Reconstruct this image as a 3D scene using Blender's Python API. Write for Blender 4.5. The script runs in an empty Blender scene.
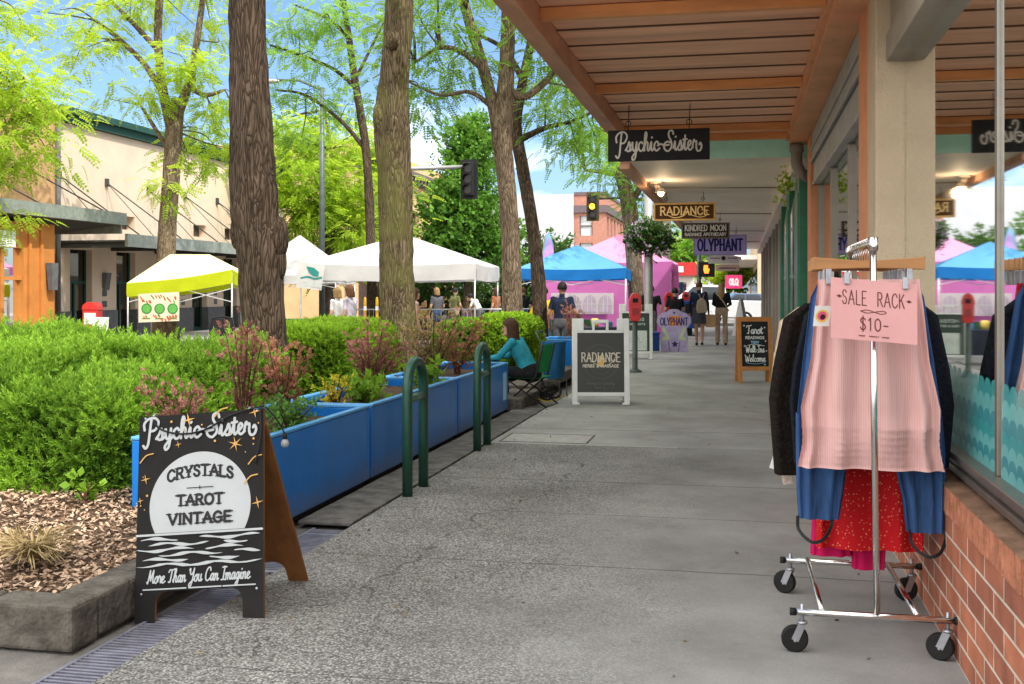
import bpy, bmesh, math, random
import numpy as np
from mathutils import Vector, Matrix
random.seed(7); rng = np.random.default_rng(11)
S = bpy.context.scene; COL = S.collection
PI = math.pi
# ---------------------------------------------------------------- camera frame (used to measure the place)
F, TH, HZ, CX, CAMZ = 1100.0, math.radians(11.8), 290.0, 512.0, 1.5
ct, st = math.cos(TH), math.sin(TH)
def atd(px, py, d):
    r = (px-CX)*d/F
    return Vector((r*ct-d*st, r*st+d*ct, CAMZ+(HZ-py)*d/F))
def gx(px, d, z=0.0):
    p = atd(px, HZ, d); p.z = z; return p
# ---------------------------------------------------------------- materials
MATS = {}
def nn(nt, t, **kw):
    n = nt.nodes.new(t)
    for k, v in kw.items(): setattr(n, k, v)
    return n
def c4(c): return (c[0], c[1], c[2], 1.0)
def mat(name, col, rough=0.6, metal=0.0, var=0.12, scale=6.0, bump=0.0, bscale=40.0, spec=0.5, emit=None, estr=0.0, stretch=(1,1,1), col2=None, coat=0.0, dirt=0.0):
    if name in MATS: return MATS[name]
    m = bpy.data.materials.new(name); m.use_nodes = True
    nt = m.node_tree; b = nt.nodes['Principled BSDF']; L = nt.links
    tc = nn(nt, 'ShaderNodeTexCoord'); mp = nn(nt, 'ShaderNodeMapping'); mp.inputs['Scale'].default_value = stretch
    L.new(tc.outputs['Object'], mp.inputs['Vector'])
    no = nn(nt, 'ShaderNodeTexNoise'); no.inputs['Scale'].default_value = scale; no.inputs['Detail'].default_value = 6; no.inputs['Roughness'].default_value = .65
    L.new(mp.outputs[0], no.inputs['Vector'])
    rp = nn(nt, 'ShaderNodeValToRGB')
    a = [max(0, x*(1-var)) for x in col]; z = [min(1, x*(1+var)) for x in col] if col2 is None else col2
    rp.color_ramp.elements[0].color = c4(a); rp.color_ramp.elements[1].color = c4(z)
    rp.color_ramp.elements[0].position = .32; rp.color_ramp.elements[1].position = .68
    L.new(no.outputs['Fac'], rp.inputs[0])
    out = rp.outputs[0]
    if dirt:
        n3 = nn(nt, 'ShaderNodeTexNoise'); n3.inputs['Scale'].default_value = scale*.3; n3.inputs['Detail'].default_value = 9; n3.inputs['Roughness'].default_value = .7
        L.new(tc.outputs['Object'], n3.inputs['Vector'])
        r3 = nn(nt, 'ShaderNodeMapRange'); r3.inputs[1].default_value = .5; r3.inputs[2].default_value = .75; r3.inputs[4].default_value = dirt
        L.new(n3.outputs['Fac'], r3.inputs[0])
        mx = nn(nt, 'ShaderNodeMixRGB', blend_type='MULTIPLY'); mx.inputs[2].default_value = (.35, .3, .25, 1)
        L.new(r3.outputs[0], mx.inputs[0]); L.new(out, mx.inputs[1]); out = mx.outputs[0]
    L.new(out, b.inputs['Base Color'])
    b.inputs['Roughness'].default_value = rough; b.inputs['Metallic'].default_value = metal
    b.inputs['Specular IOR Level'].default_value = spec if (rough < .5 or metal > .3) else spec*.3
    if coat: b.inputs['Coat Weight'].default_value = coat; b.inputs['Coat Roughness'].default_value = .08
    if emit: b.inputs['Emission Color'].default_value = c4(emit); b.inputs['Emission Strength'].default_value = estr
    if bump:
        n2 = nn(nt, 'ShaderNodeTexNoise'); n2.inputs['Scale'].default_value = bscale; n2.inputs['Detail'].default_value = 5
        L.new(mp.outputs[0], n2.inputs['Vector'])
        bp = nn(nt, 'ShaderNodeBump'); bp.inputs['Strength'].default_value = bump; bp.inputs['Distance'].default_value = .02
        L.new(n2.outputs['Fac'], bp.inputs['Height']); L.new(bp.outputs[0], b.inputs['Normal'])
    MATS[name] = m; return m
def leaf_mat(name, dark, light, trans, tmix=.35, mid=.5, rough=.5):
    if name in MATS: return MATS[name]
    m = bpy.data.materials.new(name); m.use_nodes = True
    nt = m.node_tree; L = nt.links; b = nt.nodes['Principled BSDF']; o = nt.nodes['Material Output']
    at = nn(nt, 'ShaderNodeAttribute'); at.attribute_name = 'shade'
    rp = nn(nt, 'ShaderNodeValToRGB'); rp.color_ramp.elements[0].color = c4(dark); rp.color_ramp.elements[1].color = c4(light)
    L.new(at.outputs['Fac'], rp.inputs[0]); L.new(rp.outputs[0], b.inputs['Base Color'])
    b.inputs['Roughness'].default_value = rough; b.inputs['Specular IOR Level'].default_value = .12
    t = nn(nt, 'ShaderNodeBsdfTranslucent')
    r2 = nn(nt, 'ShaderNodeValToRGB'); r2.color_ramp.elements[0].color = c4([x*.6 for x in trans]); r2.color_ramp.elements[1].color = c4(trans)
    L.new(at.outputs['Fac'], r2.inputs[0]); L.new(r2.outputs[0], t.inputs['Color'])
    mx = nn(nt, 'ShaderNodeMixShader'); mx.inputs[0].default_value = tmix
    L.new(b.outputs[0], mx.inputs[1]); L.new(t.outputs[0], mx.inputs[2]); L.new(mx.outputs[0], o.inputs['Surface'])
    MATS[name] = m; return m
def cloth_trans(name, col, tmix=.3, var=.06, rough=.8):
    if name in MATS: return MATS[name]
    m = mat(name, col, rough, var=var, scale=3, bump=.25, bscale=5)
    nt = m.node_tree; L = nt.links; b = nt.nodes['Principled BSDF']; o = nt.nodes['Material Output']
    t = nn(nt, 'ShaderNodeBsdfTranslucent'); t.inputs['Color'].default_value = c4(col)
    mx = nn(nt, 'ShaderNodeMixShader'); mx.inputs[0].default_value = tmix
    L.new(b.outputs[0], mx.inputs[1]); L.new(t.outputs[0], mx.inputs[2]); L.new(mx.outputs[0], o.inputs['Surface'])
    return m
def glass_mat(name, refl=.5, tint=(.6,.65,.63), rough=.02):
    if name in MATS: return MATS[name]
    m = bpy.data.materials.new(name); m.use_nodes = True
    nt = m.node_tree; L = nt.links; o = nt.nodes['Material Output']; nt.nodes.remove(nt.nodes['Principled BSDF'])
    g = nn(nt, 'ShaderNodeBsdfGlossy'); g.inputs['Roughness'].default_value = rough; g.inputs['Color'].default_value = (.95,.97,.97,1)
    t = nn(nt, 'ShaderNodeBsdfTransparent'); t.inputs['Color'].default_value = c4(tint)
    fr = nn(nt, 'ShaderNodeLayerWeight'); fr.inputs['Blend'].default_value = refl
    no = nn(nt, 'ShaderNodeTexNoise'); no.inputs['Scale'].default_value = .9; no.inputs['Detail'].default_value = 1
    bp = nn(nt, 'ShaderNodeBump'); bp.inputs['Strength'].default_value = .02; bp.inputs['Distance'].default_value = .05
    L.new(no.outputs['Fac'], bp.inputs['Height']); L.new(bp.outputs[0], g.inputs['Normal'])
    mx = nn(nt, 'ShaderNodeMixShader')
    L.new(fr.outputs['Fresnel'], mx.inputs[0]); L.new(t.outputs[0], mx.inputs[1]); L.new(g.outputs[0], mx.inputs[2]); L.new(mx.outputs[0], o.inputs['Surface'])
    MATS[name] = m; return m
# ---------------------------------------------------------------- object helpers
def props(o, label=None, cat=None, group=None, kind=None):
    if label: o['label'] = label
    if cat: o['category'] = cat
    if group: o['group'] = group
    if kind: o['kind'] = kind
    return o
def thing(name, label, cat, loc=(0,0,0), rz=0.0, group=None, roll=0.0):
    o = bpy.data.objects.new(name, None); COL.objects.link(o); o.location = loc; o.rotation_euler = (0, roll, rz)
    o.empty_display_size = .1
    return props(o, label, cat, group)
def copy_tree(o, label=None, loc=None, rz=None, parent=None):
    c = o.copy(); COL.objects.link(c)
    if parent: c.parent = parent
    if label: c['label'] = label
    if loc is not None: c.location = loc
    if rz is not None: c.rotation_euler = (0, 0, rz)
    for ch in list(o.children): copy_tree(ch, parent=c)
    return c
def link_mesh(name, me, parent=None):
    o = bpy.data.objects.new(name, me); COL.objects.link(o)
    if parent: o.parent = parent
    return o
class MB:
    def __init__(s): s.v = []; s.f = []; s.m = []; s.s = []
    def add(s, vs, fs, m=0, sm=False):
        k = len(s.v); s.v += [tuple(p) for p in vs]
        for f in fs: s.f.append(tuple(i+k for i in f)); s.m.append(m); s.s.append(sm)
    def box(s, x0, x1, y0, y1, z0, z1, m=0):
        s.add([(x0,y0,z0),(x1,y0,z0),(x1,y1,z0),(x0,y1,z0),(x0,y0,z1),(x1,y0,z1),(x1,y1,z1),(x0,y1,z1)],
              [(3,2,1,0),(4,5,6,7),(0,1,5,4),(1,2,6,5),(2,3,7,6),(3,0,4,7)], m)
    def cbox(s, c, sz, m=0): s.box(c[0]-sz[0]/2, c[0]+sz[0]/2, c[1]-sz[1]/2, c[1]+sz[1]/2, c[2]-sz[2]/2, c[2]+sz[2]/2, m)
    def bar(s, a, b, w, h, m=0, up=(0,0,1)):
        a = Vector(a); b = Vector(b); d = (b-a).normalized(); u = Vector(up)
        if abs(d.dot(u)) > .98: u = Vector((1,0,0))
        x = d.cross(u).normalized()*w/2; y = x.cross(d).normalized()*h/2
        s.add([a-x-y,a+x-y,a+x+y,a-x+y,b-x-y,b+x-y,b+x+y,b-x+y], [(0,1,2,3),(7,6,5,4),(0,4,5,1),(1,5,6,2),(2,6,7,3),(3,7,4,0)], m)
    def tube(s, pts, r, n=8, m=0, cap=True, sm=True, jit=0.0):
        pts = [Vector(p) for p in pts]; R = r if isinstance(r, (list, tuple)) else [r]*len(pts)
        t0 = (pts[1]-pts[0]).normalized(); u = Vector((0,0,1)) if abs(t0.z) < .9 else Vector((1,0,0))
        x = t0.cross(u).normalized(); vs = []
        for i, p in enumerate(pts):
            t = (pts[min(i+1, len(pts)-1)]-pts[max(i-1, 0)]).normalized()
            x = (x - t*x.dot(t)).normalized(); y = t.cross(x)
            for k in range(n):
                a = 2*PI*k/n; q = R[i]*(1+(random.uniform(-jit, jit) if jit else 0))
                vs.append(p + x*math.cos(a)*q + y*math.sin(a)*q)
        fs = [(i*n+k, i*n+(k+1)%n, (i+1)*n+(k+1)%n, (i+1)*n+k) for i in range(len(pts)-1) for k in range(n)]
        s.add(vs, fs, m, sm)
        if cap: 
            k = len(s.v)-len(vs)
            s.f.append(tuple(k+i for i in range(n))[::-1]); s.m.append(m); s.s.append(False)
            s.f.append(tuple(k+len(vs)-n+i for i in range(n))); s.m.append(m); s.s.append(False)
    def lathe(s, prof, c=(0,0,0), n=20, m=0, sm=True):
        vs = [(c[0]+r*math.cos(2*PI*k/n), c[1]+r*math.sin(2*PI*k/n), c[2]+z) for r, z in prof for k in range(n)]
        fs = [(i*n+k, i*n+(k+1)%n, (i+1)*n+(k+1)%n, (i+1)*n+k) for i in range(len(prof)-1) for k in range(n)]
        s.add(vs, fs, m, sm)
    def ell(s, c, r, m=0, nu=14, nv=9, rot=None):
        vs = []; 
        for j in range(nv+1):
            ph = PI*j/nv
            for i in range(nu):
                p = Vector((r[0]*math.sin(ph)*math.cos(2*PI*i/nu), r[1]*math.sin(ph)*math.sin(2*PI*i/nu), r[2]*math.cos(ph)))
                if rot is not None: p = rot @ p
                vs.append(p+Vector(c))
        fs = [((j+1)*nu+i, (j+1)*nu+(i+1)%nu, j*nu+(i+1)%nu, j*nu+i) for j in range(nv) for i in range(nu)]
        s.add(vs, fs, m, True)
    def prism(s, poly, axis, a, b, m=0):
        # poly: list of 2-D points; axis: 'x' -> poly in (y,z), 'y' -> (x,z), 'z' -> (x,y)
        def P(u, v, w): return {'x': (w,u,v), 'y': (u,w,v), 'z': (u,v,w)}[axis]
        n = len(poly); vs = [P(u,v,a) for u,v in poly]+[P(u,v,b) for u,v in poly]
        fs = [tuple(range(n))[::-1], tuple(range(n, 2*n))]+[(i,(i+1)%n,n+(i+1)%n,n+i) for i in range(n)]
        s.add(vs, fs, m)
    def quad(s, a, b, c, d, m=0): s.add([a,b,c,d], [(0,1,2,3)], m)
    def build(s, name, mats, parent=None, bevel=0.0, rec=True):
        me = bpy.data.meshes.new(name); me.from_pydata([tuple(v) for v in s.v], [], s.f)
        for mm in (mats if isinstance(mats, (list, tuple)) else [mats]): me.materials.append(mm)
        me.polygons.foreach_set('material_index', s.m); me.polygons.foreach_set('use_smooth', s.s)
        if rec:
            bm = bmesh.new(); bm.from_mesh(me); bmesh.ops.recalc_face_normals(bm, faces=bm.faces); bm.to_mesh(me); bm.free()
        me.update(); o = link_mesh(name, me, parent)
        if bevel:
            md = o.modifiers.new('bevel', 'BEVEL'); md.width = bevel; md.segments = 2; md.limit_method = 'ANGLE'; md.angle_limit = .6
        return o
def fast_mesh(name, V, Q, mats, mi=None, shade=None, parent=None):
    me = bpy.data.meshes.new(name); k = Q.shape[1]
    me.vertices.add(len(V)); me.vertices.foreach_set('co', V.astype(np.float32).ravel())
    me.loops.add(Q.size); me.loops.foreach_set('vertex_index', Q.astype(np.int32).ravel())
    me.polygons.add(len(Q)); me.polygons.foreach_set('loop_start', np.arange(0, Q.size, k, dtype=np.int32))
    for mm in (mats if isinstance(mats, (list, tuple)) else [mats]): me.materials.append(mm)
    if mi is not None: me.polygons.foreach_set('material_index', mi.astype(np.int32))
    if shade is not None:
        a = me.attributes.new('shade', 'FLOAT', 'FACE'); a.data.foreach_set('value', shade.astype(np.float32))
    me.update(calc_edges=True); me.validate()
    return link_mesh(name, me, parent)
def cr(pts, k=6):
    """Catmull-Rom samples through points of any dimension"""
    P = [np.array(p, float) for p in pts]
    if len(P) < 3: return P
    P = [2*P[0]-P[1]]+P+[2*P[-1]-P[-2]]; out = []
    for i in range(1, len(P)-2):
        for j in range(k):
            t = j/k; a, b, c, d = P[i-1], P[i], P[i+1], P[i+2]
            out.append(.5*((2*b)+(c-a)*t+(2*a-5*b+4*c-d)*t*t+(3*b-a-3*c+d)*t**3))
    out.append(P[-2]); return out
# ---------------------------------------------------------------- stroke lettering
SM, ST = 1, 0
CAP = {
'A':(.72,[(0,[(0,0),(.36,1),(.72,0)]),(0,[(.13,.36),(.59,.36)])]),
'B':(.6,[(0,[(0.05,0),(.05,1)]),(1,[(.05,1),(.4,.97),(.5,.77),(.35,.55),(.05,.53)]),(1,[(.05,.53),(.45,.5),(.58,.27),(.42,.03),(.05,0)])]),
'C':(.68,[(1,[(.64,.78),(.5,.96),(.3,1),(.08,.78),(.03,.5),(.08,.22),(.3,0),(.5,.04),(.66,.22)])]),
'D':(.68,[(0,[(.05,0),(.05,1)]),(1,[(.05,1),(.4,.96),(.63,.7),(.65,.4),(.45,.06),(.05,0)])]),
'E':(.55,[(0,[(.52,1),(.05,1),(.05,0),(.54,0)]),(0,[(.05,.52),(.42,.52)])]),
'F':(.52,[(0,[(.52,1),(.05,1),(.05,0)]),(0,[(.05,.52),(.42,.52)])]),
'G':(.72,[(1,[(.64,.8),(.5,.96),(.3,1),(.08,.78),(.03,.5),(.08,.22),(.3,0),(.52,.04),(.66,.2)]),(0,[(.66,.12),(.66,.45),(.42,.45)])]),
'H':(.66,[(0,[(.05,0),(.05,1)]),(0,[(.61,0),(.61,1)]),(0,[(.05,.52),(.61,.52)])]),
'I':(.22,[(0,[(.11,0),(.11,1)])]),
'K':(.64,[(0,[(.05,0),(.05,1)]),(0,[(.58,1),(.08,.45)]),(0,[(.25,.62),(.62,0)])]),
'L':(.52,[(0,[(.05,1),(.05,0),(.52,0)])]),
'M':(.86,[(0,[(.04,0),(.1,1),(.43,.25),(.76,1),(.82,0)])]),
'N':(.7,[(0,[(.05,0),(.05,1),(.65,0),(.65,1)])]),
'O':(.76,[(1,[(.38,1),(.12,.85),(.03,.5),(.12,.15),(.38,0),(.64,.15),(.73,.5),(.64,.85),(.38,1)])]),
'P':(.58,[(0,[(.05,0),(.05,1)]),(1,[(.05,1),(.42,.97),(.55,.74),(.42,.5),(.05,.46)])]),
'Q':(.76,[(1,[(.38,1),(.12,.85),(.03,.5),(.12,.15),(.38,0),(.64,.15),(.73,.5),(.64,.85),(.38,1)]),(0,[(.45,.25),(.75,-.1)])]),
'R':(.64,[(0,[(.05,0),(.05,1)]),(1,[(.05,1),(.42,.97),(.54,.75),(.42,.53),(.05,.5)]),(0,[(.3,.5),(.62,0)])]),
'S':(.56,[(1,[(.5,.82),(.38,.98),(.18,.97),(.06,.78),(.15,.6),(.4,.46),(.52,.25),(.4,.03),(.18,.01),(.03,.2)])]),
'T':(.66,[(0,[(.02,1),(.64,1)]),(0,[(.33,1),(.33,0)])]),
'U':(.66,[(1,[(.05,1),(.05,.4),(.14,.08),(.33,0),(.52,.08),(.61,.4),(.61,1)])]),
'V':(.7,[(0,[(0,1),(.35,0),(.7,1)])]),
'W':(.95,[(0,[(0,1),(.22,0),(.47,.8),(.72,0),(.95,1)])]),
'Y':(.66,[(0,[(0,1),(.33,.45),(.66,1)]),(0,[(.33,.45),(.33,0)])]),
'$':(.56,[(1,[(.5,.82),(.38,.95),(.18,.94),(.06,.78),(.15,.6),(.4,.46),(.52,.25),(.4,.06),(.18,.05),(.03,.2)]),(0,[(.28,1.12),(.28,-.12)])]),
'1':(.4,[(0,[(.05,.8),(.22,1),(.22,0)])]),
'0':(.6,[(1,[(.3,1),(.08,.8),(.04,.5),(.08,.2),(.3,0),(.52,.2),(.56,.5),(.52,.8),(.3,1)])]),
'9':(.55,[(1,[(.5,.7),(.3,.5),(.08,.7),(.28,1),(.48,.85),(.5,.6),(.42,.2),(.2,0)])]),
'-':(.5,[(0,[(.05,.45),(.45,.45)])]), '&':(.7,[(1,[(.65,0),(.2,.65),(.25,.95),(.42,.95),(.42,.7),(.1,.35),(.15,.03),(.4,.02),(.62,.4)])]),
"'":(.2,[(0,[(.1,1),(.08,.8)])]), '.':(.2,[(0,[(.08,0),(.1,.03)])]), ' ':(.38,[]),
}
SCR = {
'P':(1.25,[(1,[(.62,2.0),(.5,1.0),(.35,-.3),(.1,-.75),(-.15,-.5)]),(1,[(-.05,1.0),(-.1,1.6),(.35,2.05),(1.0,2.1),(1.35,1.65),(1.05,1.0),(.55,.85)])]),
's':(.72,[(1,[(-.1,.1),(.2,.55),(.38,1.05),(.5,.6),(.48,.15),(.22,-.02),(.05,.12)]),(1,[(.3,0),(.55,.05),(.75,.25)])]),
'y':(.85,[(1,[(0,.6),(.12,1.0),(.12,.35),(.3,.0),(.52,.25),(.66,1.0)]),(1,[(.66,1.0),(.6,.1),(.45,-.75),(.15,-1.0),(.08,-.65),(.5,-.15),(.9,.25)])]),
'c':(.72,[(1,[(.6,.8),(.42,1.0),(.12,.75),(.08,.3),(.28,0),(.5,.03),(.76,.25)])]),
'h':(.85,[(1,[(-.05,.2),(.28,1.1),(.42,1.8),(.3,2.05),(.18,1.6),(.12,.7),(.1,0)]),(1,[(.12,.45),(.35,.98),(.55,.85),(.52,.3),(.62,.0),(.9,.25)])]),
'i':(.5,[(1,[(-.05,.2),(.18,1.0),(.17,.3),(.28,.0),(.52,.25)]),(0,[(.24,1.42),(.28,1.48)])]),
't':(.55,[(1,[(-.05,.2),(.22,1.1),(.28,1.65),(.2,.4),(.3,.0),(.56,.25)]),(0,[(-.02,1.12),(.5,1.18)])]),
'e':(.7,[(1,[(-.05,.2),(.3,.5),(.48,.82),(.3,1.02),(.1,.7),(.12,.2),(.35,-.02),(.72,.25)])]),
'r':(.65,[(1,[(-.05,.2),(.15,1.1),(.25,.88),(.48,.92),(.46,.35),(.52,.02),(.7,.2)])]),
'~':(1.0,[(1,[(-.05,.2),(.15,1.1),(.25,.88),(.48,.92),(.46,.3),(.6,-.12),(.95,-.1),(1.15,.35),(1.0,.75),(.85,.55)])]),
'S':(1.35,[(1,[(1.3,1.75),(1.15,2.15),(.75,2.05),(.7,1.55),(1.0,1.0),(1.05,.35),(.6,-.1),(.15,.15),(.1,.65),(.5,.95),(.85,.85)]),(1,[(-.75,.55),(-.35,.7),(.1,.55),(.7,.6)])]),
'o':(.72,[(1,[(.38,1.0),(.08,.65),(.12,.12),(.38,0),(.58,.4),(.4,1.0),(.74,.85)])]),
'n':(.78,[(1,[(-.02,.8),(.1,1),(.12,.5),(.1,0)]),(1,[(.12,.45),(.35,.98),(.53,.82),(.5,.25),(.6,0),(.8,.25)])]),
'm':(1.15,[(1,[(-.02,.8),(.1,1),(.12,.5),(.1,0)]),(1,[(.12,.45),(.32,.98),(.48,.8),(.46,0)]),(1,[(.46,.45),(.68,.98),(.86,.82),(.84,.25),(.95,0),(1.15,.25)])]),
'u':(.8,[(1,[(0,.85),(.1,1),(.08,.3),(.28,0),(.5,.3),(.56,1)]),(1,[(.56,1),(.54,.25),(.62,0),(.82,.25)])]),
'a':(.8,[(1,[(.55,.85),(.32,1),(.06,.55),(.2,0),(.48,.35),(.57,1)]),(1,[(.57,1),(.55,.25),(.62,0),(.84,.25)])]),
'g':(.8,[(1,[(.55,.85),(.32,1),(.06,.55),(.2,.02),(.48,.35),(.57,1)]),(1,[(.57,1),(.54,0),(.4,-.8),(.12,-.9),(.1,-.6),(.5,-.1),(.84,.25)])]),
'l':(.45,[(1,[(-.05,.2),(.25,1.2),(.32,1.9),(.2,1.95),(.12,1.0),(.15,.15),(.3,0),(.5,.25)])]),
'k':(.75,[(1,[(-.05,.2),(.25,1.2),(.3,1.95),(.15,1.7),(.1,0)]),(1,[(.55,1),(.15,.5),(.4,.15),(.55,0),(.75,.2)])]),
'v':(.65,[(1,[(0,.9),(.1,1),(.2,.1),(.3,0),(.5,.95),(.7,.9)])]),
'd':(.8,[(1,[(.55,.85),(.32,1),(.06,.55),(.2,0),(.5,.35),(.62,1.9)]),(1,[(.62,1.9),(.55,.25),(.62,0),(.84,.25)])]),
'-':(.5,[(0,[(.05,.6),(.42,.6)])]),
'M':(1.3,[(1,[(-.1,.2),(.05,0),(.2,1.0),(.3,1.95)]),(1,[(.3,1.95),(.42,1.0),(.55,.4)]),(1,[(.55,.4),(.75,1.3),(.95,1.95)]),(1,[(.95,1.95),(.98,.6),(1.08,.05),(1.3,.25)])]),
'T':(1.0,[(1,[(0,1.55),(.2,1.9),(.6,1.85),(1.1,2.0)]),(1,[(.6,1.85),(.5,.6),(.4,.05),(.15,.1)])]),
'Y':(1.05,[(1,[(0,1.7),(.15,1.95),(.2,1.3),(.45,1.0),(.75,1.4),(.9,1.95)]),(1,[(.9,1.95),(.75,.3),(.55,-.6),(.25,-.75),(.2,-.4),(.6,.0),(1.05,.3)])]),
'C':(1.0,[(1,[(.95,1.5),(.8,1.95),(.4,1.85),(.1,1.1),(.15,.3),(.5,-.02),(1.0,.35)])]),
'I':(.75,[(1,[(.05,1.85),(.4,1.95),(.8,1.9)]),(1,[(.45,1.92),(.4,1.0),(.36,.05)]),(1,[(0,.0),(.4,.05),(.75,.0)])]),
'W':(1.4,[(1,[(0,1.9),(.15,1.5),(.25,.1),(.4,.1),(.7,1.4),(.78,.1),(.92,.1),(1.3,1.9)])]),
'O':(1.1,[(1,[(.5,1.95),(.1,1.3),(.1,.4),(.45,0),(.9,.5),(.95,1.4),(.5,1.95)])]),
' ':(.55,[]),
}
def text_strokes(txt, font, h, spacing=.16, slant=0.0, xscale=1.0):
    """strokes (lists of 2-D points) of one line with letter height h, and the line's width"""
    x = 0.0; out = []; sc = h/(2.0 if font is SCR else 1.0)
    for ch in txt:
        w, st_ = font.get(ch, font.get(ch.upper(), (.4, [])))
        for smooth, pts in st_:
            p = cr(pts, 5) if smooth else [np.array(q, float) for q in pts]
            out.append((smooth, [((x+q[0]+slant*q[1])*sc*xscale, q[1]*sc) for q in p]))
        x += w + (0 if font is SCR else spacing)
    return out, (x-(0 if font is SCR else spacing))*sc*xscale
class Ink:
    """flat lettering and drawing laid out in a sign's own plane (u right, v up), raised in tiny steps so that no strokes share a plane"""
    def __init__(s, lift=.002): s.mb = MB(); s.z = lift
    def ribbon(s, pts, w, m=0):
        P = [np.array(p, float) for p in pts]; n = len(P)
        if n < 2: return
        L = []; R = []
        for i in range(n):
            t = P[min(i+1, n-1)]-P[max(i-1, 0)]; l = math.hypot(*t) or 1e-9
            q = np.array((-t[1], t[0]))/l*w/2; L.append(P[i]+q); R.append(P[i]-q)
        z0 = s.z; vs = []; fs = []
        for i in range(n):
            z = z0+.00008*i/n; vs += [(L[i][0], L[i][1], z), (R[i][0], R[i][1], z)]
        fs = [(2*i, 2*i+1, 2*i+3, 2*i+2) for i in range(n-1)]
        s.mb.add(vs, fs, m); s.z += .000012
        for p, zz in ((P[0], z0-.000006), (P[-1], z0+.000086)): s.disc(p, w/2, m, z=zz, n=10)
    def poly(s, pts, m=0, z=None):
        z = s.z if z is None else z
        s.mb.add([(p[0], p[1], z) for p in pts], [tuple(range(len(pts)))], m); s.z += .000012
    def disc(s, c, r, m=0, z=None, n=32, ry=None):
        s.poly([(c[0]+r*math.cos(2*PI*k/n), c[1]+(ry or r)*math.sin(2*PI*k/n)) for k in range(n)], m, z)
    def line(s, pts, w, m=0):
        for a, b in zip(pts[:-1], pts[1:]): s.ribbon([a, b], w, m)
    def text(s, txt, font, cx, y, h, w, m=0, width=None, slant=0.0, spacing=.16, serif=0.0, arch=0.0):
        st_, W = text_strokes(txt, font, h, spacing, slant)
        k = 1.0 if width is None else width/W; W *= k
        def wp(p):
            x = p[0]*k-W/2; return (cx+x, y+p[1]+(arch*(1-(2*x/W)**2) if arch else 0))
        for smooth, p in st_:
            q = [wp(a) for a in p]
            if smooth: s.ribbon(q, w, m)
            else: s.line(q, w, m)
            if serif and not smooth:
                for e in (q[0], q[-1]): s.ribbon([(e[0]-serif, e[1]), (e[0]+serif, e[1])], w*.5, m)
    def star(s, c, r, m=0, pts=4, w=.25, rot=0.0):
        P = []
        for k in range(2*pts):
            a = PI*k/pts+PI/2+rot; q = r if k % 2 == 0 else r*w; P.append((c[0]+q*math.cos(a), c[1]+q*math.sin(a)))
        s.poly(P, m)
    def build(s, name, mats, parent, M=Matrix.Identity(4)):
        s.mb.v = [tuple(M @ Vector(v)) for v in s.mb.v]
        return s.mb.build(name, mats, parent, rec=False)
def frame(o, u, v):
    """matrix that lays (u,v,lift) coordinates onto the plane through o"""
    u = Vector(u).normalized(); v = Vector(v).normalized(); n = u.cross(v)
    return Matrix(((u.x,v.x,n.x,o[0]),(u.y,v.y,n.y,o[1]),(u.z,v.z,n.z,o[2]),(0,0,0,1)))
# ---------------------------------------------------------------- foliage
def leaflet(base, d, l, w, up=(0,0,1)):
    d = np.array(d, float); d /= np.linalg.norm(d); s = np.cross(d, up); s /= (np.linalg.norm(s) or 1)
    b = np.array(base, float)
    return [b, b+d*l*.45+s*w/2, b+d*l, b+d*l*.45-s*w/2]
def tmpl_frond(n=6):
    V = []
    for i in range(n):
        t = .12+.88*i/n
        for sg in (-1, 1): V += leaflet((t, 0, -.3*t*t), (.45, sg, -.25), .27*(1-.3*t), .15)
    V += leaflet((.98, 0, -.3), (1, 0, -.4), .22, .14)
    return np.array(V)
def tmpl_sprig(n=11, spread=.75, w=.17, l=.55, seed=1):
    r = random.Random(seed); V = []
    for i in range(n):
        t = .1+.8*i/n; a = i*2.4
        V += leaflet((t*.9, 0, 0), (1.0, spread*math.cos(a), spread*math.sin(a)), l*(1-.3*t)*r.uniform(.8,1.2), w, (math.sin(a+1), .3, math.cos(a+1)))
    return np.array(V)
def tmpl_leaves(n=6, l=.6, w=.38, seed=2):
    r = random.Random(seed); V = []
    for i in range(n):
        a = i*2.4+r.uniform(-.3,.3)
        V += leaflet((r.uniform(0,.5), 0, 0), (r.uniform(.1,.7), math.cos(a), math.sin(a)*.7), l*r.uniform(.7,1.2), w*r.uniform(.8,1.2), (.2,.2,1))
    return np.array(V)
FROND, SPRIG, LEAVES = tmpl_frond(), tmpl_sprig(), tmpl_leaves()
FINE = tmpl_sprig(14, 1.0, .085, .42, 5)
def basis(D, tilt=1.0):
    D = D/np.linalg.norm(D, axis=1, keepdims=True); up = np.zeros_like(D); up[:, 2] = 1
    up += rng.normal(0, .45*tilt, D.shape); s = np.cross(up, D); s /= np.linalg.norm(s, axis=1, keepdims=True)
    return np.stack([D, s, np.cross(D, s)], axis=2)
def scatter(T, P, D, sc, shade, jitter=.15):
    """copies of template T at P, pointing along D; returns verts, quads, per-face shade"""
    B = basis(D); V = np.einsum('nij,kj->nki', B, T)*sc[:, None, None] + P[:, None, :]
    k = len(T); nf = k//4
    Q = np.arange(len(P)*k).reshape(-1, 4); sh = np.repeat(shade, nf)+rng.normal(0, jitter, len(P)*nf)
    return V.reshape(-1, 3), Q, np.clip(sh, 0, 1)
def merge(parts):
    V = []; Q = []; H = []; k = 0
    for v, q, h in parts: V.append(v); Q.append(q+k); H.append(h); k += len(v)
    return np.concatenate(V), np.concatenate(Q), np.concatenate(H)
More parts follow.
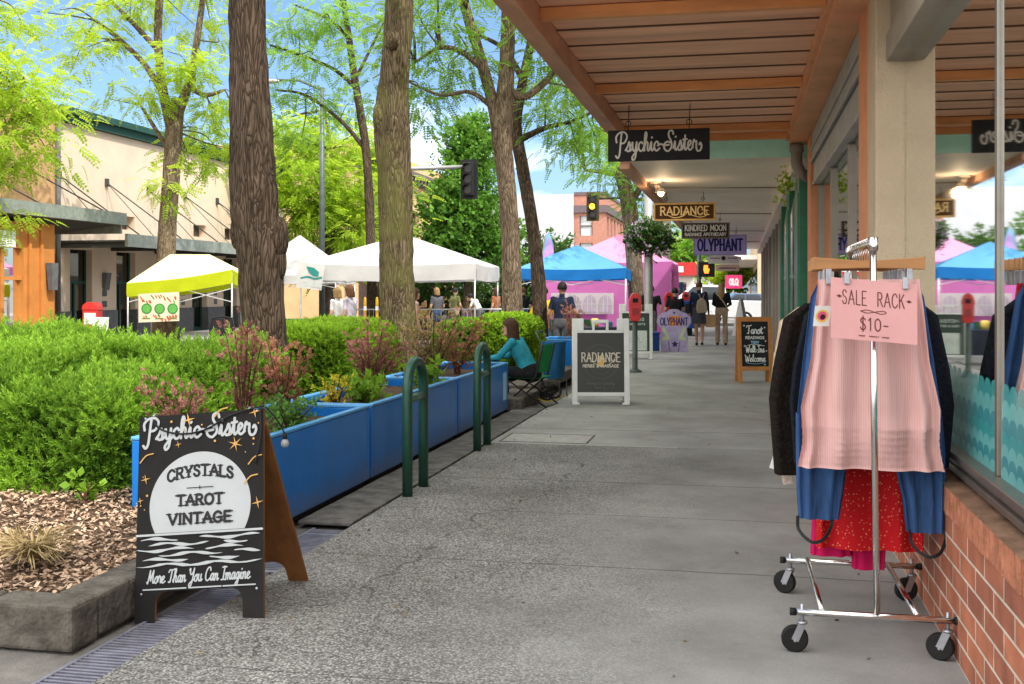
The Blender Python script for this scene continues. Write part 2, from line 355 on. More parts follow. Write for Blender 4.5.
def blob_points(c, r, n, clump=26, sig=.3, flat=.55):
    """points in an ellipsoid gathered in clumps with gaps between them"""
    m = max(3, n//clump); u = rng.normal(size=(m, 3)); u /= np.linalg.norm(u, axis=1, keepdims=True)
    rad = rng.uniform(.35, 1.0, m)**.6; C = np.array(c)+u*rad[:, None]*np.array(r)
    idx = rng.integers(0, m, n); off = rng.normal(size=(n, 3))*np.array((sig, sig, sig*flat))
    P = C[idx]+off; D = off*np.array((1, 1, .5))+(C[idx]-np.array(c))*.25+np.array((0, 0, -.1)); D += rng.normal(0, .16, D.shape)
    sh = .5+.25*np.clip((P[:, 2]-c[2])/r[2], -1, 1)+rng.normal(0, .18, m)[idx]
    return P, D, sh, C
# ================================================================ MATERIALS
M_conc = mat('concrete', (.30,.29,.27), .85, var=.2, scale=5, bump=.3, bscale=60, dirt=.35)
M_gutter = mat('gutter_concrete', (.20,.19,.175), .9, var=.25, scale=6, bump=.4, bscale=70, dirt=.5)
M_stone = mat('curb_stone', (.125,.113,.095), .9, var=.4, scale=9, bump=.9, bscale=28, dirt=.6)
M_paver = mat('dark_paver', (.15,.143,.135), .8, var=.45, scale=7, bump=.3, bscale=50)
M_asph = mat('asphalt', (.17,.165,.16), .9, var=.2, scale=2, bump=.3, bscale=80)
M_soil = mat('soil', (.09,.06,.04), .95, var=.5, scale=14, bump=1.0, bscale=30)
M_chip = mat('bark_chip', (.30,.19,.12), .9, var=.55, scale=9, bump=.3)
M_steel = mat('galvanised_steel', (.42,.43,.47), .42, .85, var=.2, scale=12)
M_grate = mat('grate_steel', (.30,.30,.37), .45, .55, var=.3, scale=10)
M_black = mat('black_plastic', (.02,.02,.022), .5)
M_rubber = mat('black_rubber', (.018,.018,.018), .6, var=.3)
M_chrome = mat('chrome', (.72,.70,.68), .18, 1.0, var=.06)
M_alu = mat('window_aluminium', (.24,.22,.19), .38, .75, var=.15, scale=4)
M_white = mat('white_paint', (.78,.78,.76), .5, var=.05)
M_whiteP = mat('white_plastic', (.74,.76,.74), .45, var=.06, dirt=.15)
M_stucco = mat('beige_stucco', (.54,.435,.30), .9, var=.08, scale=3, bump=.45, bscale=70, dirt=.15)
M_taupe = mat('taupe_paint', (.30,.265,.215), .6, var=.12, scale=3, dirt=.2)
M_orange = mat('orange_trim_paint', (.62,.26,.13), .55, var=.12, scale=4)
M_plank = mat('canopy_plank', (.84,.47,.30), .6, var=.22, scale=1.6, stretch=(.35,3,1), bump=.05, dirt=.25)
M_plankd = mat('canopy_plank_edge', (.13,.07,.045), .7)
M_joist = mat('canopy_joist', (.72,.33,.13), .55, var=.2, scale=3, stretch=(.4,2,2))
M_beam = mat('canopy_beam', (.56,.30,.19), .55, var=.2, scale=2.5, stretch=(2,.4,2), dirt=.25)
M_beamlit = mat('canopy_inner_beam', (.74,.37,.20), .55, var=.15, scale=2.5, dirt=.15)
M_mint = mat('mint_paint', (.52,.95,.78), .5, var=.06)
M_soffit = mat('soffit_paint', (.88,.78,.69), .6, var=.08, scale=1.2, dirt=.2)
M_green = mat('dark_green_paint', (.015,.16,.08), .4, var=.25, scale=4)
M_grayp = mat('grey_paint', (.36,.36,.34), .5, var=.15, scale=3, dirt=.2)
M_brown = mat('brown_paint', (.13,.06,.04), .5, var=.2)
M_dark = mat('dark_interior', (.05,.045,.04), .8, var=.3, scale=2)
M_glassR = glass_mat('shop_glass', .80, (.62,.66,.64), .025)
M_glassD = glass_mat('dark_glass', .55, (.25,.28,.28))
M_bulb = mat('lit_bulb', (1,.85,.6), .4, emit=(1,.75,.45), estr=9)
# brick
def brick_material():
    m = mat('red_brick', (.4,.15,.08)); nt = m.node_tree; L = nt.links; b = nt.nodes['Principled BSDF']
    tc = nn(nt, 'ShaderNodeTexCoord'); sx = nn(nt, 'ShaderNodeSeparateXYZ'); cx = nn(nt, 'ShaderNodeCombineXYZ')
    L.new(tc.outputs['Object'], sx.inputs[0]); L.new(sx.outputs['Y'], cx.inputs['X']); L.new(sx.outputs['Z'], cx.inputs['Y'])
    br = nn(nt, 'ShaderNodeTexBrick'); br.inputs['Scale'].default_value = 1.0; br.inputs['Brick Width'].default_value = .30; br.inputs['Row Height'].default_value = .093
    br.inputs['Mortar Size'].default_value = .0065; br.inputs['Mortar Smooth'].default_value = .2; br.inputs['Bias'].default_value = 0
    br.inputs['Color1'].default_value = (.47,.18,.105,1); br.inputs['Color2'].default_value = (.31,.12,.08,1); br.inputs['Mortar'].default_value = (.60,.52,.44,1)
    L.new(cx.outputs[0], br.inputs['Vector'])
    no = nn(nt, 'ShaderNodeTexNoise'); no.inputs['Scale'].default_value = 7; no.inputs['Detail'].default_value = 8; L.new(tc.outputs['Object'], no.inputs['Vector'])
    rp = nn(nt, 'ShaderNodeValToRGB'); rp.color_ramp.elements[0].position = .3; rp.color_ramp.elements[0].color = (.72,.70,.68,1); rp.color_ramp.elements[1].position = .7; rp.color_ramp.elements[1].color = (1.2,1.15,1.1,1)
    L.new(no.outputs['Fac'], rp.inputs[0])
    mx = nn(nt, 'ShaderNodeMixRGB', blend_type='MULTIPLY'); mx.inputs[0].default_value = 1
    L.new(br.outputs['Color'], mx.inputs[1]); L.new(rp.outputs[0], mx.inputs[2]); L.new(mx.outputs[0], b.inputs['Base Color'])
    bp = nn(nt, 'ShaderNodeBump'); bp.inputs['Strength'].default_value = .6; bp.inputs['Distance'].default_value = .006; bp.invert = True
    n4 = nn(nt, 'ShaderNodeMath', operation='ADD'); L.new(br.outputs['Fac'], n4.inputs[0])
    n5 = nn(nt, 'ShaderNodeTexNoise'); n5.inputs['Scale'].default_value = 90; L.new(tc.outputs['Object'], n5.inputs['Vector'])
    n6 = nn(nt, 'ShaderNodeMath', operation='MULTIPLY'); n6.inputs[1].default_value = .4; L.new(n5.outputs['Fac'], n6.inputs[0]); L.new(n6.outputs[0], n4.inputs[1])
    L.new(n4.outputs[0], bp.inputs['Height']); L.new(bp.outputs[0], b.inputs['Normal']); b.inputs['Roughness'].default_value = .82
    return m
M_brick = brick_material()
M_brickr = mat('rowlock_brick', (.42,.17,.10), .85, var=.35, scale=11, bump=.4, bscale=60)
M_mortar = mat('mortar', (.56,.49,.41), .95, var=.15)
M_sill = mat('brick_sill_top', (.19,.115,.075), .85, var=.35, scale=7, bump=.4, dirt=.5)
def sidewalk_material():
    m = mat('sidewalk_surface', (.3,.3,.3)); nt = m.node_tree; L = nt.links; b = nt.nodes['Principled BSDF']
    tc = nn(nt, 'ShaderNodeTexCoord'); O = tc.outputs['Object']; sx = nn(nt, 'ShaderNodeSeparateXYZ'); L.new(O, sx.inputs[0])
    def math_(op, a, b_=None, c=None):
        n = nn(nt, 'ShaderNodeMath', operation=op)
        for i, q in enumerate((a, b_, c)):
            if q is None: continue
            if isinstance(q, (int, float)): n.inputs[i].default_value = q
            else: L.new(q, n.inputs[i])
        return n.outputs[0]
    def noise(sc, det=5, rough=.6):
        n = nn(nt, 'ShaderNodeTexNoise'); n.inputs['Scale'].default_value = sc; n.inputs['Detail'].default_value = det; n.inputs['Roughness'].default_value = rough; L.new(O, n.inputs['Vector']); return n.outputs['Fac']
    def ramp(f, p0, c0, p1, c1):
        r = nn(nt, 'ShaderNodeValToRGB'); r.color_ramp.elements[0].position = p0; r.color_ramp.elements[0].color = c4(c0); r.color_ramp.elements[1].position = p1; r.color_ramp.elements[1].color = c4(c1); L.new(f, r.inputs[0]); return r.outputs[0]
    def mix(f, a, c, bt='MIX'):
        n = nn(nt, 'ShaderNodeMixRGB', blend_type=bt)
        if isinstance(f, (int, float)): n.inputs[0].default_value = f
        else: L.new(f, n.inputs[0])
        for i, q in ((1, a), (2, c)):
            if isinstance(q, tuple): n.inputs[i].default_value = c4(q)
            else: L.new(q, n.inputs[i])
        return n.outputs[0]
    # pebbles of the exposed aggregate
    vo = nn(nt, 'ShaderNodeTexVoronoi'); vo.inputs['Scale'].default_value = 88; L.new(O, vo.inputs['Vector'])
    vb = nn(nt, 'ShaderNodeRGBToBW'); L.new(vo.outputs['Color'], vb.inputs[0])
    peb = ramp(vb.outputs[0], .12, (.17,.17,.165), .88, (.52,.52,.505))
    edge = ramp(vo.outputs['Distance'], .25, (1,1,1), .62, (.40,.39,.37))
    agg = mix(.85, peb, edge, 'MULTIPLY')
    fine = ramp(noise(150, 3), .3, (.265,.266,.262), .7, (.345,.346,.34))
    # aggregate is worn smooth towards the shop fronts
    wear = math_('ADD', sx.outputs['X'], math_('MULTIPLY', math_('SUBTRACT', noise(.55, 4), .5), 2.2))
    wm = nn(nt, 'ShaderNodeMapRange'); wm.inputs[1].default_value = -1.5; wm.inputs[2].default_value = -.2; L.new(wear, wm.inputs[0])
    far = nn(nt, 'ShaderNodeMapRange'); far.inputs[1].default_value = 10.55; far.inputs[2].default_value = 10.6; L.new(sx.outputs['Y'], far.inputs[0])
    smooth = math_('MAXIMUM', wm.outputs[0], math_('MULTIPLY', far.outputs[0], .75))
    near = mix(math_('MULTIPLY', smooth, .92), agg, fine)
    col = mix(math_('MULTIPLY', far.outputs[0], .55), near, (.42,.425,.42))
    big = ramp(noise(.9, 7, .65), .3, (.66,.65,.63), .72, (1.2,1.2,1.19))
    col = mix(1.0, col, big, 'MULTIPLY')
    # grime near the wall and drips
    st1 = ramp(noise(2.6, 8, .75), .58, (1,1,1), .8, (.55,.53,.5)); col = mix(.8, col, st1, 'MULTIPLY')
    gum = nn(nt, 'ShaderNodeTexVoronoi'); gum.inputs['Scale'].default_value = 1.7; L.new(O, gum.inputs['Vector'])
    col = mix(1.0, col, ramp(gum.outputs['Distance'], .026, (.55,.54,.53), .036, (1,1,1)), 'MULTIPLY')
    # joints across the pavement, wobbling a little
    wob = math_('MULTIPLY', math_('SUBTRACT', noise(3.5, 6), .5), .05)
    yy = math_('ADD', sx.outputs['Y'], wob)
    crack = None
    for y0, w in ((4.05,.006), (5.93,.009), (7.3,.007), (8.55,.011), (11.75,.014), (13.9,.011), (16.6,.008), (19.4,.008), (22.2,.008), (25,.008), (28,.01), (31,.01), (34,.01)):
        l = math_('LESS_THAN', math_('ABSOLUTE', math_('SUBTRACT', yy, y0)), w); crack = l if crack is None else math_('MAXIMUM', crack, l)
    # one lengthwise crack in the aggregate
    wob2 = math_('MULTIPLY', math_('SUBTRACT', noise(1.6, 4, .55), .5), .9)
    xx = math_('ADD', math_('ADD', sx.outputs['X'], wob2), math_('MULTIPLY', sx.outputs['Y'], -.13))
    l2 = math_('MULTIPLY', math_('LESS_THAN', math_('ABSOLUTE', math_('SUBTRACT', xx, -2.55)), math_('MULTIPLY', noise(14, 3), .022)), math_('GREATER_THAN', noise(1.9, 2), .44))
    l2 = math_('MULTIPLY', l2, math_('LESS_THAN', sx.outputs['Y'], 9.5)); crack = math_('MAXIMUM', crack, l2)
    col = mix(math_('MULTIPLY', crack, .62), col, (.05,.05,.045))
    lj = math_('MULTIPLY', math_('LESS_THAN', math_('ABSOLUTE', math_('SUBTRACT', sx.outputs['Y'], 10.57)), .02), math_('LESS_THAN', sx.outputs['X'], -.6)); col = mix(math_('MULTIPLY', lj, .6), col, (.55,.54,.5))
    L.new(col, b.inputs['Base Color']); b.inputs['Roughness'].default_value = .78; b.inputs['Specular IOR Level'].default_value = .15
    bp = nn(nt, 'ShaderNodeBump'); bp.inputs['Distance'].default_value = .008; bp.invert = True
    L.new(math_('MULTIPLY', math_('SUBTRACT', 1.0, smooth), .75), bp.inputs['Strength'])
    L.new(vo.outputs['Distance'], bp.inputs['Height']); L.new(bp.outputs[0], b.inputs['Normal'])
    return m
M_walk = sidewalk_material()
# ================================================================ CAMERA, SKY, SUN
cam = bpy.data.cameras.new('camera'); co = bpy.data.objects.new('camera', cam); COL.objects.link(co); S.camera = co
co.location = (0, 0, CAMZ); co.rotation_euler = (PI/2, 0, TH)
cam.sensor_width = 36; cam.lens = F/1024*36; cam.shift_y = -(342-HZ)/1024; cam.clip_end = 3000; cam.clip_start = .05
SUN = Vector((.52, -.36, .775)).normalized()
W = bpy.data.worlds.new('World'); S.world = W; W.use_nodes = True
nt = W.node_tree; L = nt.links; bg = nt.nodes['Background']
sky = nn(nt, 'ShaderNodeTexSky'); sky.sky_type = 'NISHITA'; sky.sun_disc = False
sky.sun_elevation = math.asin(SUN.z); sky.sun_rotation = math.atan2(SUN.x, SUN.y); sky.air_density = 1.0; sky.dust_density = 1.2; sky.ozone_density = 1.6
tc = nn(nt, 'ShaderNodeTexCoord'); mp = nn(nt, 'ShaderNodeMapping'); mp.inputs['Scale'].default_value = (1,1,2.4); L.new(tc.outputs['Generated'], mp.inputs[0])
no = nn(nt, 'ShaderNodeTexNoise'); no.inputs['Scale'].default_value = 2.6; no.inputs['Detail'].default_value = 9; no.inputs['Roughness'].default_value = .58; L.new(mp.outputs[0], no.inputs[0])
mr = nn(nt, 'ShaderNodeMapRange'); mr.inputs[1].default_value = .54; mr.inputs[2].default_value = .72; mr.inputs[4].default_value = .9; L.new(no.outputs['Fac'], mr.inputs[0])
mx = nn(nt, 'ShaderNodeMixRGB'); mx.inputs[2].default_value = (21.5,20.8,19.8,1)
# unseen cloud bank added overhead and behind to brighten shade, open blue sky ahead
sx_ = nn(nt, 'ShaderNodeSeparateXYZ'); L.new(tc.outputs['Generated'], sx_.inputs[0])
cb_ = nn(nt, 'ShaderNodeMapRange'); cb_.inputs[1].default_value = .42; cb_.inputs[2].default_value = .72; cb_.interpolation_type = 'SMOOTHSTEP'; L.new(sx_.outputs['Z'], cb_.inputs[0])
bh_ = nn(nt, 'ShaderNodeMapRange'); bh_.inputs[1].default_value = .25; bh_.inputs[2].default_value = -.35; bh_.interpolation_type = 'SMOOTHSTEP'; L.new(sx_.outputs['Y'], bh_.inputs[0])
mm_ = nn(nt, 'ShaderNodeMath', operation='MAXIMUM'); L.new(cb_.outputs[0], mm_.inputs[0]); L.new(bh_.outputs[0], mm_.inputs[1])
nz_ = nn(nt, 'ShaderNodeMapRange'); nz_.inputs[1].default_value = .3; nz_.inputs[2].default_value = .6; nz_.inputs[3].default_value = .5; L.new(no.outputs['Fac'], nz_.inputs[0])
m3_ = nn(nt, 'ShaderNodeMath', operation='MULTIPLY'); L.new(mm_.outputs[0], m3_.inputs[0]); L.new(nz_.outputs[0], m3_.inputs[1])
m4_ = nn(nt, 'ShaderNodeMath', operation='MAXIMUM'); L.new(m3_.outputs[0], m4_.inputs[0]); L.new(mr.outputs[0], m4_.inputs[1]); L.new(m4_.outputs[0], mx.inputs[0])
hz = nn(nt, 'ShaderNodeMixRGB', blend_type='ADD'); hz.inputs[0].default_value = 1.0; hz.inputs[2].default_value = (.12,.15,.2,1)   # thin haze layer added to lift the skylight
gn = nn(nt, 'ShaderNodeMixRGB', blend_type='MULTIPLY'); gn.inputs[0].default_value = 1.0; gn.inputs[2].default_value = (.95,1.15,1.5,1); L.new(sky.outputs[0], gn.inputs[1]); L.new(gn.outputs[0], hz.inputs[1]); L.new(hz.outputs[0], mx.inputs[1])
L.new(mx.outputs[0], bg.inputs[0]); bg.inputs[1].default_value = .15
sl = bpy.data.lights.new('sun', 'SUN'); sl.energy = 4.6; sl.angle = math.radians(.5); sl.color = (1,.955,.88)
so = bpy.data.objects.new('sun', sl); COL.objects.link(so); so.rotation_euler = SUN.to_track_quat('Z', 'Y').to_euler()
S.view_settings.view_transform = 'Standard'; S.view_settings.look = 'None'; S.view_settings.exposure = 0
S.render.engine = 'CYCLES'; S.cycles.max_bounces = 12; S.cycles.diffuse_bounces = 7; S.cycles.transparent_max_bounces = 16
S.cycles.use_denoising = True; S.cycles.sample_clamp_indirect = 6
# ================================================================ GROUND
def struct(o): return props(o, kind='structure')
m = MB(); m.quad((-900,-300,-.17), (900,-300,-.17), (900,1500,-.17), (-900,1500,-.17)); struct(m.build('ground', M_asph))
m = MB(); m.box(-2.43, 1.3, -4, 46.5, -.16, 0); struct(m.build('sidewalk', M_walk))
m = MB(); m.box(-13, -2.45, -4, 4.19, -.16, -.058); m.box(-3.9, -2.45, 4.19, 15, -.16, -.06); struct(m.build('gutter_pavement', M_gutter))
m = MB()
y = 6.75
while y < 13.6:
    l = .62; m.box(-2.84, -2.475, y, y+l-.02, -.03, -.006+random.uniform(-.003,.003)); y += l
struct(m.build('paver_strip', M_paver, bevel=.006))
m = MB(); m.quad((-16.3,-60,-.15), (-6.2,-60,-.15), (-6.2,260,-.15), (-16.3,260,-.15)); m.quad((-120,47.5,-.146), (-16.3,47.5,-.146), (-16.3,56,-.146), (-120,56,-.146)); m.quad((-6.19,47.6,-.146), (90,47.6,-.146), (90,58,-.146), (-6.19,58,-.146)); struct(m.build('road', M_asph))
m = MB(); m.box(-19.99, -16.3, -60, 47.4, -.16, -.005); struct(m.build('far_sidewalk', M_conc))
# kerb stones round the tree bed
m = MB()
y = 4.2
for k, l in enumerate((.95,.98)):
    m.box(-3.0, -2.79, y+(.205 if k == 0 else 0), y+l-.01, -.04, .15); y += l
x = -2.79
for k, l in enumerate((.44,.72,.8,.9,.85,.9,.9,.9)):
    m.box(x-l+.012, x, 4.2, 4.40, -.05, .15-.004*(k % 2)); x -= l
m.box(-3.15, -2.72, 13.62, 15.0, -.03, .13); m.box(-3.35, -2.9, 15.4, 21.5, -.03, .14)
m.box(-6.4, -6.2, 4.4, 40, -.16, .1)
struct(m.build('bed_kerb', M_stone, bevel=.018))
# soil and bark mulch in the tree bed
def hill(x, y): return .115 + .10*max(0, min(1, (-3.0-x)/1.2))*max(0, min(1, (y-4.4)/1.4)) + .015*math.sin(5*x+2*y)
m = MB(); nx, ny = 40, 60
for j in range(ny+1):
    for i in range(nx+1):
        X = -9.2+i*(6.22/nx); Y = 4.38+j*(18/ny); m.v.append((X, Y, hill(X, Y) if Y < 6.2 or X < -3.8 else .02))
for j in range(ny):
    for i in range(nx): a = j*(nx+1)+i; m.f.append((a,a+1,a+nx+2,a+nx+1)); m.m.append(0); m.s.append(True)
struct(m.build('bed_soil', M_soil))
N = 15000; X = rng.uniform(-6.2,-3.0,N); Y = rng.uniform(4.4,7.3,N); keep = ~((X > -3.72) & (Y > 6.1)); X, Y = X[keep], Y[keep]; N = len(X)
Z = np.array([hill(a, b) for a, b in zip(X, Y)])+rng.uniform(.0,.022,N)
T = np.array([(-.5,-.5,0),(.5,-.4,.1),(.45,.5,0),(-.5,.4,.12)]); ang = rng.uniform(0,2*PI,N)
D = np.stack([np.cos(ang), np.sin(ang), rng.normal(0,.35,N)], 1); B = basis(D, .8)
sc = np.stack([rng.uniform(.014,.048,N), rng.uniform(.007,.02,N), rng.uniform(.01,.03,N)], 1)
V = np.einsum('nij,nkj->nki', B, T[None]*sc[:,None,:])+np.stack([X,Y,Z],1)[:,None,:]
M_chips = leaf_mat('bark_mulch', (.20,.12,.075), (.72,.53,.38), (.1,.06,.03), .04, rough=.9)
props(fast_mesh('bark_mulch', V.reshape(-1,3), np.arange(N*4).reshape(-1,4), M_chips, shade=np.clip(rng.normal(.5,.28,N),0,1)), 'loose brown bark mulch covering the tree bed by the kerb', 'mulch', kind='stuff')
# drain grate
t = thing('drain_grate', 'long slotted metal drain grate running beneath the painted board', 'drain grate', (-2.59,0,-.057))
m = MB(); m.box(-.125,-.105,1.0,6.7,0,.022); m.box(.105,.125,1.0,6.7,0,.022)
for k in range(7): m.box(-.105,.105,1.0+k*.92,1.03+k*.92,.002,.0205)
m.build('grate_frame', M_grate, t, bevel=.003)
m = MB(); y = 1.04
while y < 6.68:
    m.box(-.1045,.1045,y,y+.016,.004,.0195); y += .034
m.build('slotted_panel', M_grate, t)
m = MB(); m.box(-.104,.104,1.0,6.7,.0005,.002); m.build('channel', M_black, t)
# small leaf litter on the pavement
N = 260; X = rng.uniform(-2.42,.8,N); X = np.where(rng.random(N) < .5, -2.43+.25*rng.random(N)**2, X); Y = rng.uniform(2.6,16,N)
D = np.stack([rng.normal(size=N), rng.normal(size=N), rng.normal(0,.15,N)], 1)
v, q, h = scatter(np.array(leaflet((0,0,0),(1,0,0),1,.5)), np.stack([X,Y,np.full(N,.006)],1), D, rng.uniform(.012,.035,N), rng.uniform(0,1,N))
props(fast_mesh('leaf_litter', v, q, leaf_mat('litter', (.05,.035,.02), (.3,.22,.1), (.1,.08,.03), .1), shade=h), 'tiny dry leaves strewn over the pavement', 'leaf litter', kind='stuff')
# utility cover
t = thing('utility_cover', 'flat rectangular pale utility cover set into the pavement', 'utility cover', gx(548,8.15,0.001+1100*1.5/8.15*0))
p = atd(548, 438.5, 1650/148.5); t.location = (p.x, p.y, 0)
m = MB(); m.box(-.42,.42,-.3,.3,.0,.003); m.build('cover_plate', mat('cover_plate', (.4,.39,.37), .7, var=.2, scale=8), t)
m = MB(); 
for a in ((-.44,.44,-.32,-.305),(-.44,.44,.305,.32),(-.44,-.425,-.305,.305),(.425,.44,-.305,.305)): m.box(*a, 0, .005)
m.build('cover_frame', mat('cover_frame', (.12,.12,.115), .6), t)
# ================================================================ OUR SHOP FRONT
YP = 6.87                       # the pillar's near face
bld = thing('shop_building', 'near shop with brick base, big display window and planked canopy', 'building', (.85,0,0))
bx = .85
def P_(mb, name, mats, parent=None, bevel=0.0):
    mb.v = [(a-bx, b, c) for a, b, c in mb.v]; return mb.build(name, mats, parent or bld, bevel)
m = MB(); m.box(.85, 1.25, -3, YP-.002, 0, .555); bb = P_(m, 'brick_base', M_brick)
m = MB(); m.box(.846, .93, -3, YP-.004, .556, .668, 1); y = -2.98
while y < YP-.07:
    m.box(.836+random.uniform(0,.006), .93, y, y+.062, .557, .6745); y += .076
rb = P_(m, 'rowlock_course', [M_brickr, M_mortar], bevel=.004)
m = MB(); m.add([(.836,-3,.676),(1.06,-3,.70),(1.06,YP-.01,.70),(.836,YP-.01,.676)], [(0,1,2,3)]); P_(m, 'window_sill', M_sill)
m = MB(); m.box(.85-.012,.85-.002,2.9,3.35,.06,.26)
for k in range(9): m.box(.85-.024,.85-.012,2.93+k*.045,2.955+k*.045,.075,.245,1)
P_(m, 'wall_vent', [M_dark, M_brown])
m = MB(); m.box(.78, 1.25, YP, 7.26, -.01, 3.46); P_(m, 'pillar', M_stucco, bevel=.012)
m = MB(); m.box(.84, .99, -3, YP-.003, 2.86, 3.02); m.box(.865,.985,-3,YP-.003,3.021,3.3); m.box(.83,1.1,-3,YP-.003,3.301,3.45); P_(m, 'window_header', M_taupe, bevel=.008)
# display window: frame, mullions, two panes
m = MB(); XG = .95
for dx, z0, z1 in ((.0,.705,.735),(.014,.736,.765),(-.012,.766,.80)): m.box(XG-.05+dx, XG+.05+dx, -3, YP-.006, z0, z1)
for ym in (4.43, .9): m.box(XG-.014, XG+.03, ym-.02, ym+.02, .80, 2.855)
pass
wf = P_(m, 'display_window', M_alu, bevel=.005)
for a, b in ((-3, .878), (.922, 4.408), (4.452, YP-.004)):
    m = MB(); m.quad((XG,a,.80), (XG,b,.80), (XG,b,2.855), (XG,a,2.855)); P_(m, 'pane', M_glassR, wf)
M_teal = mat('teal_decal', (.05,.42,.42), .35, var=.1); M_teal2 = mat('light_teal_decal', (.22,.62,.60), .35, var=.1); M_teal3 = mat('deep_teal_decal', (.02,.27,.33), .35, var=.1)
for q_ in (M_teal, M_teal2, M_teal3): q_.node_tree.nodes['Principled BSDF'].inputs['Alpha'].default_value = .5
def wave_rows(y0, y1):
    m0 = MB()
    for r, (zt, mi) in enumerate(((1.15,0),(1.09,1),(1.03,2),(.975,0),(.93,1),(.885,2),(.845,1))):
        w = .115; n = int((y1-y0)/w)
        for k in range(n):
            c = y0+(k+.5)*w; X = XG-.0015-.0006*r
            pts = [(X, c-w/2*1.0, .801)]+[(X, c-w/2*math.cos(PI*j/8), zt-.03+.035*math.sin(PI*j/8)) for j in range(9)]+[(X, c+w/2, .801)]
            m0.add(pts, [tuple(range(len(pts)))], mi)
    return m0
for a, b in ((.93,4.40),(4.46,6.84)): P_(wave_rows(a, b), 'wave_decal', [M_teal, M_teal2, M_teal3], wf)
# room behind the window
m = MB(); m.box(1.3, 5.5, -3, YP, .3, .34); m.box(5.5, 5.6, -3, YP, .34, 3.45); m.box(1.3, 5.5, YP+.01, YP+.1, .34, 3.45); m.box(1.3, 5.6, -3.1, -3.0, .34, 3.45); P_(m, 'interior', mat('shop_interior', (.5,.42,.32), .8, var=.3, scale=2))
m = MB()
for k in range(9): m.box(3.2, 3.8, -1+k*.8, -.45+k*.8, .34, 1.2+.4*random.random(), k % 3)
P_(m, 'shelf_goods', [mat('goods_tan', (.35,.22,.12)), mat('goods_rose', (.4,.12,.12)), mat('goods_cream', (.5,.45,.36))])
# canopy
m = MB(); ZS = 3.45
y = 5.4
while y < 14.2:
    w = .553; y1 = min(y+w, 14.2)
    m.add([(-1.36,y,ZS-.006),(.60,y,ZS-.006),(.60,y1-.004,ZS+.008),(-1.36,y1-.004,ZS+.008)], [(0,1,2,3)], 0)
    m.add([(-1.36,y,ZS-.006),(.60,y,ZS-.006),(.60,y-.002,ZS+.020),(-1.36,y-.002,ZS+.020)], [(0,1,2,3)], 1); y += w
m.box(-1.5,.9,5.4,14.2,ZS+.04,ZS+.16,1)
cn = P_(m, 'canopy', [M_plank, M_plankd])
m = MB(); m.box(-1.50,-1.365,5.4,14.22,3.28,3.62); m.box(-1.53,-1.50,5.4,14.22,3.60,3.66); 
for k in range(24):
    for zz in (3.36, 3.52): m.cbox((-1.506, 5.6+k*.36, zz), (.012,.03,.03), 1)
P_(m, 'outer_beam', [M_beam, M_black], cn)
m = MB(); m.box(.58,.84,5.4,14.22,3.31,3.46); m.box(.545,.579,5.4,14.22,3.37,3.46); y = 5.45
while y < 14.2: m.cbox((.832, y, 3.304), (.02,.03,.012), 1); y += .065
P_(m, 'inner_beam', [M_beamlit, M_soffit], cn)
for yj in (5.46, 7.5, 10.4, 13.15, 13.95):
    m = MB(); m.box(-1.363, .543, yj-.035, yj+.035, 3.365, 3.448); P_(m, 'joist', M_joist, cn, bevel=.004)
# upper wall and roof over the shop, unseen, shaped to shade the sidewalk
m = MB(); m.box(.86, 8, -7, 13.9, 3.65, 6.4); m.box(.80, 8, -7, 13.9, 6.401, 6.55); P_(m, 'upper_wall', M_stucco)
# second bay: orange jambs, siding, recessed window
m = MB(); m.box(.775, 1.2, 7.262, 7.78, 0, 3.46); P_(m, 'jamb', M_orange, bevel=.006)
m = MB(); m.box(.775, 1.2, 13.15, 13.72, 0, 3.30); P_(m, 'jamb', M_orange, bevel=.006)
m = MB(); m.box(.79, 1.2, 7.785, 13.14, 2.98, 3.3); m.box(.77, .79, 7.785, 13.14, 3.10, 3.13); m.box(.77,.79,7.785,13.14,2.96,3.0); m.box(.81,1.2,7.785,13.14,2.72,2.978); m.box(.795,.81,7.785,13.14,2.71,2.74); P_(m, 'lintel', M_grayp, bevel=.004)
m = MB(); m.box(.82, 1.2, 7.785, 13.14, 0, .62); P_(m, 'stall_riser', M_taupe)
m = MB()
for yv in (7.82, 9.5, 11.3, 13.1): m.box(.86,.93,yv-.03,yv+.03,.621,2.715)
m.box(.862,.928,7.79,13.13,.622,.68); pass
w2 = P_(m, 'side_window', M_taupe, bevel=.004)
for a, b in ((7.85,9.47),(9.53,11.27),(11.33,13.07)):
    m = MB(); m.quad((.895,a,.68),(.895,b,.68),(.895,b,2.7),(.895,a,2.7)); P_(m, 'pane', M_glassD, w2)
m = MB(); m.box(.856,.8595,10.9,11.5,1.35,1.75); P_(m, 'window_notice', M_white, w2)
m = MB(); m.box(1.9,2.0,7.3,13.7,0,3.4); P_(m, 'back_partition', mat('back_partition', (.30,.25,.19), .8, var=.4, scale=1.5))
# downpipe
m = MB(); m.tube([(.66,13.98,3.3),(.66,13.98,3.05),(.72,14.0,2.92),(.80,14.02,2.82)], .07, 12); m.tube([(.66,13.98,3.2),(.66,13.98,3.29)], .085, 12); P_(m, 'downpipe', M_taupe)
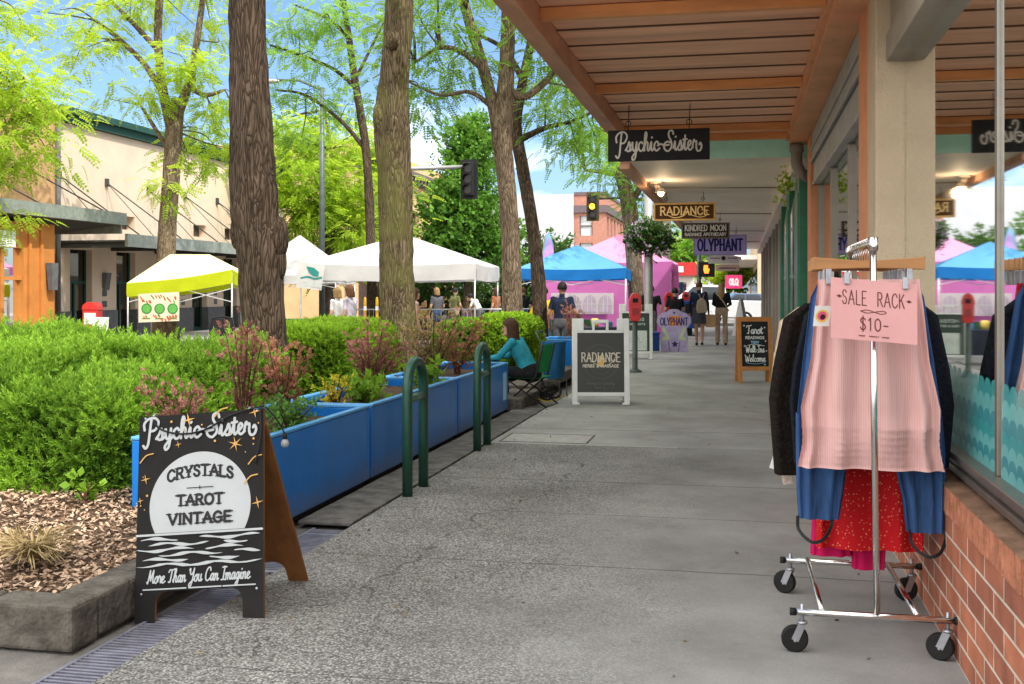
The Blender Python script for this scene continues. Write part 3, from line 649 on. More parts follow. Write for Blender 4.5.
# ================================================================ NEXT SHOPS DOWN THE STREET
b2 = thing('shop_building', 'farther row of narrow shopfronts with dark green pilasters under a flat soffit', 'building', (.85,14.25,0))
bx2 = (.85, 14.25)
def P2(mb, name, mats, parent=None, bevel=0.0):
    mb.v = [(a-bx2[0], b-bx2[1], c) for a, b, c in mb.v]; return mb.build(name, mats, parent or b2, bevel)
m = MB(); m.box(-1.50, .9, 14.25, 46, 3.17, 3.28); can2 = P2(m, 'canopy', M_soffit)
m = MB(); m.box(-1.56,.93,14.245,14.33,3.175,3.56); P2(m, 'end_fascia', M_mint, can2)
m = MB(); m.box(-1.56,-1.43,14.34,46,3.08,3.40); P2(m, 'outer_beam', M_beam, can2)
m = MB(); m.box(.62,.86,14.34,46,2.98,3.168); P2(m, 'inner_beam', M_soffit, can2)
m = MB()
for yy in (17.9, 24, 31, 38): m.tube([(-1.4,yy,3.15),(.7,yy,3.12)], .012, 6)
P2(m, 'conduit', M_taupe, can2)
m = MB(); m.box(.86, 8, 13.905, 46, 3.32, 6.2); m.box(.95,8,13.905,46,0,3.3,1); P2(m, 'wall', [M_stucco, M_dark])
y = 13.95; k = 0
seq = [('g',1.1),('o',.9),('w',.14),('o',.8),('g',1.0),('o',1.2),('w',.16),('o',.8),('g',.4),('o',1.0),('w',.14),('b',.6),('w',.2),('o',1.3),('w',.35),('o',1.2),('t',.4)]
seq += [('w',.3),('o',1.6),('t',.4),('o',1.6)]*8
for c, w in seq:
    if y+w > 46: break
    m = MB()
    if c == 'o':
        m.box(.84,.9,y+.02,y+w-.02,0,.5); m.box(.845,.9,y+.02,y+w-.02,2.3,2.97); fr = P2(m, 'shop_window', M_grayp)
        m = MB(); m.quad((.87,y+.02,.5),(.87,y+w-.02,.5),(.87,y+w-.02,2.3),(.87,y+.02,2.3)); P2(m, 'pane', M_glassD, fr)
    else:
        d = {'g':.17,'w':.10,'b':.12,'t':.12}[c]
        m.box(.86-d,.94,y,y+w-.005,0,2.978)
        if c == 'g': m.box(.86-d-.015,.86-d,y+.1,y+w-.1,.25,2.7)
        P2(m, 'pilaster', {'g':M_green,'w':M_grayp,'b':M_brown,'t':M_taupe}[c])
    y += w
for yy in (14.95, 16.9, 19.2):
    m = MB(); m.tube([(.74,yy,0),(.74,yy,2.6),(.78,yy+.02,2.9)], .035, 8)
    for z in (.9,1.7,2.4): m.cbox((.75,yy,z),(.1,.1,.05))
    P2(m, 'conduit', M_steel)
# spot lamp under the soffit
p = atd(656, 188, 17.0)
t = thing('ceiling_lamp', 'small lit spot lamp fixed under the farther soffit', 'lamp', (p.x, p.y, 3.17))
m = MB(); m.lathe([(.09,0),(.09,-.03),(.02,-.035),(.02,-.07)], n=14); m.tube([(0,0,-.05),(.05,-.06,-.12)], .04, 10); m.build('lamp_base', M_soffit, t)
m = MB(); m.ell((.08,-.1,-.18), (.05,.05,.055)); m.build('bulb', M_bulb, t)
m = MB(); m.lathe([(.0,-.10),(.05,-.11),(.085,-.17)], (.07,-.08,0), 14); m.build('lamp_shade', M_taupe, t)
lp = bpy.data.lights.new('lamp_light', 'POINT'); lp.energy = 12; lp.color = (1,.72,.42); lp.shadow_soft_size = .08
lo = bpy.data.objects.new('lamp_light', lp); COL.objects.link(lo); lo.location = (p.x+.12, p.y-.2, 2.9)
# ================================================================ TREES AND HEDGES
def bark(name, c1, c2, moss=None):
    m = mat(name, c1, .92, col2=c2, scale=5, stretch=(1.6,1.6,.35)); nt = m.node_tree; L = nt.links; b = nt.nodes['Principled BSDF']
    tc = nn(nt, 'ShaderNodeTexCoord'); mp = nn(nt, 'ShaderNodeMapping'); mp.inputs['Scale'].default_value = (1,1,.13); L.new(tc.outputs['Object'], mp.inputs[0])
    n0 = nn(nt, 'ShaderNodeTexNoise'); n0.inputs['Scale'].default_value = 5; n0.inputs['Detail'].default_value = 3; L.new(mp.outputs[0], n0.inputs[0])
    ad = nn(nt, 'ShaderNodeMixRGB', blend_type='ADD'); ad.inputs[0].default_value = .34; L.new(mp.outputs[0], ad.inputs[1]); L.new(n0.outputs['Color'], ad.inputs[2])
    vo = nn(nt, 'ShaderNodeTexVoronoi'); vo.feature = 'DISTANCE_TO_EDGE'; vo.inputs['Scale'].default_value = 30; L.new(ad.outputs[0], vo.inputs['Vector'])
    no = nn(nt, 'ShaderNodeTexNoise'); no.inputs['Scale'].default_value = 45; no.inputs['Detail'].default_value = 6; L.new(mp.outputs[0], no.inputs[0])
    rp = nn(nt, 'ShaderNodeMapRange'); rp.inputs[2].default_value = .28; L.new(vo.outputs['Distance'], rp.inputs[0])
    ma = nn(nt, 'ShaderNodeMath', operation='MULTIPLY_ADD'); ma.inputs[1].default_value = .35; L.new(no.outputs['Fac'], ma.inputs[0]); L.new(rp.outputs[0], ma.inputs[2])
    bp = nn(nt, 'ShaderNodeBump'); bp.inputs['Strength'].default_value = .65; bp.inputs['Distance'].default_value = .025; L.new(ma.outputs[0], bp.inputs['Height']); L.new(bp.outputs[0], b.inputs['Normal'])
    src = b.inputs['Base Color'].links[0].from_socket
    cr_ = nn(nt, 'ShaderNodeValToRGB'); cr_.color_ramp.elements[0].color = (.28,.25,.22,1); cr_.color_ramp.elements[1].color = (1,1,1,1); cr_.color_ramp.elements[1].position = .6; L.new(rp.outputs[0], cr_.inputs[0])
    mx = nn(nt, 'ShaderNodeMixRGB', blend_type='MULTIPLY'); mx.inputs[0].default_value = 1; L.new(src, mx.inputs[1]); L.new(cr_.outputs[0], mx.inputs[2]); out = mx.outputs[0]
    if moss:
        n2 = nn(nt, 'ShaderNodeTexNoise'); n2.inputs['Scale'].default_value = 2.2; n2.inputs['Detail'].default_value = 5; L.new(tc.outputs['Object'], n2.inputs[0])
        r2 = nn(nt, 'ShaderNodeMapRange'); r2.inputs[1].default_value = .45; r2.inputs[2].default_value = .62; r2.inputs[4].default_value = .7; L.new(n2.outputs['Fac'], r2.inputs[0])
        m2 = nn(nt, 'ShaderNodeMixRGB'); m2.inputs[2].default_value = c4(moss); L.new(r2.outputs[0], m2.inputs[0]); L.new(out, m2.inputs[1]); out = m2.outputs[0]
    L.new(out, b.inputs['Base Color']); return m
BK_dark = bark('dark_bark', (.066,.047,.033), (.14,.10,.07))
BK_moss = bark('mossy_bark', (.12,.092,.055), (.23,.175,.105), (.15,.145,.045))
BK_pale = bark('pale_bark', (.17,.125,.085), (.33,.25,.175))
BK_grey = bark('grey_bark', (.2,.18,.155), (.34,.31,.27))
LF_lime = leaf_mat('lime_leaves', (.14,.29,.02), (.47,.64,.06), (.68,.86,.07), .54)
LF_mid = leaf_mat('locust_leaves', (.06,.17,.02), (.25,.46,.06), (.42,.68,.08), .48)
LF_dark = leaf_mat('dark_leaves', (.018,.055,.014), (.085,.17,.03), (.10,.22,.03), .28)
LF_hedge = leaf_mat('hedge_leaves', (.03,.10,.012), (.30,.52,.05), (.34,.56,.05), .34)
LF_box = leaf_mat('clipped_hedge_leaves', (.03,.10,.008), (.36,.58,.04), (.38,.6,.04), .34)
def noise_path(pts, amt):
    return [Vector(p)+Vector((random.uniform(-amt,amt), random.uniform(-amt,amt), 0)) for p in pts]
def make_tree(name, label, trunk, limbs, blobs, bark_m, leaf_m, T=FROND, ls=.3, group=None, seg=14, twigs=True, clump=26, sig=.3, burls=()):
    """trunk, limbs: lists of (point, radius); blobs: (centre, radii, count)"""
    base = Vector(trunk[0][0]); t = thing(name, label, 'tree', base, group=group)
    m = MB()
    def branch(pr, n):
        A = cr([tuple(p)+(r,) for p, r in pr], 5)
        m.tube([Vector(a[:3])-base for a in A], [max(.004, a[3]) for a in A], n, jit=.05 if n > 8 else 0)
    branch(trunk, seg)
    for c, r in burls: m.ell(Vector(c)-base, r, nu=12, nv=8)
    m.build('trunk', bark_m, t)
    m = MB(); nodes = [Vector(p) for l in limbs for p, r in l[1:]]+[Vector(p) for p, r in trunk[-2:]]
    for l in limbs: branch(l, 8)
    parts = []
    for c, r, n in blobs:
        P, D, sh, C = blob_points(c, r, int(n*1.22), clump, sig)
        parts.append(scatter(T, P-np.array(base), D, ls*rng.uniform(.65,1.25,len(P)), sh))
        if twigs:
            for q in C[::2]:
                q = Vector(q); a = min(nodes, key=lambda z: (z-q).length); mid = (a+q)/2+Vector((random.uniform(-.2,.2), random.uniform(-.2,.2), random.uniform(-.1,.3)))
                L_ = (q-a).length
                if L_ > 9: continue
                pts = cr([a, mid, q], 4); m.tube([Vector(p)-base for p in pts], [.008+.012*L_*(1-i/len(pts)) for i in range(len(pts))], 4, cap=False)
    if m.v: m.build('limbs', bark_m, t)
    if parts:
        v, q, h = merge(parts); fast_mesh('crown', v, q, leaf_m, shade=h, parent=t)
    return t
def A(px, py, d): return tuple(atd(px, py, d))
def tr(d, *pw):
    k_ = .86 if 15 < d < 25 else .95
    pw = [(x, y, w*k_) for x, y, w in pw]
    return tr_(d, *pw)
def tr_(d, *pw):   # trunk measured as (px, py, width px) at distance d
    return [(A(x, y, d), w/2*d/F) for x, y, w in pw]
GT = 'street trees along the kerb bed'
def gbase(px, d, z=.1): p = gx(px, d, z); return tuple(p)
make_tree('street_tree', 'nearest thick dark-barked trunk rising between hedge and blue planters', [(gbase(268,10), .29), (A(266,372,10), .23)]+tr(10,(264,330,47),(259,250,48),(254,200,50),(252,150,46),(249,80,40),(247,0,38),(246,-120,36)),
    [tr(10,(246,-120,34),(200,-220,22),(120,-330,12)), tr(10,(246,-120,34),(300,-240,22),(380,-340,12)), tr(10,(247,-100,26),(250,-260,20),(240,-420,10))],
    [(A(180,-330,9.5),(1.8,1.8,.9),700), (A(350,-360,10.5),(2,1.8,.9),700), (A(240,-470,10),(1.8,1.8,.9),600)], BK_dark, LF_mid, ls=.34, group=GT, seg=22,
    burls=[(A(279,238,9.95),(.09,.09,.2)), (A(281,262,9.95),(.05,.06,.16)), (A(236,232,10),(.05,.06,.16)), (A(242,160,9.85),(.06,.05,.12))])
make_tree('street_tree', 'straight mossy trunk standing behind the second blue planter', [(gbase(405,13.3), .33)]+tr(13.3,(403,385,46),(400,340,40),(397,290,37),(396,240,36),(395,180,36),(392,120,37),(395,70,31),(399,20,30),(402,-60,28),(404,-140,26)),
    [tr(13.3,(404,-120,22),(460,-200,16),(520,-260,9)), tr(13.3,(404,-140,22),(360,-220,14),(320,-300,9))],
    [(A(350,-280,13),(2,2,.9),800), (A(480,-270,14),(2,2,.9),800)], BK_moss, LF_mid, ls=.34, group=GT, seg=20,
    burls=[(A(380,118,13.2),(.09,.09,.22)), (A(392,40,13.1),(.1,.08,.12))])
make_tree('street_tree', 'pale forked trunk behind the seated woman in teal', [(gbase(514,19), .26)]+tr(19,(513,345,26),(512,300,24),(511,250,22),(508,200,21),(504,160,22),(502,130,24),(506,80,19),(508,30,17),(509,-30,15),(511,-100,13)),
    [tr(19,(500,140,18),(492,100,14),(478,50,13),(466,10,12),(455,-40,11),(440,-110,8)), tr(19,(507,90,12),(524,97,9),(545,82,8),(562,62,5),(585,55,3)), tr(19,(484,70,8),(462,52,7),(440,48,5),(415,62,3)), tr(19,(508,40,8),(520,15,7),(545,-10,5)),
     tr(19,(496,110,7),(470,92,5),(440,95,4),(405,80,2))],
    [(A(440,45,18.5),(1.1,1.3,.5),260), (A(405,75,19),(.9,1,.4),150), (A(470,5,18),(1.4,1.4,.5),320), (A(560,40,19),(.7,1.0,.5),170), (A(578,85,20),(.55,1,.45),150), (A(430,105,19.5),(.8,1,.3),100), (A(500,-60,19),(2.2,2,.8),600), (A(600,-50,19),(1.2,1.8,.8),420), (A(545,15,21),(.9,1,.5),160)],
    BK_pale, LF_mid, ls=.25, group=GT, seg=16)
make_tree('street_tree', 'slim bent trunk crossing just right of the pale forked trunk', [(gbase(541,22), .2)]+tr(22,(541,340,18),(539,290,17),(535,245,15),(529,205,15),(522,165,15),(516,125,14),(523,80,11),(533,30,10),(540,-40,9)),
    [tr(22,(519,140,9),(545,128,6),(570,122,4),(592,112,3)), tr(22,(523,80,8),(505,50,6),(480,35,4))],
    [(A(575,118,22),(.75,1,.4),180), (A(592,138,22.5),(.45,.8,.4),120), (A(552,100,22),(.8,1,.4),170), (A(590,75,23),(.7,1,.5),200), (A(540,-40,22),(2,2,.8),500), (A(566,140,22.5),(.5,.7,.25),70)],
    BK_dark, LF_mid, ls=.25, group=GT, seg=12)
make_tree('street_tree', 'leaning grey trunk behind the hanging flower basket', [(gbase(640,33), .3)]+tr(33,(637,310,17),(634,260,17),(630,215,17),(623,180,15),(612,150,11),(600,115,8)),
    [tr(33,(630,205,8),(645,180,6),(660,160,4)), tr(33,(622,175,7),(600,172,4),(585,170,3))],
    [(A(640,190,33),(.6,.8,.7),150), (A(605,172,32),(.7,.8,.3),90), (A(596,150,31),(.8,.8,.5),140), (A(628,150,33),(1.2,1,.6),200), (A(650,160,33),(1.2,1.2,.8),220)], BK_pale, LF_mid, ls=.3, group=GT, seg=12)
make_tree('street_tree', 'straight grey trunk beside the lamp post with the flower basket', [(gbase(664,37), .28)]+tr(37,(663,315,17),(662,270,17),(663,230,16),(664,190,14),(664,140,10)), [],
    [(A(664,110,37),(2,2,1.2),260), (A(650,225,38),(.7,.7,.6),90)], BK_grey, LF_mid, ls=.32, group=GT, seg=12)
# across the street
GF = 'trees across the street'
make_tree('locust_tree', 'tall forked tree in front of the beige building', [(gbase(166,29,-.1), .42)]+tr(29,(165,310,22),(166,270,20),(168,220,18),(172,170,18),(174,130,18),(178,100,15)),
    [tr(29,(175,120,13),(190,80,9),(197,40,7),(204,-10,6),(210,-60,4)), tr(29,(172,130,13),(163,90,10),(158,40,9),(160,-10,8),(164,-80,6)), tr(29,(164,95,8),(145,65,6),(120,40,5),(95,20,3)), tr(29,(186,85,6),(205,95,5),(225,90,3)), tr(29,(158,50,6),(130,20,5),(110,0,3)), tr(29,(168,150,5),(150,120,4),(140,105,2))],
    [(A(105,25,28.5),(1.3,1.5,.5),150), (A(90,62,28.5),(.9,1.2,.4),100), (A(190,15,29),(1.2,1.6,.7),190), (A(214,88,29),(.9,1.2,.8),200), (A(130,92,28),(.9,1,.35),120), (A(218,135,30),(.7,1,.8),200), (A(150,-25,29),(2.6,2,.8),380), (A(60,25,28),(1.1,1.2,.5),90), (A(185,60,28),(.8,1,.4),120), (A(158,190,28.6),(.45,.5,.35),60), (A(208,160,30),(.6,.8,.5),120)],
    BK_pale, LF_lime, ls=.36, group=GF, seg=14)
p0 = gbase(-70,23,-.1)
make_tree('locust_tree', 'bright lime crown reaching in from the left edge', [(p0,.3),(A(-68,250,23),.22),(A(-65,150,23),.2),(A(-60,60,23),.15),(A(-55,-40,23),.1)],
    [tr(23,(-65,170,9),(-30,140,7),(5,125,4),(30,118,3)), tr(23,(-62,100,9),(-20,80,6),(20,90,3)), tr(23,(-60,60,8),(-30,20,5),(0,0,3)), tr(23,(-66,200,6),(-30,190,4),(5,170,2))],
    [(A(10,95,22.5),(.9,1.2,.5),240), (A(36,108,22.5),(.5,.9,.4),150), (A(12,140,22),(.6,.9,.4),150), (A(-10,165,22.5),(.7,.9,.45),150), (A(-10,65,23),(.8,1.2,.5),280), (A(0,215,22.5),(.35,.5,.35),60), (A(-60,20,23),(2,2,1),500), (A(50,150,22),(.25,.3,.25),30)],
    BK_pale, LF_lime, ls=.34, group=GF)
make_tree('locust_tree', 'airy lime tree behind the white tents between the two big trunks', [(gbase(330,46,-.1), .4)]+tr(46,(330,300,12),(329,250,11),(333,215,9),(338,190,7)),
    [tr(46,(330,235,6),(310,210,4),(290,190,3)), tr(46,(333,215,6),(355,190,4),(370,160,3)), tr(46,(338,190,5),(330,150,4),(325,110,2))],
    [(A(300,165,45),(1.6,2,1),420), (A(332,140,46),(1.6,2,1),420), (A(355,190,46),(1.5,2,1.2),420), (A(298,210,45),(1.3,2,.9),320), (A(335,215,47),(1.3,2,.8),280), (A(370,225,47),(1.2,2,.9),280), (A(365,140,47),(1.3,1.5,.9),280), (A(278,130,45),(1.0,1.5,.8),200), (A(300,245,47),(1.6,1.5,1.0),380), (A(335,255,48),(1.6,1.5,1.0),380), (A(318,190,45),(1.8,1.6,1.2),380), (A(350,225,45),(1.4,1.4,1.0),300), (A(385,190,47),(1.0,1.4,1.2),200), (A(282,200,45),(1.0,1.4,1.2),240)],
    BK_dark, LF_lime, ls=.5, group=GF, clump=22, sig=.45)
make_tree('locust_tree', 'thin high branches with scattered leaves over the white tents', [(gbase(372,33,-.1), .3)]+tr(33,(372,300,11),(370,220,10),(366,150,9),(355,80,8),(345,10,6),(335,-60,4)),
    [tr(33,(366,150,5),(340,120,4),(305,95,3),(275,90,2)), tr(33,(358,90,5),(335,70,4),(300,55,3),(270,45,2)), tr(33,(350,40,5),(330,20,3),(295,5,2)), tr(33,(355,80,4),(370,50,3),(385,20,2))],
    [(A(290,95,33),(1.1,1.2,.4),120), (A(330,60,32),(1.1,1.3,.45),140), (A(285,40,33),(1.1,1.2,.45),130), (A(355,20,33),(1.1,1.3,.5),150), (A(310,10,32),(1.4,1.4,.5),170), (A(340,110,33),(.9,1.1,.4),110), (A(300,130,34),(1,1,.4),100)], BK_dark, LF_mid, ls=.36, group=GF)
make_tree('broadleaf_tree', 'dense dark green tree beside the ochre building', [(gbase(468,62,-.1), .45)]+tr(62,(468,300,10),(468,250,9),(468,200,6),(468,150,3)), [],
    [(A(470,250,62),(2.3,2.5,1.7),900), (A(455,225,62),(1.8,2.2,1.6),700), (A(486,225,62),(1.6,2.2,1.6),650), (A(468,185,62),(1.8,2,1.6),700), (A(474,150,62),(1.4,1.6,1.3),480), (A(445,200,62),(1.0,1.5,1.3),300), (A(462,140,62),(.8,1.2,.8),160), (A(440,255,62),(1.2,1.8,1.2),260), (A(500,255,62),(1.1,1.8,1.1),220), (A(476,128,62),(.6,.9,.6),120)],
    BK_dark, leaf_mat('green_leaves', (.025,.09,.015), (.17,.36,.05), (.2,.4,.04), .32), T=LEAVES, ls=.46, group=GF, clump=14, sig=.42)
make_tree('broadleaf_tree', 'small round tree at the far end of the pavement', [(gbase(727,85,-.1), .3)]+tr(85,(727,300,6),(727,282,4)), [],
    [(A(722,277,85),(1.2,1.6,1.2),220), (A(735,272,86),(1.3,1.6,1.4),240)], BK_dark, LF_lime, T=LEAVES, ls=.6, group=GF, clump=16, sig=.5)
make_tree('broadleaf_tree', 'pale tree far behind the pink tent', [(gbase(690,100,-.1), .3)]+tr(100,(690,300,5),(690,262,4)), [],
    [(A(676,252,100),(2.2,2,1.6),240), (A(700,250,100),(2.0,2,1.5),220), (A(655,246,101),(1.8,2,1.2),160)], BK_dark, LF_mid, T=LEAVES, ls=.75, group=GF, clump=16, sig=.6)
make_tree('broadleaf_tree', 'dark crown standing between pale trunk and grey building', [(gbase(541,75,-.1), .35)]+tr(75,(541,300,6),(541,262,5)), [],
    [(A(538,252,75),(1.6,1.6,1.2),260), (A(552,262,75),(1.0,1.4,.9),160)], BK_dark, LF_dark, T=LEAVES, ls=.65, group=GF, clump=16, sig=.5)
for px_, d_, w_, l_ in ((440,66,2.6,'low dark leafy tree behind the wide white tent'),(495,70,2.6,'low dark leafy tree left of the pale forked trunk, far back'),(528,68,1.9,'low dark leafy tree seen between the two bent trunks, far back')):
    make_tree('broadleaf_tree', l_, [(gbase(px_,d_,-.1), .25)]+tr_(d_,(px_,306,5),(px_,290,4)), [], [(A(px_,288,d_),(w_,2,1.5),420), (A(px_-6,300,d_),(w_*.9,2,.9),260)], BK_dark, LF_dark, T=LEAVES, ls=.5, group=GF, clump=14, sig=.45)
# ---- hedges
def sh_box(x0, x1, y0, y1, z0, z1, n, lump=.12, sides='xXyYZ'):
    """points and outward directions on a lumpy rounded box"""
    P = []; D = []
    areas = {'x':(y1-y0)*(z1-z0), 'X':(y1-y0)*(z1-z0), 'y':(x1-x0)*(z1-z0), 'Y':(x1-x0)*(z1-z0), 'Z':(x1-x0)*(y1-y0)}
    tot = sum(areas[s] for s in sides)
    for s in sides:
        k = int(n*areas[s]/tot); u = rng.uniform(size=k); v = rng.uniform(size=k); o = np.ones(k)
        if s == 'Z': p = np.stack([x0+u*(x1-x0), y0+v*(y1-y0), z1*o], 1); d = (0,0,1)
        elif s in 'xX': p = np.stack([(x0 if s == 'x' else x1)*o, y0+u*(y1-y0), z0+v*(z1-z0)], 1); d = (-1 if s == 'x' else 1, 0, 0)
        else: p = np.stack([x0+u*(x1-x0), (y0 if s == 'y' else y1)*o, z0+v*(z1-z0)], 1); d = (0, -1 if s == 'y' else 1, 0)
        P.append(p); D.append(np.tile(np.array(d, float), (k, 1)))
    P = np.concatenate(P); D = np.concatenate(D)
    c = np.array(((x0+x1)/2, (y0+y1)/2, (z0+z1)/2)); h = np.array(((x1-x0)/2, (y1-y0)/2, (z1-z0)/2))
    q = (P-c)/h; pw = 6 if lump < .1 else 3.6; norm = (np.abs(q)**pw).sum(1)**(1/pw); q = q/norm[:, None]
    f = 0
    for i, k in enumerate((2.3, 4.1, 7.7)): f = f + np.sin(P[:, 0]*k*1.1+i*2+1.7*np.sin(P[:, 2]*k))*np.sin(P[:, 1]*k+i)*np.cos(P[:, 2]*k*.9+.6*i)/(i+1)
    P = c+q*h+D*(lump*f)[:, None]
    return P, D, f
def make_hedge(name, label, boxes, leaf_m, T, sc, group=None, lump=.12, dens=900):
    b0 = boxes[0]; base = np.array(((b0[0]+b0[1])/2, (b0[2]+b0[3])/2, b0[4])); parts = []; core = MB()
    t = thing(name, label, 'hedge', tuple(base), group=group)
    for x0, x1, y0, y1, z0, z1 in boxes:
        area = 2*(z1-z0)*((x1-x0)+(y1-y0))+(x1-x0)*(y1-y0); n = int(area*dens)
        P, D, f = sh_box(x0, x1, y0, y1, z0, z1, n, lump); depth = rng.random(len(P))**2*.16; P = P-D*depth[:, None]
        sh_out = rng.random(len(P)) < .06*(lump > .1); P = P+(D*.6+np.array((0,0,.7)))*(sh_out*rng.uniform(.02,.09,len(P)))[:, None]
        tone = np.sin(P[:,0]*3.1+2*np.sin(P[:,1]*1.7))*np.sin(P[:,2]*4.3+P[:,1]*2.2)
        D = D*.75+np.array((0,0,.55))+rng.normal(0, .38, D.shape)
        sh = .42+.44*f-depth*2.2-.4*(rng.random(len(P)) < .07)+.22*(P[:, 2]-z0)/(z1-z0)+rng.normal(0,.1,len(P))-.05+.14*tone+.12*sh_out  # hollows and deep sprigs darkened, tops lightened: shade put into leaf colour
        parts.append(scatter(T, P-base, D, sc*rng.uniform(.7,1.3,len(P)), sh, .1))
        g = .17; nx = ny = 10
        core.box(x0+g-base[0], x1-g-base[0], y0+g-base[1], y1-g-base[1], z0-base[2], z1-g-base[2])
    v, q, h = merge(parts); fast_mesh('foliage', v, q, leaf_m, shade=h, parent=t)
    core.build('shade_core', mat('hedge_core', (.02,.03,.008), .95, var=.5, scale=20), t, bevel=.1); return t  # dark box inside the leaves, shade of the gaps put in its colour
PLUME = tmpl_sprig(13, .66, .092, .36, 9)
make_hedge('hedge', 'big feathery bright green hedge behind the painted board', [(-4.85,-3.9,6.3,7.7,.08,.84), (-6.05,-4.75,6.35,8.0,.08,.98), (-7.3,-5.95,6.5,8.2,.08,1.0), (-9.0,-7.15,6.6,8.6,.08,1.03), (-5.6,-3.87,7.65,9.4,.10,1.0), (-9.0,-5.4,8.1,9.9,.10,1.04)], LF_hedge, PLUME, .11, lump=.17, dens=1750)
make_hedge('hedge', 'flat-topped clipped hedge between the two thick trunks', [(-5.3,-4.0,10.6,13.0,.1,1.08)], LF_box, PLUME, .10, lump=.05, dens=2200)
make_hedge('round_shrub', 'small rounded bright shrub left of the man in the navy shirt', [(-4.2,-3.25,16.9,18.3,.05,1.05)], LF_box, LEAVES, .085, lump=.08, dens=1500)
make_hedge('round_shrub', 'dark leafy round shrub behind the seated woman', [(-4.9,-4.1,17.0,18.1,.05,1.0)], LF_hedge, LEAVES, .085, lump=.1, dens=1100)
# ================================================================ PLANTERS AND THEIR PLANTS
M_blue = mat('blue_gloss', (.007,.165,.56), .34, var=.14, scale=1.8, spec=.25, coat=.12, dirt=.35)
def grime(m, z0, z1, col):
    nt = m.node_tree; L = nt.links; b = nt.nodes['Principled BSDF']; src = b.inputs['Base Color'].links[0].from_socket
    tc = nn(nt, 'ShaderNodeTexCoord'); sx = nn(nt, 'ShaderNodeSeparateXYZ'); L.new(tc.outputs['Object'], sx.inputs[0])
    no = nn(nt, 'ShaderNodeTexNoise'); no.inputs['Scale'].default_value = 9; no.inputs['Detail'].default_value = 8; no.inputs['Roughness'].default_value = .75; L.new(tc.outputs['Object'], no.inputs[0])
    ad = nn(nt, 'ShaderNodeMath', operation='MULTIPLY_ADD'); ad.inputs[1].default_value = .34; L.new(no.outputs['Fac'], ad.inputs[0]); L.new(sx.outputs['Z'], ad.inputs[2])
    mr_ = nn(nt, 'ShaderNodeMapRange'); mr_.inputs[1].default_value = z0; mr_.inputs[2].default_value = z1; mr_.inputs[3].default_value = .6; mr_.inputs[4].default_value = 0; L.new(ad.outputs[0], mr_.inputs[0])
    n2 = nn(nt, 'ShaderNodeTexNoise'); n2.inputs['Scale'].default_value = 38; n2.inputs['Detail'].default_value = 4; L.new(tc.outputs['Object'], n2.inputs[0])
    sc2 = nn(nt, 'ShaderNodeMapRange'); sc2.inputs[1].default_value = .70; sc2.inputs[2].default_value = .76; sc2.inputs[4].default_value = .5; L.new(n2.outputs['Fac'], sc2.inputs[0])
    mxx = nn(nt, 'ShaderNodeMath', operation='MAXIMUM'); L.new(mr_.outputs[0], mxx.inputs[0]); L.new(sc2.outputs[0], mxx.inputs[1])
    mx = nn(nt, 'ShaderNodeMixRGB'); mx.inputs[2].default_value = c4(col); L.new(mxx.outputs[0], mx.inputs[0]); L.new(src, mx.inputs[1]); L.new(mx.outputs[0], b.inputs['Base Color'])
grime(M_blue, .20, .40, (.10,.10,.10))
M_bluee = mat('blue_edge', (.10,.36,.72), .3, var=.1, scale=4)
def planter(y0, y1, label, x0=-3.66, x1=-2.85, h=.61, z=-.03):
    t = thing('planter', label, 'planter', ((x0+x1)/2, (y0+y1)/2, z), group='blue planter boxes along the kerb'); w = (x1-x0)/2; l = (y1-y0)/2; k = .05
    m = MB()
    m.box(-w,w,-l,-l+k,.05,h); m.box(-w,w,l-k,l,.05,h); m.box(-w,-w+k,-l+k,l-k,.05,h); m.box(w-k,w,-l+k,l-k,.05,h)
    m.build('planter_box', M_blue, t, bevel=.008)
    m = MB()
    m.box(-w-.004,w+.004,-l-.004,-l+k,h+.001,h+.022); m.box(-w-.004,w+.004,l-k,l+.004,h+.001,h+.022); m.box(-w-.004,-w+k,-l+k+.001,l-k-.001,h+.001,h+.022); m.box(w-k,w+.004,-l+k+.001,l-k-.001,h+.001,h+.022)
    m.build('rim', M_bluee, t, bevel=.005)
    m = MB(); m.box(-w+.04,w-.04,-l+.04,l-.04,0,.049); m.build('base', M_black, t)
    m = MB(); m.box(-w+k+.001,w-k-.001,-l+k+.001,l-k-.001,h-.2,h-.07); m.build('soil', M_soil, t); return t
planter(6.12, 8.2, 'nearest glossy blue planter, half hidden by the painted board')
planter(8.25, 10.9, 'middle glossy blue planter behind the first bike rack')
pl3 = planter(10.95, 13.4, 'third blue planter with a pale sticker on its end')
m = MB(); m.box(.4055,.408,.93,1.12,.18,.52); m.build('sticker', mat('pale_sticker', (.35,.6,.8), .4, var=.05), pl3)
M_stem = mat('plant_stem', (.10,.05,.035), .9, var=.3, scale=20)
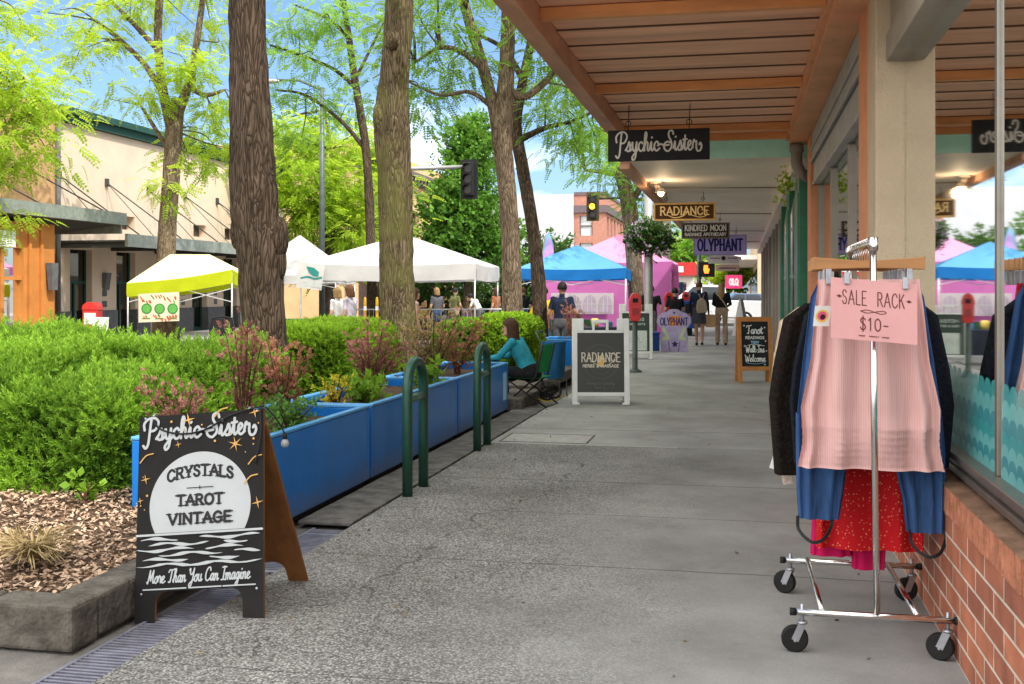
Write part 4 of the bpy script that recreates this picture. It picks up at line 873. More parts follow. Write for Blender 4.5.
def plant(name, label, px, d, z0, h, spread, n, leaf_m, T=LEAVES, sc=.07, stems=9, group=None, X=None, Y=None, twiggy=.5):
    p = gx(px, d) if X is None else Vector((X, Y, 0)); t = thing(name, label, 'plant', (p.x, p.y, z0), group=group)
    m = MB(); P = []; D = []; sh = []
    for k in range(stems):
        a = k*2.4+random.uniform(-.3,.3); e = spread*random.uniform(.35,1.0); hh = h*random.uniform(.6,1.0)
        pts = cr([(random.uniform(-.03,.03), random.uniform(-.03,.03), -.03), (e*.45*math.cos(a), e*.45*math.sin(a), hh*.5), (e*math.cos(a), e*math.sin(a), hh)], 6)
        m.tube(pts, [.008*(1-i/len(pts))+.0025 for i in range(len(pts))], 5, cap=False)
        for i in range(max(3, n//stems)):
            f = twiggy*.4+(1-twiggy*.4)*random.random(); q = pts[min(len(pts)-1, int(f*len(pts)))]
            P.append(np.array(q)+rng.normal(0, .03+.05*spread, 3)); D.append(np.array((math.cos(a)*.6, math.sin(a)*.6, .7))+rng.normal(0,.5,3)); sh.append(.25+.5*f+random.gauss(0,.12))
    m.build('stems', M_stem, t)
    v, q, hh = scatter(T, np.array(P), np.array(D), sc*rng.uniform(.6,1.3,len(P)), np.array(sh)); fast_mesh('leaves', v, q, leaf_m, shade=hh, parent=t); return t
LF_red = leaf_mat('barberry_leaves', (.11,.035,.032), (.42,.20,.16), (.38,.13,.09), .3)
LF_rust = leaf_mat('rust_leaves', (.16,.07,.04), (.55,.27,.17), (.5,.2,.1), .3)
LF_yel = leaf_mat('yellow_flowers', (.35,.3,.02), (.8,.7,.06), (.6,.5,.03), .3)
LF_olive = leaf_mat('olive_leaves', (.10,.08,.03), (.34,.26,.10), (.3,.2,.06), .3)
LF_herb = leaf_mat('herb_leaves', (.04,.11,.02), (.16,.33,.07), (.2,.4,.05), .3)
zs = .52
plant('barberry_shrub', 'tall dark red barberry sprays just above the painted board', 262, 7.2, zs, .80, .15, 260, LF_red, SPRIG, .055, 7, X=-3.3, Y=6.9)
plant('barberry_shrub', 'lower dusty red barberry leaning towards the hedge', 235, 7.0, .45, .55, .22, 200, LF_red, SPRIG, .055, 8, X=-3.55, Y=6.5)
plant('nandina_shrub', 'pinkish bronze shrub at the far end of the nearest planter', 310, 8.3, zs, .58, .22, 300, LF_rust, SPRIG, .06, 10, X=-3.4, Y=7.8)
plant('flowering_herb', 'small green herb with pale yellow tips in the nearest planter', 300, 7.6, zs, .22, .2, 160, LF_herb, LEAVES, .06, 9, X=-3.05, Y=7.1)
plant('flowering_herb', 'low green herb close to the board end of the nearest planter', 290, 7.0, zs, .16, .22, 150, LF_herb, LEAVES, .05, 9, X=-3.1, Y=6.5)
plant('yellow_flower', 'clump of yellow flowers between the first two planters', 328, 8.6, zs, .30, .12, 110, LF_yel, LEAVES, .05, 8, X=-3.28, Y=8.55)
plant('barberry_shrub', 'wide rusty red barberry in the middle planter', 378, 9.9, zs, .68, .34, 480, LF_red, SPRIG, .06, 12, X=-3.33, Y=9.6)
plant('leafy_plant', 'broad bright green leaves at the near end of the middle planter', 365, 9.2, zs, .2, .22, 60, LF_hedge, LEAVES, .14, 8, X=-3.2, Y=9.0)
plant('leafy_plant', 'drooping green leaves hanging over the middle planter rim', 430, 11, zs, .2, .22, 60, LF_hedge, LEAVES, .13, 8, X=-3.1, Y=10.55)
plant('grassy_shrub', 'tall bronze and olive shrub filling the third planter', 450, 12.4, zs, .82, .40, 560, LF_olive, SPRIG, .06, 13, X=-3.3, Y=11.6)
plant('grassy_shrub', 'copper coloured shrub behind the second bike rack', 470, 13, zs, .7, .35, 360, LF_rust, SPRIG, .06, 10, X=-3.3, Y=12.6)
plant('seedling', 'little bright four-leaved seedling in the bark mulch', 85, 6.75, .2, .12, .07, 9, LF_hedge, tmpl_leaves(4,.9,.6,3), .07, 4)
plant('grass_tuft', 'dry straw coloured grass tuft in the mulch', 35, 5.45, .14, .10, .12, 10, LF_olive, SPRIG, .05, 6)
# straw tuft blades
p = gx(32, 5.5); t = [o for o in COL.objects if o.name.startswith('grass_tuft')][0]; t.location = (p.x, p.y, .17)
N = 420; a = rng.uniform(0,2*PI,N); D = np.stack([np.cos(a), np.sin(a), rng.uniform(.25,1.4,N)], 1)
v, q, h = scatter(np.array(leaflet((0,0,0),(.6,0,.1),.6,.05)+leaflet((.55,0,.05),(.5,0,-.45),.55,.035)), np.stack([.05*np.cos(a)*rng.random(N), .05*np.sin(a)*rng.random(N), np.zeros(N)],1), D, rng.uniform(.12,.24,N), rng.uniform(.2,1,N))
fast_mesh('blades', v, q, leaf_mat('straw', (.22,.15,.06), (.55,.43,.22), (.3,.22,.1), .25), shade=h, parent=t)
plant('fringe_plant', 'purple-tipped plant by the far blue planter', 580, 19, .5, .75, .22, 160, LF_rust, SPRIG, .09, 8, X=-3.05, Y=20.2)
planter(19.6, 20.8, 'far blue planter behind the folding cart', -3.6, -2.8, .62)
# ================================================================ BIKE RACKS
M_rackg = mat('rack_green', (.018,.075,.05), .35, .3, var=.2, scale=6)
t = thing('bike_rack', 'nearer dark green hoop bike rack beside the middle planter', 'bike rack', (-2.38,7.88,0), group='green hoop bike racks')
m = MB(); R_ = .205; pts = [(0,-R_,0),(0,-R_,.4),(0,-R_,.765)]+[(0,-R_*math.cos(PI*k/12),.765+R_*math.sin(PI*k/12)) for k in range(1,12)]+[(0,R_,.765),(0,R_,.4),(0,R_,0)]
m.tube(pts, .038, 14); m.build('hoop', M_rackg, t)
m = MB(); m.tube([(0,-R_+.03,.70),(0,R_-.03,.70)], .03, 12); m.build('crossbar', mat('worn_green', (.10,.2,.15), .4, .4), t)
copy_tree(t, 'farther dark green hoop bike rack beside the third planter', (-2.42,10.2,0), 0)
# ================================================================ PAINTED A-BOARD
P1 = atd(131.8,620,5.10); P2 = atd(266,618.6,5.02)
mid = (P1+P2)/2; rz = math.atan2(P2.y-P1.y, P2.x-P1.x); ROLL = -.085
ab = thing('sandwich_board', 'charcoal painted wooden sandwich board with a pale moon reading CRYSTALS TAROT VINTAGE', 'sandwich board', (mid.x, mid.y, -.022), rz, roll=ROLL)
M_char = mat('charcoal_board', (.015,.0138,.0138), .6, var=.25, scale=5, dirt=.2)
M_plyw = mat('brown_plywood', (.20,.085,.03), .65, var=.25, scale=4, stretch=(3,3,.5))
M_ink = mat('pale_paint', (.47,.50,.51), .6, var=.05); M_gold = mat('gold_paint', (.62,.36,.11), .55, var=.15); M_inkd = mat('dark_paint', (.03,.028,.03), .6)
HW, LB = .312, .96; H_, LN = .935, .22
def board_outline():
    P = [(-HW,0),(-HW+.10,0)]+[(-HW+.10+.06*(1-math.cos(PI/2*k/5)), .085+.055*math.sin(PI/2*k/5)) for k in range(6)]
    P += [(HW-.10-.06*(1-math.cos(PI/2*k/5)), .085+.055*math.sin(PI/2*k/5)) for k in range(5,-1,-1)]+[(HW-.10,0),(HW,0),(HW,LB),(-HW,LB)]
    return P
def slab(F_, th, name, mats, parent):
    P = board_outline(); n = len(P); m = MB()
    vs = [F_ @ Vector((u,v,0)) for u,v in P]+[F_ @ Vector((u,v,-th)) for u,v in P]
    m.add(vs, [tuple(range(n))], 0); m.add(vs, [tuple(range(n,2*n))[::-1]]+[(i,(i+1)%n,n+(i+1)%n,n+i) for i in range(n)], 1)
    return m.build(name, mats, parent, rec=False)
FF = frame((0,0,0), (1,0,0), (0,LN,H_)); fb = slab(FF, .018, 'front_board', [M_char, M_plyw], ab)
FB = frame((0,.67,0), (-1,0,0), (0,-.42,.86)); slab(FB, .018, 'rear_board', [M_char, M_plyw], ab)
m = MB()
for u in (-.24,.24): m.tube([FF@Vector((u,LB-.002,.004)), FF@Vector((u,LB+.012,-.01)), FB@Vector((-u,LB-.002,.004))], .006, 6)
m.build('hinge', M_steel, ab)
ink = Ink(.0012); cc, rr, cutv = (0,.525), .25, .405
a0 = math.asin((cutv-cc[1])/rr)
ink.poly([(cc[0]+rr*math.cos(a0+(PI-2*a0)*k/48), cc[1]+rr*math.sin(a0+(PI-2*a0)*k/48)) for k in range(49)], 0); ink.z += .0003
ink.text('CRYSTALS', CAP, 0, .640, .05, .0125, 2, .325, serif=.011, arch=.022); ink.text('TAROT', CAP, 0, .527, .047, .0125, 2, .225, serif=.011); ink.text('VINTAGE', CAP, 0, .442, .047, .0125, 2, .305, serif=.011)
ink.ribbon([(-.065,.607),(.065,.607)], .004, 2); ink.star((0,.607), .014, 2)
ink.text('Psychic Sister'.replace('Sister','Siste~'), SCR, -.005, .845, .10, .0125, 0, .55)
ink.text('More Than You Can Imagine', SCR, .0, .178, .06, .0065, 0, .50, slant=.15)
for a, b in ((-.27,-.06),(-.045,.11),(.12,.275)): ink.ribbon([(a,.150),(b,.150)], .006, 0)
r2 = random.Random(5)
ink.ribbon([(-HW+.004,.398),(HW-.004,.398)], .010, 0)
for vv, segs in ((.375,[(-.29,-.10),(.0,.30)]),(.352,[(-.25,.05),(.12,.24)]),(.328,[(-.31,-.02),(.03,.22)]),(.305,[(-.20,.12),(.17,.3)]),(.282,[(-.28,-.05),(.05,.20)]),(.258,[(-.31,.31)])):
    for a, b in segs:
        n = 16; up = []; lo_ = []
        for k in range(n+1):
            x = a+(b-a)*k/n; th = .006*math.sin(PI*k/n)**.5*(1+.4*math.sin(9*x*6)); y = vv+.006*math.sin(x*26+vv*70)
            up.append((x,y+th)); lo_.append((x,y-th))
        ink.poly(up+lo_[::-1], 0)
for u, v, r in ((-.06,.93,.035),(.27,.945,.03),(.175,.80,.038),(-.27,.66,.026),(-.295,.56,.018),(.285,.52,.03),(-.11,.815,.018)): ink.star((u,v), r, 1, 4 if r != .038 else 6, .18, .2)
for k in range(34):
    u = r2.uniform(-.3,.3); v = r2.uniform(.42,.96)
    if (u-cc[0])**2+(v-cc[1])**2 < .265**2: continue
    ink.disc((u,v), r2.choice((.003,.004,.006)), 1, n=8)
for u, v in ((.27,.72),(-.27,.76),(.25,.63),(.1,.955)): ink.ribbon(cr([(u-.03,v-.02),(u,v+.012),(u+.035,v+.02)],5), .006, 1)
ink.build('lettering', [M_ink, M_gold, M_inkd], ab, FF)
m = MB()
for u, v in ((-.28,.13),(.28,.13),(-.28,.95),(.28,.95)): c = FF@Vector((u,v,.002)); m.ell(c, (.007,.004,.007), nu=8, nv=5)
m.build('screws', M_steel, ab)
# cord of bulbs over the board
MW = Matrix.Translation((mid.x,mid.y,-.022)) @ Matrix.Rotation(rz,4,'Z') @ Matrix.Rotation(ROLL,4,'Y')
def onb(u, v, l=.006): return MW @ (FF @ Vector((u,v,l)))
sl_ = thing('string_light', 'black cord with a clear bulb drooping across the top of the painted board', 'string light', onb(.27,LB,.01))
base = Vector(sl_.location); m = MB()
m.tube([Vector(p)-base for p in cr([onb(-.235,LB-.02,.012), onb(-.2,.895,.012), onb(-.1,.865,.012), onb(.02,.875,.012), onb(.15,.935,.012), onb(.27,LB+.003,.012), onb(.31,LB+.012,-.01)],6)], .0045, 6)
ph = onb(.315,LB+.01,-.02); ph2 = atd(284.5,433,5.3)
m.tube([Vector(p)-base for p in cr([ph, (ph+ph2)/2+Vector((.01,0,-.0)), ph2],6)], .004, 6)
m.tube([Vector(p)-base for p in cr([onb(.30,LB+.005,.012), onb(.305,.85,.012), onb(.29,.76,.012), onb(.275,.70,.012)],6)], .004, 6)
m.build('cord', M_black, sl_)
m = MB(); m.tube([ph2-base, ph2-base+Vector((.003,0,-.028))], [.009,.012], 10); m.build('bulb_socket', M_black, sl_)
m = MB(); m.lathe([(.009,0),(.018,-.012),(.021,-.026),(.014,-.038),(0,-.042)], ph2-base+Vector((.003,0,-.028)), 12); m.build('bulb', mat('clear_bulb', (.32,.33,.33), .1, var=.05), sl_)
# ================================================================ CLOTHES RACK
RX, RY0, RY1 = .53, 4.71, 5.60
rk = thing('clothes_rack', 'chrome rolling clothes rack on black castors by the brick wall', 'clothes rack', (RX, (RY0+RY1)/2, 0)); yc = (RY0+RY1)/2
def rl(x, y, z): return (x, y-yc, z)
for y0, dx in ((RY0,0),(RY1,-.01)):
    m = MB(); m.tube([rl(-.315+dx,y0,.165), rl(.315+dx,y0,.165)], .0145, 12); m.build('base_bar', M_chrome, rk)
    m = MB(); m.tube([rl(-.335+dx,y0,.165), rl(-.312+dx,y0,.165)], .0165, 12); m.tube([rl(.312+dx,y0,.165), rl(.335+dx,y0,.165)], .0165, 12); m.build('end_cap', M_black, rk)
    for sx in (-1, 1):
        c = MB(); x = sx*.285+dx; a = random.uniform(-.5,.5); dxv, dyv = -math.cos(a)*.03, math.sin(a)*.03
        wx, wy = x+dxv, y0+dyv
        c.tube([rl(x,y0,.20), rl(x,y0,.125)], .008, 8); c.lathe([(.0,.128),(.02,.128),(.022,.118),(.0,.115)], rl(x,y0,0), 12)
        nx, ny = -dyv/.03, dxv/.03
        for s_ in (-1,1):
            o = .016*s_; c.bar(rl(x+nx*o*.9,y0+ny*o*.9,.12), rl(wx+nx*o,wy+ny*o,.05), .03, .003, up=(nx,ny,0))
        c.tube([rl(wx-nx*.02,wy-ny*.02,.05), rl(wx+nx*.02,wy+ny*.02,.05)], .006, 8); cs = c.build('castor', M_steel, rk)
        w = MB(); w.tube([rl(wx-nx*.015,wy-ny*.015,.055), rl(wx-nx*.011,wy-ny*.011,.055), rl(wx+nx*.011,wy+ny*.011,.055), rl(wx+nx*.015,wy+ny*.015,.055)], [.048,.055,.055,.048], 24); w.build('wheel', M_rubber, cs)
for sx, l in ((-.205,'l'),(.17,'r')):
    m = MB(); m.tube([rl(sx,RY0,.172), rl(sx-.01,RY1,.172)], .012, 10); m.build('side_rail', M_chrome, rk)
for y0, dx in ((RY0,.0),(RY1,-.01)):
    m = MB(); m.tube([rl(.012+dx,y0,.165), rl(0+dx,y0,1.0), rl(-.004+dx,y0,1.68)], .0135, 12); m.tube([rl(-.004+dx,y0,1.66), rl(-.004+dx,y0,1.715)], .02, 12); m.build('post', M_chrome, rk)
m = MB(); m.tube([rl(-.004,RY0-.02,1.69), rl(-.012,RY1+.02,1.69)], .0135, 12); m.build('top_rail', M_chrome, rk)
M_hang = mat('hanger_wood', (.42,.20,.07), .45, var=.2, scale=5, stretch=(.6,4,4))
def hanger(y, rz, label, w=.42, z=1.612, clips=True):
    t = thing('clothes_hanger', label, 'clothes hanger', (RX-.006, y, z), rz, group='wooden hangers on the rail')
    m = MB(); m.prism([(-w/2,-.026),(-.03,-.02),(.03,-.02),(w/2,-.026),(w/2,.028),(.03,.012),(-.03,.012),(-w/2,.028)], 'y', -.009, .009); m.build('wooden_bar', M_hang, t, bevel=.003)
    m = MB(); m.tube([(0,0,.012),(0,0,.05),(.014,0,.075)]+[(.018*math.cos(a),0,.088+.018*math.sin(a)) for a in (-.3,.4,1.1,1.9,2.6,3.2)], .0022, 6); m.build('hook', M_chrome, t)
    for sx in (-1,1):
        m = MB(); m.box(sx*w*.36-.012, sx*w*.36+.012, -.016, .016, -.088, -.022); m.build('clip', M_steel, t, bevel=.003)
    return t
HY = [4.86, 4.96, 5.06, 5.16, 5.26, 5.36, 5.45, 5.53]
hl = ['frontmost wooden hanger holding the pink skirt', 'second wooden hanger from the front, turned a little and holding the denim', 'wooden hanger holding the dark knit jacket', 'wooden hanger holding the black fleece jacket', 'wooden hanger holding the red floral skirt', 'wooden hanger holding the magenta shorts', 'wooden hanger holding the cream shirt', 'rearmost wooden hanger of the rack, empty']
for i, (y, l) in enumerate(zip(HY, hl)): hanger(y, (.10,-.14,.05,-.04,.03,.08,-.05,.02)[i], l, .46 if i < 2 else .42)
def loft(rings, n=72, rip=0.0, rk_=9, seed=0, m=0, mb=None, ph=0.0):
    mb = mb or MB(); r = random.Random(seed); o1 = r.uniform(0,6); vs = []
    for z, hw, hd, cx, cy, a in rings:
        for k in range(n):
            t = 2*PI*k/n; w = 1+a*(math.sin(rk_*t+o1+2*z)+.5*math.sin(rk_*1.7*t+o1*2-3*z))
            c, s_ = math.cos(t), math.sin(t); e = .75
            w += .9*a*math.sin(5*t+17*z+o1)*math.sin(9*z+o1*1.3)+.6*a*math.sin(3*t-31*z+o1); vs.append((cx+hw*(1+.05*a*8*math.sin(13*z+o1)*math.sin(7.3*z))*math.copysign(abs(c)**e, c), cy+hd*math.copysign(abs(s_)**e, s_)*w*1.0+a*.10*math.sin(rk_*t+o1), z))
    fs = [(i*n+k, i*n+(k+1)%n, (i+1)*n+(k+1)%n, (i+1)*n+k) for i in range(len(rings)-1) for k in range(n)]
    mb.add(vs, fs, m, True); return mb
def garment(name, label, cat, parts, y, z=1.5):
    """parts: list of (name, mesh builder, material); builders hold world coordinates"""
    t = thing(name, label, cat, (RX, y, z), group=None)
    for nme, mb, mm in parts:
        mb.v = [(a-RX, b-y, c-z) for a, b, c in mb.v]; mb.build(nme, mm, t)
    return t
M_pink = mat('pink_cotton', (.62,.36,.34), .85, var=.10, scale=9, stretch=(3,1,.15), bump=.45, bscale=11)
def pink_stripes():
    nt = M_pink.node_tree; L = nt.links; b = nt.nodes['Principled BSDF']; src = b.inputs['Base Color'].links[0].from_socket
    tc = nn(nt, 'ShaderNodeTexCoord'); w = nn(nt, 'ShaderNodeTexWave'); w.wave_type = 'BANDS'; w.bands_direction = 'X'; w.inputs['Scale'].default_value = 34; w.inputs['Distortion'].default_value = .6; L.new(tc.outputs['Object'], w.inputs[0])
    mx = nn(nt, 'ShaderNodeMixRGB'); mx.inputs[2].default_value = (.80,.58,.55,1); ma = nn(nt, 'ShaderNodeMath', operation='MULTIPLY'); ma.inputs[1].default_value = .28
    L.new(w.outputs['Fac'], ma.inputs[0]); L.new(ma.outputs[0], mx.inputs[0]); L.new(src, mx.inputs[1]); L.new(mx.outputs[0], b.inputs['Base Color'])
pink_stripes()
R = [(1.545,.210,.016,.525,4.86,.02),(1.515,.213,.020,.525,4.86,.06),(1.42,.228,.028,.526,4.86,.12),(1.2,.250,.034,.528,4.86,.15),(1.0,.268,.038,.530,4.86,.17)]
z = .93; k = 0
while z > .735: R.append((z, .273+.002*(k % 2)+.0007*k, .040+.009*(k % 2), .531, 4.86, .17)); z -= .012 if k % 2 else .016; k += 1
ps = garment('pink_skirt', 'long pale pink skirt hanging at the front of the sale rack', 'skirt', [('skirt', loft(R, 140, rk_=11, seed=3), M_pink)], 4.86)
M_denim = mat('blue_denim', (.04,.095,.23), .9, var=.4, scale=7, stretch=(1.6,1.6,.35), bump=.7, bscale=26)
mb = loft([(1.545,.20,.03,.53,4.97,.05),(1.47,.245,.04,.53,4.98,.1),(1.2,.28,.045,.535,4.99,.12),(.95,.295,.05,.54,5.00,.12)], 90, seed=4)
loft([(.96,.13,.048,.36,5.00,.12),(.8,.115,.045,.345,5.00,.15),(.62,.095,.042,.335,5.00,.16),(.50,.085,.04,.33,5.00,.12)], 48, seed=5, mb=mb)
loft([(.96,.13,.048,.715,5.00,.12),(.8,.11,.045,.745,5.00,.15),(.60,.085,.042,.765,5.00,.16),(.46,.075,.04,.77,5.00,.12)], 48, seed=6, mb=mb)
st2 = MB()
for cx, zz in ((.315,.50),(.785,.46)):
    pts = [(cx-.075,4.98,zz+.01),(cx-.07,4.97,zz-.05),(cx-.02,4.9,zz-.085),(cx+.03,4.9,zz-.07),(cx+.065,4.97,zz-.03),(cx+.07,4.98,zz+.01)]
    A_ = cr(pts, 5)
    for a, b in zip(A_[:-1], A_[1:]): st2.bar(a, b, .014, .004, up=(0,1,0))
garment('denim_overalls', 'blue denim overalls folded over a hanger behind the pink skirt', 'overalls', [('denim', mb, M_denim), ('strap', st2, M_black)], 4.97)
def jacket(name, label, cat, y, cx, mt, zt=1.53, zb=.72, hw=.25, sl=.40, sw=.07, sleeve_z=.66, seed=1):
    mb = loft([(zt+.05,.06,.045,cx,y,.02),(zt,.17,.05,cx,y,.04),(zt-.1,hw*.95,.06,cx,y,.06),(1.1,hw,.065,cx,y,.1),(zb,hw*1.03,.065,cx,y,.12)], 72, seed=seed)
    for s_ in (-1,1): loft([(zt-.0,sw*.6,.045,cx+s_*(hw*.72),y,.03),(zt-.07,sw*1.1,.055,cx+s_*(hw*.98),y,.05),(zt-.3,sw*1.05,.06,cx+s_*(sl*.86),y,.1),(1.0,sw*.95,.055,cx+s_*sl*.93,y,.14),(sleeve_z,sw*.8,.05,cx+s_*sl*.90,y,.1)], 36, seed=seed+1+s_, mb=mb, rk_=4)
    return garment(name, label, cat, [('jacket', mb, mt)], y)
jacket('knit_jacket', 'dark navy knit jacket whose sleeve shows right of the pink skirt', 'jacket', 5.08, .555, mat('navy_knit', (.012,.014,.022), .95, var=.4, scale=60, bump=.8, bscale=120), sl=.30, hw=.21, zt=1.46, sleeve_z=.73, seed=11)
jacket('fleece_jacket', 'brown-black fleece jacket whose sleeve bulges left of the denim', 'jacket', 5.18, .48, mat('black_fleece', (.013,.0095,.0075), 1.0, var=.5, scale=45, bump=1.0, bscale=70), sl=.30, hw=.21, zt=1.44, sw=.08, seed=21)
jacket('cream_shirt', 'cream patterned shirt whose shoulder shows behind the black fleece', 'shirt', 5.42, .45, mat('cream_pattern', (.55,.42,.27), .9, var=.4, scale=25, col2=(.68,.56,.40)), zt=1.42, hw=.2, zb=1.1, sl=.27, sleeve_z=1.2, seed=31)
M_red = mat('red_floral', (.55,.015,.02), .85)
def floral():
    nt = M_red.node_tree; L = nt.links; b = nt.nodes['Principled BSDF']; tc = nn(nt, 'ShaderNodeTexCoord')
    vo = nn(nt, 'ShaderNodeTexVoronoi'); vo.inputs['Scale'].default_value = 62; L.new(tc.outputs['Object'], vo.inputs[0])
    r = nn(nt, 'ShaderNodeValToRGB'); r.color_ramp.interpolation = 'CONSTANT'; r.color_ramp.elements[0].color = (.75,.42,.2,1); r.color_ramp.elements[1].color = (.52,.012,.018,1); r.color_ramp.elements[1].position = .22
    e = r.color_ramp.elements.new(.10); e.color = (.7,.2,.1,1)
    L.new(vo.outputs['Distance'], r.inputs[0]); L.new(r.outputs[0], b.inputs['Base Color'])
floral()
garment('floral_skirt', 'red skirt with tiny pale flowers hanging below the pink skirt', 'skirt', [('skirt', loft([(1.53,.16,.03,.55,5.22,.05),(1.2,.19,.045,.56,5.22,.15),(.8,.215,.055,.565,5.22,.22),(.33,.245,.065,.565,5.22,.26)], 100, seed=8, rk_=8), M_red)], 5.22)
mb = loft([(1.53,.15,.03,.51,5.32,.05),(.9,.17,.05,.50,5.32,.1),(.55,.175,.05,.50,5.32,.1)], 60, seed=9)
loft([(.56,.085,.05,.415,5.32,.08),(.27,.09,.055,.405,5.32,.12)], 40, seed=10, mb=mb); loft([(.56,.085,.05,.585,5.32,.08),(.215,.075,.055,.57,5.32,.12)], 40, seed=12, mb=mb)
garment('magenta_shorts', 'magenta legs showing lowest under the red floral skirt', 'shorts', [('fabric', mb, mat('magenta_cloth', (.55,.01,.10), .85, var=.15, scale=8))], 5.32)
# price card and swing tags
TL, TR, BL = atd(831,277,4.44), atd(917,284.5,4.44), atd(831,337.5,4.42)
sc_ = thing('sale_sign', 'pink hand-lettered SALE RACK $10 card clipped to the front of the rack', 'sign', TL)
u = (TR-TL); v = (TL-BL); w_, h_ = u.length, v.length; u.normalize(); v.normalize(); Fc = frame((0,0,0), u, v)
m = MB(); m.add([Fc@Vector(p) for p in ((0,0,0),(w_,0,0),(w_,-h_,0),(0,-h_,0),(0,0,-.002),(w_,0,-.002),(w_,-h_,-.002),(0,-h_,-.002))], [(3,2,1,0),(4,5,6,7),(0,1,5,4),(1,2,6,5),(2,3,7,6),(3,0,4,7)]); m.build('card', mat('pink_card', (.74,.385,.375), .8, var=.04), sc_)
ink = Ink(.001); ink.text('SALE  RACK', CAP, w_*.49, -h_*.42, .056, .0042, 0, w_*.72, spacing=.2); ink.text('$10-', CAP, w_*.50, -h_*.83, .050, .0045, 0, .115, spacing=.22)
ink.ribbon(cr([(w_*.34,-h_*.52),(w_*.42,-h_*.545),(w_*.5,-h_*.52),(w_*.6,-h_*.495),(w_*.64,-h_*.52),(w_*.58,-h_*.545),(w_*.5,-h_*.52),(w_*.42,-h_*.495),(w_*.34,-h_*.52)],5), .003, 0)
for a in (.07,.88): ink.ribbon([(w_*a,-h_*.30),(w_*(a+.05),-h_*.30)], .004, 0); ink.disc((w_*(a+.025),-h_*.30), .006, 0, n=10)
for a, b in ((.32,.39),(.44,.55),(.59,.67)): ink.line([(w_*(a+(b-a)*k/8),-h_*(.92+.012*(k % 2))) for k in range(9)], .0028, 0)
ink.build('lettering', [mat('brown_marker', (.16,.05,.04), .8)], sc_, Fc)
for a in (.18,.86):
    m = MB(); c = Fc@Vector((w_*a,.0,.006)); m.cbox(c,(.022,.014,.05)); m.build('clip', M_steel, sc_, bevel=.004)
tg = thing('swing_tag', 'white shop tag with a round coloured badge on the pink skirt', 'tag', atd(822,316,4.52)); m = MB(); ink = Ink(.001); Ft = frame((0,0,0), (ct,st,0), (.1,0,1))
m.quad(*[Ft@Vector(p) for p in ((-.033,-.042,0),(.033,-.042,0),(.033,.042,0),(-.033,.042,0))]); m.build('tag_card', M_white, tg)
ink.disc((0,0),.026,0); ink.disc((0,.0),.019,1); ink.disc((.003,-.004),.011,2); ink.build('badge', [mat('badge_yellow', (.8,.55,.08)), mat('badge_pink', (.7,.1,.25)), mat('badge_dark', (.05,.02,.03))], tg, Ft)
tg = thing('swing_tag', 'paper tag on a white ribbon hanging low beside the fleece sleeve', 'tag', atd(778,447,5.1)); m = MB()
m.bar((0,0,0),(-.03,0,-.10),.02,.002,up=(0,1,0)); m.bar((0,0,0),(.012,0,-.09),.015,.002,up=(0,1,0)); m.build('ribbon', M_white, tg)
m = MB(); m.bar((.03,.0,-.09),(.045,0,-.17),.045,.002,up=(0,1,0)); m.build('tag_card', mat('tag_card', (.6,.5,.42), .8, var=.3, scale=60), tg)
# ================================================================ STANDING SIGNS
def place_rz(px, d): return gx(px, d)
def plastic_board(px, d, label, w, h, face, draw, mats, rz, group=None):
    p = gx(px, d); t = thing('sandwich_board', label, 'sandwich board', p, rz, group=group); ln = .16
    for sgn, nm in ((1,'front_frame'),(-1,'rear_frame')):
        o = (0, 0 if sgn > 0 else 2*ln+.12, 0); Fr = frame(o, (sgn,0,0), (0,sgn*ln,h)); m = MB()
        def bx2_(u0,u1,v0,v1,z0=-.02,z1=.02):
            vs = [Fr@Vector((u,v,z)) for z in (z0,z1) for u,v in ((u0,v0),(u1,v0),(u1,v1),(u0,v1))]
            m.add(vs, [(3,2,1,0),(4,5,6,7),(0,1,5,4),(1,2,6,5),(2,3,7,6),(3,0,4,7)])
        k = .065*w/.7; W2 = w/2; fh = h*.86
        bx2_(-W2,-W2+k,0,h); bx2_(W2-k,W2,0,h); bx2_(-W2+k,W2-k,.10*h,.145*h); bx2_(-W2+k,W2-k,fh-.03,fh); bx2_(-W2+k,-W2+k*2.2,fh,h); bx2_(W2-k*2.2,W2-k,fh,h)
        bx2_(-W2,-W2+.13*w,-.0,.03,-.03,.03); bx2_(W2-.13*w,W2,0,.03,-.03,.03)
        hw_ = .14*w
        bx2_(-hw_,-hw_+.03,fh,h*.985); bx2_(hw_-.03,hw_,fh,h*.985); bx2_(-hw_+.03,hw_-.03,h*.95,h*.985)
        fr = m.build(nm, M_whiteP, t, bevel=.006)
        m = MB(); vs = [Fr@Vector((u,v,.004)) for u,v in ((-W2+k,.145*h),(W2-k,.145*h),(W2-k,fh-.03),(-W2+k,fh-.03))]; m.add(vs, [(0,1,2,3)]); m.build('poster', face, fr, rec=False)
        if sgn > 0:
            ink = Ink(.006); draw(ink, w, h); ink.build('lettering', mats, fr, Fr)
    return t
M_cream = mat('cream_ink', (.62,.58,.48), .6, var=.05); M_ringgrey = mat('ring_grey', (.12,.125,.115), .6, var=.05); M_amber = mat('amber_ink', (.65,.42,.12), .5)
def swash_R(ink, cx, cy, h, w, m=0):
    pass
